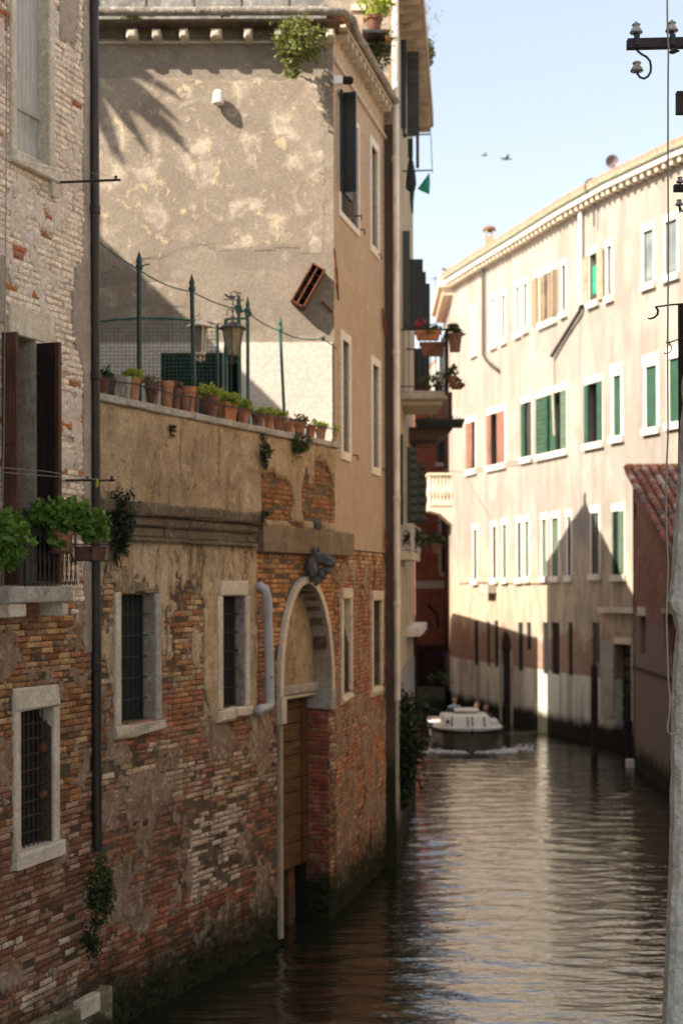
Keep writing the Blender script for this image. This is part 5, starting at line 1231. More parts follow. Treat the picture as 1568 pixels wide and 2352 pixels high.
b = at(998, 1270, 29); t = pot(b, .13, .2, TD, 'round hanging pot of green leaves over the canal by the lowest balcony', 'flower pot', None, (LM, 260, .08, (.2, .16, .14), .05))
MB().tube([b + Vector((0, 0, .2)), at(998, 1222, 29)], .006, 4).build('hook', M['dark_metal'], t)
# roof terrace pots above the tan house
ch = thing('chimney', at(828, 140, 24.2), 'square pale chimney with a flat cap behind the tiled roof edge', 'chimney'); a, c = at(811, 80, 24.2), at(834, 80, 24.2)
MB().box(WORLD, a.x, c.x, -24.7, -24.2, 13.8, at(0, 28, 24.2).z).build('shaft', M['chimney_brick'], ch); MB().box(WORLD, a.x - .04, c.x + .04, -24.74, -24.16, at(0, 28, 24.2).z, at(0, 14, 24.2).z).build('cap', M['stone'], ch)
sh = MB().box(WORLD, at(838, 0, 24.6).x, at(898, 0, 24.6).x, -24.95, -24.5, at(0, 116, 24.6).z, at(0, 110, 24.6).z).build('roof_shelf', M['dark_metal'], label='dark shelf carrying pots at the edge of the roof terrace', cat='shelf')
b = at(858, 80, 24.2); b.z = at(0, 78, 24.2).z; pot(b, .15, .27, TD, 'big terracotta pot with yellow green leaves at the top of the roof terrace', 'flower pot', None, (LY, 700, .08, (.30, .22, .26), .2))
MB().box(WORLD, b.x - .2, b.x + .2, -24.5, -24.05, b.z - .05, b.z - .001).build('pot_stand', M['dark_metal'], label='dark stand under the big terracotta pot of the roof terrace', cat='stand')
b = at(880, 111, 24.7); b.z = at(0, 110, 24.6).z; pot(b, .14, .15, TC, 'lower terracotta pot half covered in trailing green, by the white drainpipe', 'flower pot', None, (LO, 420, .07, (.26, .16, .13), .02))
foliage(at(868, 125, 24.5), (.2, .14, .26), 420, .07, LM, 'trailing_plant', None, .5, label='dark green plant trailing from the roof terrace shelf', cat='plant')
foliage(at(956, 55, 28.5), (.28, .3, .3), 240, .06, LR, 'roof_plant', None, .2, elong=4, label='wispy dry plant growing from the brick eave against the sky', cat='plant')
foliage(at(980, 45, 29.5), (.35, .3, .45), 120, .06, LR, 'roof_plant', None, .2, elong=4, label='thin airy twigs reaching into the sky from the eave', cat='plant')
foliage(at(981, 125, 31.5), (.13, .3, .38), 420, .08, LM, 'roof_plant', None, .2, label='green creeper on the outer edge of the brick eave', cat='plant')
# drying rack and laundry
dr = thing('drying_rack', at(955, 309, 28.9), 'dark clothes drying frame projecting into the sky from the balcony house', 'drying rack')
MB().tube([at(918, 311, 28.9), at(989, 308, 28.9)], .016, 6).build('bar', M['dark_metal'], dr); MB().tube([at(922, 393, 28.9), at(993, 391, 28.9)], .016, 6).build('bar', M['dark_metal'], dr)
MB().tube([at(989, 308, 28.9), at(992, 391, 28.9), at(993, 398, 28.9)], .008, 5).build('wire', M['dark_metal'], dr)
def cloth(pts, mat, name, lab, d, th=.012, n=10):
    m = MB(); q = [at(x, y, d) for x, y in pts]; k = len(q); c = sum(q, Vector()) / k; 
    fr_ = [p + Vector((0, .02 * sin(i * 2.1), 0)) for i, p in enumerate(q)]; bk = [p + Vector((0, .05 + th, 0)) for p in fr_]
    m.add(fr_ + [c - Vector((0, .05, 0))] + bk + [c + Vector((0, th, 0))], [(i, (i + 1) % k, k) for i in range(k)] + [((i + 1) % k + k + 1, i + k + 1, 2 * k + 1) for i in range(k)] + [(i, i + k + 1, (i + 1) % k + k + 1, (i + 1) % k) for i in range(k)])
    return m.build(name, mat, label=lab, cat='laundry')
cloth([(986, 396), (974, 412), (959, 433), (970, 438), (986, 444), (987, 420)], M['laundry_green'], 'hanging_cloth', 'bright green cloth pinned by one corner to the drying frame', 28.9)
cloth([(943, 352), (937, 372), (933, 400), (931, 430), (938, 437), (944, 440), (953, 436), (956, 420), (953, 396), (949, 372)], M['laundry_dark'], 'hanging_cloth', 'dark blue garment hanging from the drying frame', 28.8)
cloth([(941, 430), (941, 460), (945, 490), (949, 488), (950, 460), (952, 432)], M['shutter_green'], 'hanging_cloth', 'narrow dark green cloth hanging below the blue garment', 29.2)

# ------------------------------------------------------------------ houses hidden behind it that shade the canal
h1 = thing('gabled_house', (0, 41, 0), 'gabled house just past the balcony house whose peaked shadow falls on the cream facade', 'house')
gx0, gx1, gsh = -3.0, 1.93, -4.6                           # its side walls run at a slant to the canal
gf = [(38.4, -1), (45.4, -1), (45.4, 10.8), (42.0, 13.6), (38.4, 11.4)]
m = MB(); m.poly([Vector((gx1, y, z)) for y, z in gf], (gx0 - gx1, gsh, 0)); m.build('wall', M['pale_side'], h1)
m = MB(); m.poly([Vector((gx1, 42.0, 13.62)), Vector((gx1, 45.45, 10.82)), Vector((gx1, 45.45, 10.72)), Vector((gx1, 42.0, 13.5)), Vector((gx1, 38.35, 11.32)), Vector((gx1, 38.35, 11.42))], (gx0 - gx1, gsh, 0)); m.build('roof', M['orange_brick'], h1)
MB().tube([Vector((1.85, 42, 13.5)), Vector((1.85, 42, 13.9))], .1, 6).build('finial', M['stone'], h1)
h2 = thing('low_house', (-2, 52, 0), 'low house on the left bank behind the balcony house', 'house'); m = MB(); m.poly([Vector((2, 46.35, -1)), Vector((2, 57.5, -1)), Vector((2, 57.5, 6.2)), Vector((2, 46.35, 8.0))], (-8, 0, 0)); m.build('wall', M['pale_side'], h2)
# caster of the slanting shadow on the end wall, left of the picture
h3 = thing('neighbour_house', (-10, 19, 0), 'neighbouring house left of the terrace whose gable shades the end wall', 'house')
m = MB(); dx = 11.0; m.poly([Vector((-5.06, 19, 6)), Vector((-5.06, 19, 11.9)), Vector((-5.06 - 5.5, 19, 11.9 + 5.28)), Vector((-16, 19, 11.9)), Vector((-16, 19, 6))], (0, -3, 0)); m.build('gable', M['grey_plaster'], h3)
rh = thing('unseen_row_house', (-6, 4, 0), 'row house on the left bank beside the viewer, next to the brick house, unseen, added to shade the near wall', 'house'); MB().box(WORLD, -10, -3.75, -12.9, 8, -1, 15.5).build('wall', M['pale_plaster'], rh)  # unseen block added to keep the sun off the near wall
pm = thing('palm_tree', (-7.6, 18.6, 14.0), 'potted palm on the roof left of the terrace whose fronds shade the end wall', 'palm'); m = MB(); c = Vector((-8.6, 18.8, 17.7))
MB().tube([Vector((-8.6, 18.6, 14.6)), c], .09, 8).build('trunk', M['shutter_brown'], pm); rr = random.Random(3)
for k in range(30):
    a = rr.uniform(-1.2, -.1) if k % 4 else rr.uniform(0, 6.28); d = Vector((cos(a), .25 * rr.uniform(-1, 1), sin(a))); L = rr.uniform(.9, 1.7); pts = [c + d * L * f + Vector((0, 0, -.3 * L * f * f)) for f in (0, .3, .6, .85, 1)]; sd = Vector((-d.z, 0, d.x))
    for p, q, w0, w1 in zip(pts[:-1], pts[1:], (.05, .10, .09, .05), (.10, .09, .05, .01)): m.face([p - sd * w0, q - sd * w1, q + sd * w1, p + sd * w0])
m.build('fronds', LD, pm)

# ================================================================== red house at the bend and a white one behind
yR = 64.0; hR = thing('red_house', at(990, 1600, yR), 'shaded brick red house closing the canal at the bend', 'house')
xl, xr = 2.3, 7.0; ztr = at(0, 900, yR).z
WR0 = Wall((xl, yR), (xr, yR)); wR = [(at(x0, 0, yR).x - xl, at(x1, 0, yR).x - xl, at(0, y1, yR).z, at(0, y0, yR).z) for x0, x1, y0, y1 in ((999, 1016, 1015, 1066), (1009, 1021, 1188, 1318))]
mb = MB(); slab_holes(mb, WR0, 0, xr - xl, 2.35, ztr, -.4, 0, wR); mb.box(WR0, 0, xr - xl, -6, -.4, -1, ztr); mb.build('wall', M['red_plaster'], hR)
MB().box(WR0, 0, xr - xl, -.4, .01, -1, 2.34).build('brick_base', plaster('dark_brick_base', (.085, .045, .032), (.06, .033, .026), (.12, .07, .05), 1.2, moss=(.3, 1.0)), hR)
for h in wR:
    wi = MB().box(WR0, h[0], h[1], -.2, -.16, h[2], h[3]).build('window', M['glass_dark'], hR); MB().box(WR0, h[0] - .1, h[1] + .1, 0, .1, h[2] - .18, h[2]).build('sill', M['stone_white'], wi)
    if h is wR[1]: MB().box(WR0, h[0] - .14, h[0], -.1, .04, h[2], h[3] + .14).box(WR0, h[0], h[1] + .1, -.1, .04, h[3], h[3] + .14).build('frame', M['stone_white'], wi)
MB().box(WR0, 0, xr - xl, 0, .12, at(0, 1355, yR).z, at(0, 1338, yR).z).build('string_course', M['stone_white'], hR)
MB().tube([at(982, 1388, yR - .1), at(1003, 1410, yR - .1), at(1006, 1440, yR - .1)], .06, 6).build('pipe', M['dark_metal'], hR)
MB().box(WR0, at(1007, 0, yR).x - xl, at(1017, 0, yR).x - xl, .0, .04, at(0, 1512, yR).z, at(0, 1500, yR).z).build('blue_plate', plain('blue_plate', (.04, .06, .25), .5), hR)
hs = thing('unseen_shade_wing', (.3, 61.2, 0), 'unseen red block left of the bend, added to shade the red house', 'house'); MB().box(WORLD, -5, 3.05, -63.9, -59.0, -1, 15.5).build('wall', M['red_plaster'], hs)  # out of view, added only to keep the sun off the red house
MB().box(WORLD, 3.1, 4.3, -60.2, -59.2, -.6, .75).build('quay_step', plaster('quay', (.12, .10, .08), (.08, .07, .05), (.2, .17, .13), 1.5, moss=(.1, .5)), label='low stone landing in front of the red house', cat='landing')
hW = thing('white_house', at(1000, 860, 90), 'small sunlit white gabled house glimpsed between balcony railings', 'house'); d = 90
P = lambda x, y: at(x, y, d)
m = MB(); m.poly([P(970, 1000), P(1012, 1000), P(1012, 838), P(1003, 829), P(970, 862)], (0, 4, 0)); m.build('wall', M['white_wall'], hW); m = MB(); m.poly([P(966, 858), P(1003, 822), P(1003, 828), P(966, 865)], (0, 4.2, 0)); m.build('roof', M['orange_brick'], hW)

# ================================================================== cream building on the right, slightly bent along the canal
KP = [(4.62, 64.0), (4.5, 57.7), (5.38, 54.4), (6.45, 50.6), (7.45, 46.9), (8.4, 43.9), (9.78, 40.6), (11.6, 37.2)]
SEG = [Wall(a, b) for a, b in zip(KP[:-1], KP[1:])]
ub = [0]
for s_ in SEG[1:]: ub.append(ub[-1] + s_.len)
def seg(px, py=1345):
    for s_ in SEG[1:]:
        u = s_.U(px, py)
        if -.01 <= u <= s_.len: return s_
    return SEG[-1]
hC = thing('cream_building', (8.5, 48, 0), 'long bent cream palace facade in sunlight along the right bank', 'building')
CT = 17.03
wins = []   # (x0, x1, y0, y1, style)
c1x = lambda v: 972.4 + .380 * v
c1y = lambda v: 282.3 + .380 * v
c2y = lambda v: 784.2 + .380 * v
for x0, x1, y0, y1, s_ in ((292, 318, 1132, 1385, 'blind'), (412, 438, 1066, 1335, 'blind'), (475, 497, 1040, 1308, 'greyglass'), (560, 583, 992, 1268, 'greyglass'), (607, 630, 972, 1240, 'greyglass'),
                           (705, 800, 905, 1195, 'openwood'), (838, 880, 855, 1138, 'woodglass'), (1003, 1052, 790, 1078, 'laundry'), (1112, 1175, 735, 1040, 'woodframe'), (1330, 1390, 650, 968, 'woodframe'), (1462, 1534, 590, 915, 'woodframe')):
    wins.append((c1x(x0), c1x(x1), c1y(y0), c1y(y1), s_, 0))
for x0, x1, y0, y1, s_ in ((264, 316, 487, 775, 'brownleft'), (390, 494, 430, 745, 'brownboth'), (572, 652, 372, 703, 'greenright'), (692, 904, 310, 665, 'greenwide'), (980, 1080, 250, 612, 'greenboth'), (1130, 1194, 208, 575, 'greencase'), (1345, 1410, 148, 522, 'greencase'), (1486, 1556, 100, 488, 'greencase')):
    wins.append((c1x(x0), c1x(x1), c2y(y0), c2y(y1), s_, 1))
for x0, x1, y0, y1, s_ in ((303, 325, 1137, 1440, 'dark'), (418, 442, 1120, 1432, 'dark'), (478, 505, 1108, 1430, 'olive'), (568, 592, 1094, 1430, 'dark'), (615, 640, 1088, 1425, 'olive'), (716, 745, 1076, 1420, 'olive'), (776, 818, 1068, 1418, 'olive'), (848, 893, 1060, 1415, 'dark'), (1015, 1062, 1036, 1405, 'dark'), (1110, 1213, 1026, 1410, 'darkshut')):
    wins.append((c1x(x0), c1x(x1), c2y(y0), c2y(y1), s_, 2))
c3x = lambda v: 878.3 + .440 * v
c3y = lambda v: 1286 + .440 * v
for x0, x1, y0, y1, s_ in ((476, 498, 320, 552, 'plaindark'), (543, 560, 322, 556, 'plaindark'), (582, 603, 317, 560, 'plaindark'), (622, 672, 470, 830, 'archdoor'), (704, 732, 326, 578, 'plaindark'), (750, 774, 326, 470, 'plaindark'), (833, 862, 326, 596, 'plaindark'), (880, 921, 326, 598, 'plaindark'), (950, 990, 326, 602, 'plaindark'), (1092, 1130, 326, 540, 'grille'), (1212, 1302, 440, 900, 'portal')):
    wins.append((c3x(x0), c3x(x1), c3y(y0), c3y(y1), s_, 3))
WD = {}
for wn in wins:
    s_ = seg((wn[0] + wn[1]) / 2); ua, ub_ = s_.U(wn[0], wn[2]), s_.U(wn[1], wn[2]); ym = (s_.Z(wn[0], wn[2]) + s_.Z(wn[1], wn[2])) / 2
    z1 = s_.Z((wn[0] + wn[1]) / 2, wn[2]); z0 = s_.Z((wn[0] + wn[1]) / 2, wn[3])
    ua = max(ua, .03); ub_ = min(ub_, s_.len - .03); WD.setdefault(id(s_), []).append((s_, ua, ub_, z0, z1, wn[4], wn[5]))
mb = MB()
for i, s_ in enumerate(SEG):
    slab_holes(mb, s_, 0, s_.len, -1, CT, -.35, 0, [(q[1], q[2], q[3], q[4]) for q in WD.get(id(s_), [])])
mb.build('wall', M['cream'], hC)
back = [Vector((p[0], p[1], 0)) for p in KP]; nrm = [SEG[max(0, min(len(SEG) - 1, i))].n for i in range(len(KP))]
mb = MB()
for i, s_ in enumerate(SEG): mb.box(s_, -.05, s_.len + .05, -6, -.36, -1, CT + .1)
mb.build('body', M['interior'], hC)
SG, SPG = M['shutter_green'], M['shutter_pale_green']
for lst in WD.values():
    for (W, a, b, z0, z1, st_, fl) in lst:
        mat = {'blind': M['blind'], 'greyglass': M['glass_pale'], 'olive': SPG, 'greencase': SG, 'plaindark': M['interior'], 'portal': M['interior'], 'archdoor': M['interior']}.get(st_, M['glass_dark'])
        if st_ in ('woodframe',): mat = M['glass_pale']
        dep = -.3 if st_ in ('portal', 'openwood', 'greenwide', 'greenboth', 'laundry', 'brownboth', 'woodglass') else (-.03 if fl < 3 else -.05)
        nm = 'door' if st_ in ('portal', 'archdoor') else 'window'
        wi = MB().box(W, a, b, dep - .05, dep, z0, z1).build(nm, mat, hC)
        if fl < 3:
            fw = .13 if st_ in ('greencase',) else .09
            L = 1 if st_ != 'greencase' else 1.6
            MB().box(W, a - fw, b + fw, -.05, .05, z1, z1 + .22 * L).build('lintel', M['stone_white'], wi)
            MB().box(W, a - fw * 1.2, b + fw * 1.2, -.05, .12, z0 - .20, z0).build('sill', M['stone_white'], wi)
            MB().box(W, a - fw, a, -.09, .02, z0, z1).build('frame', M['stone_white'], wi); MB().box(W, b, b + fw, -.09, .035, z0, z1).build('frame', M['stone_white'], wi)
        m_ = (a + b) / 2; h = z1 - z0
        def leaf(u0, u1, mt, w0=.02, lab=None, sl=0):
            o = MB().box(W, u0, u1, w0, w0 + .045, z0 + .02, z1 - .01).build('shutter', mt, wi)
            for k in range(sl): zz_ = z0 + h * (k + .5) / sl; MB().box(W, u0 + .06, u1 - .06, w0 + .045, w0 + .06, zz_ - h / sl * .3, zz_ + h / sl * .3).build('slat', mt, o)
            return o
        def perp(u, mt, out=.45, inward=0): return MB().box(W, u, u + .04, -inward, out, z0 + .02, z1 - .01).build('shutter', mt, wi)
        if st_ == 'woodframe':
            MB().box(W, a, a + .07, -.1, -.03, z0, z1).box(W, b - .08, b, -.1, -.03, z0, z1).build('casement', M['window_wood'], wi)
            MB().box(W, a + .07, b - .08, -.1, -.03, z0, z0 + .16).box(W, a + .07, b - .08, -.1, -.03, z1 - .07, z1).build('casement', M['window_wood'], wi)
        elif st_ == 'woodglass':
            for u in (a, m_ - .04, b - .06): MB().box(W, u, u + .07, -.25, -.12, z0, z1).build('casement', M['window_wood'], wi)
        elif st_ == 'openwood':
            for k, u in enumerate(np.linspace(a - .45, b, 6)): MB().box(W, u, u + .10, -.1 + .1 * (k < 2), .15 + .05 * (k % 2), z0, z1 - .05).build('shutter', M['window_wood'], wi)
            MB().box(W, a - .4, a + .15, .04, .07, z0, z1 - .08).build('shutter', M['stone'], wi)
            MB().box(W, m_ - .2, m_ + .1, -.2, -.16, z0, z1).build('curtain', M['blind'], wi)
        elif st_ == 'laundry':
            for u0, u1 in ((a - .62, a - .05), (b + .03, b + .42)):
                MB().box(W, u0, u1, .03, .07, z0 - .05, z1).build('shutter', M['window_wood'], wi)
            MB().box(W, a + .03, b - .03, -.12, -.07, z0 + .25, z0 + 1.15).build('green_cloth', M['laundry_green'], wi)
        elif st_ == 'brownleft': leaf(a, a + (b - a) * .68, M['shutter_red'])
        elif st_ == 'brownboth':
            leaf(a - .02, a + (b - a) * .22, M['shutter_red']); leaf(a + (b - a) * .58, b, M['shutter_red'])
        elif st_ == 'greenright': leaf(a - .05, a + (b - a) * .35, SG, sl=10); leaf(a + (b - a) * .78, b + .05, M['shutter_slate'])
        elif st_ == 'greenwide':
            w_ = b - a; leaf(a - .1, a + w_ * .38, SG, sl=12); leaf(a + w_ * .45, a + w_ * .64, SG, .0); leaf(a + w_ * .84, b + .04, SPG, sl=12)
        elif st_ == 'greenboth':
            w_ = b - a; leaf(a - .05, a + w_ * .2, SG); leaf(a + w_ * .58, a + w_ * .7, M['shutter_red'], -.1); leaf(b - w_ * .25, b + .04, SG)
        elif st_ == 'greencase':
            MB().box(W, a, a + (b - a) * .22, -.098, -.06, z0, z1).build('reveal', M['stone'], wi)
            for z in (z0 + .3, z1 - .4): MB().box(W, a + (b - a) * .22, a + (b - a) * .4, -.1, -.07, z, z + .06).build('hinge', M['dark_metal'], wi)
        elif st_ == 'darkshut':
            leaf(a + (b - a) * .58, b + .02, SPG, sl=14); leaf(a - .03, a + (b - a) * .12, SG)
        elif st_ == 'dark' and (b - a) > .5: leaf(a, a + (b - a) * .3, M['shutter_green'], -.12)
        elif st_ == 'grille':
            for k in range(5): u = a + (b - a) * (k + .5) / 5; MB().box(W, u - .02, u + .02, -.1, -.06, z0, z1).build('bar', M['pipe_grey'], wi)
        elif st_ == 'portal':
            MB().box(W, a - .75, b + .35, 0, .16, z1 + .95, z1 + 1.12).build('hood', M['stone'], wi)
            MB().box(W, a - .7, a - .02, 0, .07, z0 + .4, z1 + .1).box(W, b + .02, b + .28, 0, .07, z0 + .4, z1 + .1).build('door_post', M['stone_grey'], wi)
            MB().box(W, a - .02, b + .02, 0, .05, z1, z1 + .2).build('lintel', M['stone'], wi)
            for k in range(7): MB().box(W, a, b, -.29, -.27, z0 + .3 + k * .42, z0 + .62 + k * .42).build('door_board', M['brown_side'], wi)
        elif st_ == 'archdoor':
            m = MB(); n = 10; m.add([W.P(a, .02, z1)] + [W.P(m_ + (b - a) / 2 * cos(pi - pi * k / n), .02, z1 + (b - a) * .75 * sin(pi * k / n)) for k in range(1, n)] + [W.P(b, .02, z1)], [tuple(range(n + 1))[::-1]]); m.build('arch_head', M['interior'], wi)
            MB().box(W, a - .16, a, 0, .05, 0, z1).box(W, b, b + .14, 0, .05, 0, z1).build('door_post', M['stone_grey'], wi)
# cornice: bed mould, dentils, gutter, roof
for i, s_ in enumerate(SEG):
    MB().box(s_, -.04, s_.len + .04, -.3, .38, CT + .17, CT + .34).build('cornice_band', M['stone_white'], hC)
    MB().box(s_, -.05, s_.len + .05, -.3, .46, CT + .35, CT + .43).build('gutter', M['gutter_green'], hC)
    MB().box(s_, 0, s_.len, -.3, .012, CT, CT + .17).build('cornice_bed_shade', M['cornice'], hC)  # bed coloured dark to give the shade between the dentils
    m = MB(); m.poly([s_.P(-.06, .44, CT + .43), s_.P(s_.len + .06, .44, CT + .43), s_.P(s_.len, -5, CT + 1.45), s_.P(0, -5, CT + 1.45)], (0, 0, .13)); m.build('roof', M['pale_tile'], hC)
    u = .1
    while u < s_.len - .05:
        MB().box(s_, u, u + .13, .0, .30, CT + .005, CT + .165).build('dentil', M['stone'], hC); u += .36
    m = MB(); u = .05
    while u < s_.len: m.tube([s_.P(u, .46, CT + .54), s_.P(u, -1.2, CT + .98)], .085, 6); u += .24
    m.build('roof_tiles', M['pale_tile'], hC, kind='stuff')
m = MB(); e = SEG[1].P(-.02, 0, CT); 
m.box(SEG[0], .3, SEG[0].len + .35, -.2, .55, CT + .05, CT + .45); m.box(SEG[0], .3, SEG[0].len + .2, -.2, .38, CT - .25, CT + .045); m.build('corner_cornice', M['stone'], hC)
def pipe_c(pts, r, mat, lab=None, name='drainpipe'):
    P_ = []
    for x, y in pts: s_ = seg(x, y); P_.append(s_.P(s_.U(x, y, .12), .12, s_.Z(x, y, .12)))
    return MB().tube(P_, r, 8).build(name, mat, hC, label=lab)
pipe_c([(1109, 618), (1109, 700), (1109, 815), (1116, 828), (1143, 850)], .055, M['shutter_olive'], 'olive drainpipe that bends right and stops')
pipe_c([(1332, 483), (1332, 600), (1334, 700)], .07, M['white_paint'], 'white drainpipe left of the window with green laundry'); pipe_c([(1334, 700), (1330, 715), (1266, 818)], .06, M['dark_metal'], 'dark slanting length of drainpipe'); pipe_c([(1266, 818), (1268, 885), (1272, 1000)], .03, M['fluted'])
pipe_c([(1018, 1080), (1060, 1085), (1175, 1062), (1250, 1052)], .014, M['cable_dark'], name='cable'); pipe_c([(1050, 1335), (1130, 1333), (1245, 1335)], .02, M['fluted'], name='cable')
s_ = seg(1130, 1350); MB().box(s_, s_.U(1122, 1350), s_.U(1140, 1350), 0, .35, s_.Z(1130, 1362), s_.Z(1130, 1342)).build('wall_lamp', M['stone_grey'], hC)
# stone balcony on the far corner
s0 = SEG[0]; bl = thing('x', (0, 0, 0), 'x', 'x'); bpy.data.objects.remove(bl)
d = 57.9; a, c = at(984, 1150, d), at(1039, 1150, d); z0, z1 = at(0, 1158, d).z, at(0, 1090, d).z
bb = MB().box(WORLD, a.x, c.x, -(d + 2.0), -d, z0 - .12, z0).build('stone_balcony', M['stone'], hC, label='pale stone balcony jutting out at the far corner')
MB().box(WORLD, a.x - .05, c.x + .02, -(d + 2.0), -(d - .05), z1 - .08, z1).build('handrail', M['stone'], bb)
for k in range(7): x = a.x + .06 + (c.x - a.x - .12) * k / 6; MB().lathe((x, d + .08, z0), [(.06, 0), (.04, .2), (.09, .45), (.05, .8), (.07, z1 - z0 - .08)], 8).build('baluster', M['stone'], bb)
for k in range(1, 6): y = d + 2.0 * k / 5; MB().lathe((a.x + .08, y, z0), [(.06, 0), (.04, .2), (.09, .45), (.05, .8), (.07, z1 - z0 - .08)], 8).build('baluster', M['stone'], bb)
m = MB(); m.poly([Vector((a.x, d + .05, z0 - .12)), Vector((c.x, d + .05, z0 - .12)), Vector((c.x, d + .05, z0 - .9)), Vector((a.x + .5, d + .05, z0 - .45)), Vector((a.x, d + .05, z0 - .3))], (0, 1.6, 0)); m.build('bracket', M['stone'], bb)
# mooring posts, chimney, dishes, small chimney
for i, (x0, x1, yt, yb, lab) in enumerate(((1356, 1373, 1528, 1720, 'thick dark mooring post left of the stone portal'), (1436, 1448, 1590, 1728, 'thin dark mooring post beside the portal by the pink house'))):
    d = [41.9, 40.9][i]; p = at((x0 + x1) / 2, yb, d); p.z = -.8; r = (x1 - x0) / 2 * d / F
    MB().lathe(p, [(r, 0), (r * .95, at(0, yt, d).z + .7), (r * .5, at(0, yt, d).z + .8)], 10).build('mooring_post', M['pole_wood'], label=lab, cat='mooring post')
def roof_pt(x, d): p = at(x, 0, d); return p
ch = thing('chimney', at(1124, 600, 55.5), 'round topped chimney on the cream building roof, alone on the left', 'chimney'); d = 55.6
a, c = at(1112, 0, d), at(1133, 0, d); z0, z1 = at(0, 600, d).z, at(0, 532, d).z
MB().box(WORLD, a.x, c.x, -(d + .4), -d, z0 - .8, z1 - .25).build('shaft', M['chimney_brick'], ch)
for x in (a.x + .04, c.x - .04): MB().box(WORLD, x - .04, x + .04, -(d + .4), -d, z1 - .26, z1).build('pier', M['chimney_brick'], ch)
MB().lathe(((a.x + c.x) / 2, d + .2, z1), [(.24, 0), (.27, .04), (.22, .14), (.1, .2), (.001, .21)], 12).build('cap', M['terracotta_dark'], ch)
for (x, y, r, d, lab) in ((1361, 430, 21, 44.6, 'left satellite dish, half sunk behind the roof of the cream building'), (1405, 371, 15.5, 44.4, 'right satellite dish, standing clear above the small orange chimney')):
    c = at(x, y, d); R_ = r * d / F; t = thing('satellite_dish', c - Vector((0, 0, R_ + .5)), lab, 'satellite dish', 'satellite dishes on the cream building')
    m = MB(); m.lathe(c + Vector((0, .12, 0)), [(.001, 0), (R_ * .5, -.03), (R_, -.12), (R_, -.14), (R_ * .5, -.055), (.001, -.03)], 20, 'Y', 1); o = m.build('dish', M['dish'], t)
    MB().tube([c + Vector((0, .1, 0)), c + Vector((.05, .15, -R_ * .6)), c + Vector((.05, .15, -R_ - .9))], .03, 6).build('mast', M['dark_metal'], t); MB().tube([c + Vector((0, .02, -R_ * .9)), c + Vector((R_ * .3, -.4, -R_ * .5))], .015, 5).build('feed_arm', M['dark_metal'], t)
ch = thing('chimney', at(1430, 410, 45), 'low orange brick chimney with a little tiled top on the cream building', 'chimney'); d = 43.4; a, c = at(1406, 0, d), at(1452, 0, d)
MB().box(WORLD, a.x, c.x, -(d + .8), -d, at(0, 440, d).z, at(0, 402, d).z).build('shaft', M['orange_brick'], ch)
for k in range(5): x = a.x + (c.x - a.x) * (k + .5) / 5; MB().tube([Vector((x, d - .08, at(0, 402, d).z + .02)), Vector((x, d + .9, at(0, 392, d).z + .08))], .075, 6).build('tile', M['orange_brick'], ch)

# ================================================================== pink house with the tiled lean-to roof
WR = Wall((8.02, 39.2), (7.80, 31.0))
hP = thing('pink_house', (9.5, 36, 0), 'low salmon pink house with sloping tiled roof on the right bank', 'house')
zTop, zEav = at(0, 1084, 39.2).z, at(0, 1330, 31.8).z; zf = lambda u: zTop + (zEav - zTop) * u / 7.4
wp = [(WR.U(1469, 1450), WR.U(1481, 1450), WR.Z(1469, 1500), WR.Z(1469, 1413)), (WR.U(1524, 1450), WR.U(1545, 1450), WR.Z(1524, 1505), WR.Z(1524, 1408))]
mb = MB(); us_ = sorted({0, WR.len, *[q for h in wp for q in h[:2]], *np.linspace(0, WR.len, 8)}); zlow = max(h[3] for h in wp) + .05
slab_holes(mb, WR, 0, WR.len, -1, zlow, -.35, 0, wp)
n = 8
for k in range(n):
    u0, u1 = WR.len * k / n, WR.len * (k + 1) / n
    mb.add([WR.P(u0, 0, zlow), WR.P(u1, 0, zlow), WR.P(u1, 0, zf(u1)), WR.P(u0, 0, zf(u0)), WR.P(u0, -.35, zlow), WR.P(u1, -.35, zlow), WR.P(u1, -.35, zf(u1)), WR.P(u0, -.35, zf(u0))], [(0, 1, 2, 3), (7, 6, 5, 4), (3, 2, 6, 7)])
mb.build('wall', M['pink_plaster'], hP)
MB().box(WR, 0, .3, -4, 0, -1, zTop - .05).box(WR, .3, WR.len, -4, -.36, -1, zEav - .3).build('body', M['pink_plaster'], hP)
for i, h in enumerate(wp):
    wi = MB().box(WR, h[0], h[1], -.3, -.25, h[2], h[3]).build('window', M['interior'], hP); MB().box(WR, h[0] - .12, h[1] + .12, -.05, .06, h[3], h[3] + (.22 if i == 0 else .12)).build('lintel', M['stone_white'] if i == 0 else M['stone_grey'], wi)
MB().tube([WR.P(.5, .02, WR.Z(1472, 1190)), WR.P(.5, .03, WR.Z(1472, 1150))], .03, 6).build('iron_tie', M['rust'], hP)
MB().box(WR, 0, WR.len, 0, .03, WR.Z(1500, 1548) - .03, WR.Z(1500, 1548) + .05).build('ledge', M['brown_side'], hP)
MB().stone(WR, -.12, .12, -.1, .2, -.4, .22).build('step', M['stone_white'], hP)
m = MB(); m.poly([WR.P(-.1, .18, zf(0) + .0), WR.P(7.6, .18, zf(7.6)), WR.P(7.6, -4, zf(7.6)), WR.P(-.1, -4, zf(0))], (0, 0, -.09)); m.build('roof_deck', M['shutter_brown'], hP)
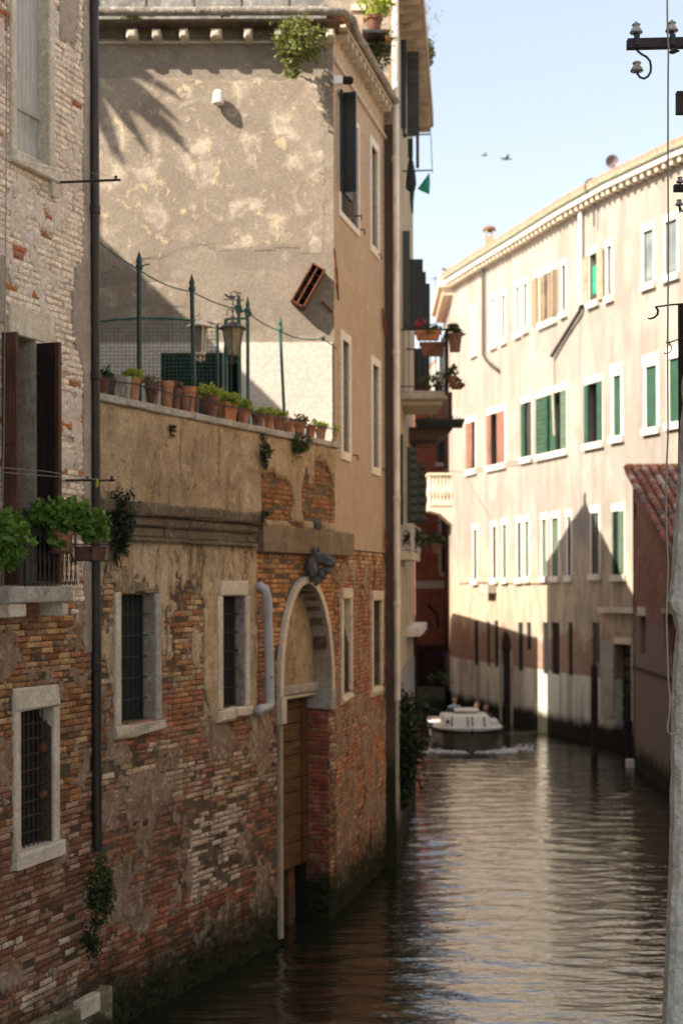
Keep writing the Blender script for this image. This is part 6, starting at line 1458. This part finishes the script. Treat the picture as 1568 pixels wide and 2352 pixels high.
# pan tiles, one by one
n = 9; v = []; 
for f_, r_ in ((0, 1.0), (1, .82)):
    for k in range(n + 1): a = pi * k / n; v.append((cos(a) * .5 * r_, f_, sin(a) * .5 * r_))
    for k in range(n + 1): a = pi * k / n; v.append((cos(a) * .42 * r_, f_, sin(a) * .42 * r_))
q = n + 1; fs = []
for k in range(n): fs += [(k, k + 1, 2 * q + k + 1, 2 * q + k), (q + k + 1, q + k, 3 * q + k, 3 * q + k + 1), (k + 1, k, q + k, q + k + 1), (2 * q + k, 2 * q + k + 1, 3 * q + k + 1, 3 * q + k)]
tm = bpy.data.meshes.new('tile'); tm.from_pydata(v, [], fs); tm.materials.append(M['roof_tile']); tm.update()
roof = m = MB().box(WR, -.05, -.04, -4, .1, zf(0) - .05, zf(0)).build('tiled_roof', M['shutter_brown'], hP)
down = (WR.P(7.4, 0, zf(7.4)) - WR.P(0, 0, zf(0))).normalized(); side = -WR.n; up = down.cross(side).normalized(); up = up if up.z > 0 else -up
basis = Matrix((side, -down, up)).transposed().to_4x4(); po = wloc(roof); cnt = 0
rr = random.Random(9)
for j in range(18):
    for i in range(12):
        p = WR.P(0, .16, zf(0) + .03) + side * (.24 * i) + down * (.40 * (j + 1)) + up * (.01 + rr.uniform(0, .015))
        o = bpy.data.objects.new('tile', tm); COL.objects.link(o); o.parent = roof
        o.matrix_local = Matrix.Translation(p - po) @ basis @ Matrix.Rotation(rr.uniform(-.04, .04), 4, 'Z') @ Matrix.Diagonal((.21, .47, .17, 1))
        cc = rr.choice([(.36, .13, .08), (.30, .10, .065), (.22, .12, .09), (.42, .20, .14), (.45, .32, .26), (.26, .09, .06), (.16, .10, .085)]); kk = rr.uniform(.8, 1.15); o.color = (*[x * kk for x in cc], 1)
m = MB()
for i in range(13):
    p = WR.P(-.08, .16, zf(0) + .02) + side * (.24 * i); m.tube([p + up * .06, p + side * .2 + up * .06], .10, 7)
m.build('ridge_tile', M['orange_brick'], hP)
wt = WR; 

# ================================================================== near wall and fittings on the right
prof = [(1680, -60), (1600, 500), (1572, 900), (1568, 950), (1563, 1060), (1558, 1130), (1551, 1240), (1546, 1330), (1540, 1365), (1535, 1382), (1541, 1398), (1550, 1418), (1556, 1450), (1553, 1500), (1549, 1560), (1546, 1650), (1545, 1750), (1543, 1900), (1540, 2000), (1534, 2150), (1527, 2300), (1524, 2360), (1515, 2700), (1500, 3050), (1900, 3050), (1900, -60)]
d = 9.6; nw = thing('near_wall', (2.6, 10, 0), 'rough grey green wall corner at the right edge of the picture', 'wall')
N_ = len(prof) - 2; V_ = []; Fs = []
edge = []
for (x0, y0), (x1, y1) in zip(prof[:N_ - 1], prof[1:N_]):
    steps = max(1, int(abs(y1 - y0) / 22))
    for k in range(steps): f_ = k / steps; edge.append((x0 + (x1 - x0) * f_, y0 + (y1 - y0) * f_))
edge.append(prof[N_ - 1])
rows = []
for i, (x, y) in enumerate(edge):
    row = []
    for j, (dx, dy) in enumerate(((.55, 2.2), (.22, .9), (.06, .28), (0, .08), (.012, 0), (.05, -.03), (.15, -.045), (.5, -.06), (1.6, -.06))):
        p = at(x, y, d); e = .012 * noise.noise(Vector((p.z * 6, j, 0))) + .005 * noise.noise(Vector((p.z * 25, j * 2, 3)))
        row.append(Vector((p.x + dx + e, p.y + dy + .02 * noise.noise(Vector((p.z * 5, j * .8, 5))), p.z)))
    rows.append(row)
nc = len(rows[0]); m = MB(); m.add([p for r_ in rows for p in r_], [(i * nc + j, i * nc + j + 1, (i + 1) * nc + j + 1, (i + 1) * nc + j) for i in range(len(rows) - 1) for j in range(nc - 1)])
m.build('plaster_face', M['near_wall'], nw)
m = MB(); m.tube([at(1556, 1395, 9.9), at(1552, 1440, 9.9), at(1553, 1480, 9.85), at(1549, 1540, 9.9)], [.02, .028, .03, .02], 8); m.build('rusty_fitting', M['rust'], nw)
d = 9.9; pl = MB().tube([at(1572, 700, d), at(1573, 1000, d), at(1571, 1100, d)], .05, 8).build('iron_post', M['pole_wood'], label='dark purplish iron post standing at the right edge above the rough wall', cat='post')
def curl(pts, d, r): return [at(x, y, d) for x, y in pts]
t = thing('iron_bracket', at(1540, 702, 9.9), 'wrought iron bracket with a curled hook, upper of the two at the right edge', 'bracket', 'iron hooks at the right edge')
MB().tube(curl([(1580, 697), (1540, 700), (1505, 705), (1503, 706)], 9.9, 0), .0065, 6).build('arm', M['cable_dark'], t); MB().tube(curl([(1504, 705), (1510, 712), (1509, 722), (1502, 729), (1493, 732), (1486, 731)], 9.9, 0), [.006, .009, .009, .008, .007, .004], 6).build('hook', M['cable_dark'], t)
t = thing('iron_bracket', at(1545, 785, 9.8), 'smaller iron bracket with a curled hook, lower of the two at the right edge', 'bracket', 'iron hooks at the right edge')
MB().tube(curl([(1578, 776), (1555, 780), (1533, 788)], 9.8, 0), .005, 6).build('arm', M['cable_dark'], t); MB().tube(curl([(1533, 788), (1540, 794), (1542, 802), (1538, 809), (1531, 812), (1524, 811)], 9.8, 0), .0045, 6).build('hook', M['cable_dark'], t); MB().blob(at(1533, 787, 9.8), (.014, .014, .012), 8, 0).build('knob', M['cable_dark'], t)
# house opposite the garden wall, just outside the picture: its sunlit face lights the left bank
oh = thing('ochre_house', (7, 22, 0), 'sunlit ochre house across the canal from the garden wall, just beyond the right edge', 'house')
WO = Wall((8.35, 31.5), (3.75, 12.9)); mb = MB(); oho = [(u, u + .9, z, z + 1.7) for u in (1.5, 4, 6.5, 9, 11.5, 14, 16.5) for z in (3.2, 7.0, 10.4)]
slab_holes(mb, WO, 0, WO.len, -1, 13, -.3, 0, oho); mb.build('wall', M['ochre_plaster'], oh); MB().box(WO, 0, WO.len, -5, -.31, -1, 13.2).build('body', M['ochre_plaster'], oh)
for h in oho: MB().box(WO, h[0], h[1], -.2, -.15, h[2], h[3]).build('window', M['glass_dark'], oh)
# insulator beam
def insulator(c, s, parent, dark=False):
    pr_ = [(.30, 0), (.78, .0), (.92, .08), (.88, .25), (.66, .62), (.50, .86), (.46, 1.0), (.60, 1.12), (.62, 1.24), (.48, 1.36), (.2, 1.42), (.001, 1.42)]
    MB().lathe(c, [(a * s, b * s) for a, b in pr_], 20).build('insulator', M['porcelain'], parent, smooth=True)
d = 9.9; k = d / F
t = thing('insulator_beam', at(1505, 98, d), 'dark wooden crossbeam carrying porcelain insulators at the top right', 'crossbeam')
a, c = at(1441, 98, d), at(1640, 92, d)
Wb = Wall((a.x, d), (c.x, d)); P = Wb.P; L = Wb.len; sl = .02
m = MB(); za = at(0, 0, d)
z_ = lambda u, y: at(1441, y, d).z + sl * u
m.add([P(0, 0, z_(0, 109)), P(L, 0, z_(L, 109)), P(L, -.06, z_(L, 109)), P(0, -.06, z_(0, 109)), P(0, 0, z_(0, 87)), P(L, 0, z_(L, 87)), P(L, -.06, z_(L, 87)), P(0, -.06, z_(0, 87))], [(3, 2, 1, 0), (4, 5, 6, 7), (0, 1, 5, 4), (1, 2, 6, 5), (2, 3, 7, 6), (3, 0, 4, 7)])
m.build('beam', M['pole_wood'], t, bevel=.003)
for x, yb in ((1462, 73), (1544, 69)):
    p = at(x, yb, d); p.y = d + .03; insulator(p, .050, t)
    MB().lathe(at(x, yb + 13, d) + Vector((0, .03, 0)), [(.016, 0), (.016, .045), (.0085, .046), (.0085, .12)], 8).build('pin', M['dark_metal'], t)
    MB().box(WORLD, p.x - .017, p.x + .017, -d - .0, -d + .01, at(0, 109, d).z, at(0, 84, d).z).build('strap', M['dark_metal'], t)
hp = [(1463, 108), (1466, 114), (1475, 121), (1486, 127), (1494, 137), (1496, 150), (1495, 162), (1489, 172), (1480, 177), (1471, 174), (1465, 166), (1463, 158)]
MB().tube([at(x, y, d) + Vector((0, .03, 0)) for x, y in hp], .0085, 8).build('hook', M['cable_dark'], t, smooth=True)
p = at(1463.5, 161, d); p.y = d + .03; insulator(p, .050, t)
p = at(1545, 117, d); MB().blob(p, (.03, .02, .02), 8, .5, 8).blob(p + Vector((-.02, 0, -.01)), (.012, .01, .01), 6, .2).blob(p + Vector((.03, 0, .0)), (.014, .01, .01), 6, .2).build('nut', M['dark_metal'], t)
t = thing('insulator_beam', at(1560, 436, 9.9), 'short end of a dark beam with two small insulators cut by the right edge', 'crossbeam')
MB().box(WORLD, at(1547, 0, d).x, at(1600, 0, d).x, -d - .05, -d, at(0, 443, d).z, at(0, 428, d).z).build('beam', M['pole_wood'], t)
for x, y in ((1562, 418), (1560, 470)):
    p = at(x, y, d); p.y = d + .02; insulator(p, .030, t); MB().tube([p, p + Vector((0.005, 0, -.05))], .006, 6).build('pin', M['dark_metal'], t)
MB().tube([at(1560, 474, d), at(1564, 484, d), at(1572, 488, d)], .006, 6).build('hook', M['cable_dark'], t)
MB().box(WORLD, at(1553, 0, 9.9).x, at(1600, 0, 9.9).x, -9.95, -9.9, at(0, 265, 9.9).z, at(0, 214, 9.9).z).build('junction_box', M['pole_wood'], label='dark square box end cut by the right edge between the two crossbeams', cat='box')
cb = thing('hanging_cable', at(1532, 1690, 9.5), 'thin cable running the full height down the right side and hooking into the rough wall', 'cable')
cp = [(1531, -60), (1531.5, 60), (1534, 110), (1533, 200), (1533, 400), (1534, 560), (1532, 800), (1533, 1000), (1529, 1090), (1528, 1180), (1533, 1300), (1529, 1420), (1531, 1480), (1533, 1560), (1537, 1600), (1536, 1640), (1531, 1668), (1532, 1682), (1540, 1686), (1556, 1686)]
MB().tube([at(x, y, 9.5) for x, y in cp], .0062, 6).build('cable', M['cable_pale'], cb, smooth=True)

# ================================================================== boat with three people
bx, by = at(1083, 1700, 43.0).x, 43.0
bt = thing('motor_boat', (bx, by + 2.5, 0), 'small cream motor boat with dark hull coming towards us', 'boat')
st = [(0, .10, .62, .0), (.12, .55, .60, .25), (.4, .86, .58, .5), (1.0, 1.02, .55, .72), (2.2, 1.08, .52, .85), (3.8, 1.08, .5, .9), (5.2, 1.0, .5, .85)]
def hull(mb, zk0, zk1, infl=0.0, top=False):
    rows = []
    for y, hw, zz_, kw in st:
        r_ = []
        for s_ in (-1, 1):
            pass
        wl = hw * (.78 + .22 * 0) + infl; hwt = hw + infl
        r_ = [(-hwt, zk1), (-(hwt * .96), (zk0 + zk1) / 2), (-wl * .86, zk0), (wl * .86, zk0), (hwt * .96, (zk0 + zk1) / 2), (hwt, zk1)]
        rows.append([Vector((bx + x, by + y, z + (zz_ - .5) * (1 if z > .2 else 0))) for x, z in r_])
    q = 6; mb.add([p for r_ in rows for p in r_], [(i * q + j, i * q + j + 1, (i + 1) * q + j + 1, (i + 1) * q + j) for i in range(len(rows) - 1) for j in range(q - 1)] + [tuple(range(q))[::-1], tuple((len(rows) - 1) * q + j for j in range(q))] + [(i * q + 5, i * q, (i + 1) * q, (i + 1) * q + 5) for i in range(len(rows) - 1)])
m = MB(); hull(m, -.2, .48); m.build('hull', M['hull_dark'], bt)
m = MB(); hull(m, .485, .60, .03); m.build('deck_side', M['hull_white'], bt)
m = MB(); m.tube([Vector((bx - hw_ - .03, by + y, .47 + zz_ - .5)) for y, hw_, zz_, _ in st][::-1] + [Vector((bx + hw_ + .03, by + y, .47 + zz_ - .5)) for y, hw_, zz_, _ in st], .03, 6); m.build('rubbing_strake', M['black'], bt)
cab = MB(); zc0, zc1 = .60, .97
F_ = lambda x, y, z: Vector((bx + x, by + y, z))
cab.add([F_(-.80, 1.1, zc0), F_(.72, 1.0, zc0), F_(.72, 2.6, zc0), F_(-.80, 2.6, zc0), F_(-.76, 1.3, zc1), F_(.66, 1.2, zc1), F_(.68, 2.6, zc1), F_(-.78, 2.6, zc1)], [(3, 2, 1, 0), (4, 5, 6, 7), (0, 1, 5, 4), (1, 2, 6, 5), (2, 3, 7, 6), (3, 0, 4, 7)])
cab.build('windscreen_cover', M['hull_white'], bt, bevel=.05)
for x in (-.52, -.02, .12, .5): MB().tube([F_(x, 1.04 - .06 * x, zc0 + .02), F_(x * .96, 1.235 - .06 * x, zc1 - .02)], .022, 5).build('seam', M['brown_side'], bt)
MB().box(WORLD, bx - .35, bx + .42, -(by + 2.7), -(by + 2.0), zc1 + .06, zc1 + .14).build('cushion', M['hull_white'], bt, bevel=.03)
MB().box(WORLD, bx + .74, bx + .98, -(by + 2.4), -(by + 1.6), .58, .80).build('fender_box', M['hull_white'], bt, bevel=.03)
MB().box(WORLD, bx - .03, bx + .05, -(by + .35), -(by - .02), .5, .66).build('bow_cleat', M['black'], bt)
MB().tube([F_(-.66, 1.10, .76), F_(-.62, 1.1, .86)], .06, 6).build('lamp', M['glass_dark'], bt)

def person(base, label, shirt, h=1.75, arms=None, lean=0.0, seated=False, hips=None, hair_dark=True, arm_mat=None):
    """one continuous body grown with a skin modifier; facing the camera (-Y)"""
    s = h / 1.75; b = Vector(base); t = thing('person', b, label, 'person')
    V = {'hip': (0, 0, .95), 'waist': (0, 0, 1.10), 'chest': (0, -.02, 1.32), 'neck': (0, -.01, 1.48), 'head0': (0, -.02, 1.56), 'shL': (-.17, 0, 1.42), 'shR': (.17, 0, 1.42),
         'elL': (-.26, -.04, 1.16), 'elR': (.26, -.04, 1.16), 'haL': (-.26, -.22, .98), 'haR': (.26, -.22, .98), 'hL': (-.10, 0, .92), 'hR': (.10, 0, .92), 'kL': (-.11, -.02, .50), 'kR': (.11, -.02, .50), 'fL': (-.11, 0, .08), 'fR': (.11, 0, .08), 'tL': (-.12, -.16, .03), 'tR': (.12, -.16, .03)}
    if seated:
        dz = -.42
        for k in V: V[k] = (V[k][0], V[k][1], V[k][2] + dz)
        V['kL'] = (-.12, -.42, .50); V['kR'] = (.12, -.42, .50); V['fL'] = (-.12, -.42, .08); V['fR'] = (.12, -.42, .08); V['tL'] = (-.12, -.57, .03); V['tR'] = (.12, -.57, .03)
    if arms: V.update(arms)
    E = [('hip', 'waist'), ('waist', 'chest'), ('chest', 'neck'), ('neck', 'head0'), ('chest', 'shL'), ('chest', 'shR'), ('shL', 'elL'), ('elL', 'haL'), ('shR', 'elR'), ('elR', 'haR'), ('hip', 'hL'), ('hip', 'hR'), ('hL', 'kL'), ('kL', 'fL'), ('fL', 'tL'), ('hR', 'kR'), ('kR', 'fR'), ('fR', 'tR')]
    rad = {'hip': (.15, .11), 'waist': (.14, .10), 'chest': (.17, .11), 'neck': (.055, .055), 'head0': (.05, .05), 'shL': (.07, .07), 'shR': (.07, .07), 'elL': (.042, .042), 'elR': (.042, .042), 'haL': (.03, .03), 'haR': (.03, .03), 'hL': (.09, .09), 'hR': (.09, .09), 'kL': (.06, .06), 'kR': (.06, .06), 'fL': (.045, .045), 'fR': (.045, .045), 'tL': (.04, .03), 'tR': (.04, .03)}
    ks = list(V); me = bpy.data.meshes.new('body'); me.from_pydata([Vector(V[k]) * s for k in ks], [(ks.index(a), ks.index(c)) for a, c in E], [])
    o = bpy.data.objects.new('body', me); COL.objects.link(o); o.parent = t
    o.modifiers.new('skin', 'SKIN').use_smooth_shade = True
    sv = me.skin_vertices[0].data if me.skin_vertices else None
    if sv is None:
        bpy.context.view_layer.objects.active = o; sv = me.skin_vertices[0].data
    for i, k in enumerate(ks): sv[i].radius = (rad[k][0] * s, rad[k][1] * s); sv[i].use_root = (k == 'hip')
    o.modifiers.new('sub', 'SUBSURF').levels = 1; o.modifiers['sub'].render_levels = 2
    # clothing colour by height through the material
    me.materials.append(shirt)
    hc = b + Vector((V['head0'][0], V['head0'][1] - .01, V['head0'][2] + .13)) * 1.0 if s == 1 else b + Vector(V['head0']) * s + Vector((0, 0, .13 * s))
    m = MB(); m.blob(hc, (.078 * s, .095 * s, .118 * s), 14, .02); m.blob(hc + Vector((0, -.1 * s, -.01 * s)), (.014 * s, .02 * s, .025 * s), 6, 0)
    for sg in (-1, 1): m.blob(hc + Vector((sg * .08 * s, 0, 0)), (.012 * s, .02 * s, .03 * s), 6, 0)
    m.build('head', M['skin'], t, smooth=True)
    m = MB()
    for sg in (-1, 1): m.blob(hc + Vector((sg * .03 * s, -.088 * s, .012 * s)), (.011 * s, .008 * s, .007 * s), 6, 0)
    m.build('eyes', M['hair'], t); MB().blob(hc + Vector((0, -.089 * s, -.055 * s)), (.022 * s, .008 * s, .005 * s), 6, 0).build('mouth', M['petal'], t)
    MB().blob(hc + Vector((0, .022 * s, .038 * s)), (.088 * s, .098 * s, .098 * s), 12, .12, 8).build('hair', M['hair'], t, smooth=True)
    for kk in ('haL', 'haR'):
        hb_ = b + Vector(V[kk]) * s; m = MB(); m.blob(hb_ + Vector((0, -.04, -.01)) * s, (.035 * s, .045 * s, .018 * s), 8, .05)
        for q_ in range(4): x_ = (-.026 + q_ * .017) * s; L_ = (.06, .07, .066, .05)[q_] * s; m.tube([hb_ + Vector((x_, -.07 * s, -.01 * s)), hb_ + Vector((x_, -.07 * s - L_ * .6, -.015 * s)), hb_ + Vector((x_, -.07 * s - L_ * .8, -.04 * s))], [.009 * s, .008 * s, .006 * s], 6)
        m.tube([hb_ + Vector(((.03 if kk == 'haL' else -.03) * s, -.02 * s, 0)), hb_ + Vector(((.055 if kk == 'haL' else -.055) * s, -.06 * s, -.01 * s))], .009 * s, 6); m.build('hand', M['skin'], t, smooth=True)
    return t
def cloth_mat(name, top, low, zsplit):
    t = NT(name); z = t.z(); n = t.noi(t.pos(), 9, 3); c = t.mix(t.ramp(z, zsplit - .005, zsplit + .005), low, top); t.out(t.mix(1.0, c, t.mix(n, (.8, .8, .8), (1.15, 1.15, 1.15)), 'MULTIPLY'), .85); return t.m
dx = at(1040, 1640, 46.2)
person((dx.x, 45.6, -.16), 'person in a pale blue shirt steering the boat, right arm resting on its side', cloth_mat('blue_shirt', (.40, .47, .62), (.05, .06, .10), 1.12), 1.6, {'elL': (-.33, -.04, 1.12), 'haL': (-.42, -.10, .88)})
dx = at(1116, 1640, 45.8)
person((dx.x, 45.9, -.13), 'dark haired person sitting low behind the boat windscreen on the right', cloth_mat('dark_shirt', (.16, .13, .13), (.05, .06, .10), .9), 1.7, seated=True)
dx = at(1096, 1640, 46.9)
person((dx.x, 47.0, -.14), 'person farther back in the boat, only the head showing', cloth_mat('grey_shirt', (.25, .24, .25), (.05, .06, .10), .9), 1.7, seated=True)
# bow wave
m = MB(); rr = random.Random(2)
for k in range(420):
    f_ = rr.random() ** .8; sd = rr.choice((-1, 1)); x = bx + sd * (.25 + 1.75 * f_ + rr.gauss(0, .16)); y = by - .18 + f_ * f_ * 1.6 + rr.gauss(0, .10 + .35 * f_); q = (1.25 - f_)
    m.blob((x, y, .008), (rr.uniform(.02, .09) * (q + .3), rr.uniform(.02, .05), rr.uniform(.006, .045) * q), 6, .6, 9)
m.build('bow_wave', M['foam'], None, kind='stuff')

# ------------------------------------------------------------------ birds
def bird(p, s, lab, perched=False):
    t = thing('bird', p, lab, 'bird'); m = MB(); m.blob(p, (.16 * s, .06 * s, .055 * s), 8, .1); m.blob(p + Vector((-.16, 0, .04)) * s, (.05 * s, .04 * s, .04 * s), 8, 0); m.tube([p + Vector((-.2, 0, .035)) * s, p + Vector((-.26, 0, .02)) * s], [.012 * s, .003 * s], 5)
    m.tube([p + Vector((.12, 0, 0)) * s, p + Vector((.3, 0, -.02)) * s], [.04 * s, .02 * s], 5); m.build('body', M['feather'], t)
    for sg in (-1, 1):
        q_ = [p, p + Vector((.02, sg * .1, .10 if not perched else .02)) * s, p + Vector((.14, sg * .28, .16 if not perched else -.02)) * s, p + Vector((.12, sg * .05, 0)) * s]
        if perched: q_ = [p + Vector((-.08, sg * .05, .02)) * s, p + Vector((.05, sg * .07, .05)) * s, p + Vector((.24, sg * .05, -.02)) * s, p + Vector((.05, sg * .07, -.04)) * s]
        m = MB(); m.poly(q_, (0, 0, .01)); m.build('wing', M['feather'], t)
    return t
bird(at(1111, 357, 50), .5, 'small bird in flight, left of the two in the open sky'); bird(at(1160, 365, 48), .75, 'small bird in flight, right of the two in the open sky')
bird(at(1030, 621, 57.4) + Vector((0, 0, 0)), 1.3, 'bird perched on the far corner cornice of the cream building', True)
# television aerial far behind
ae = thing('aerial', at(1005, 690, 80), 'thin television aerial in the gap between the houses', 'aerial'); MB().tube([at(1000, 830, 80), at(1000, 633, 80)], .025, 5).build('mast', M['dark_metal'], ae)
for y in (640, 690): MB().tube([at(990, y, 80), at(1012, y, 80)], .025, 5).build('boom', M['dark_metal'], ae)
# dark shrub overhanging the water at the foot of the balcony house
foliage(at(918, 1712, 26.9), (.40, .5, .95), 4200, .10, LD, 'overhanging_shrub', None, .3, label='dark leafy shrub hanging over the water at the foot of the white drainpipe', cat='shrub')
foliage(at(955, 1640, 28.0), (.36, .4, .30), 380, .10, LD, 'overhanging_shrub', None, .1, elong=2, label='thin dark sprays of leaves reaching out over the canal', cat='shrub')
foliage(at(1012, 1562, 28.4), (.22, .3, .18), 110, .11, LD, 'overhanging_shrub', None, .1, elong=2, label='outermost leafy twigs in front of the lit corner of the cream building', cat='shrub')
foliage(at(922, 1830, 26.9), (.12, .2, .22), 200, .08, LD, 'overhanging_shrub', None, .4, label='lowest tuft of leaves by the waterline of the grey wall', cat='shrub')
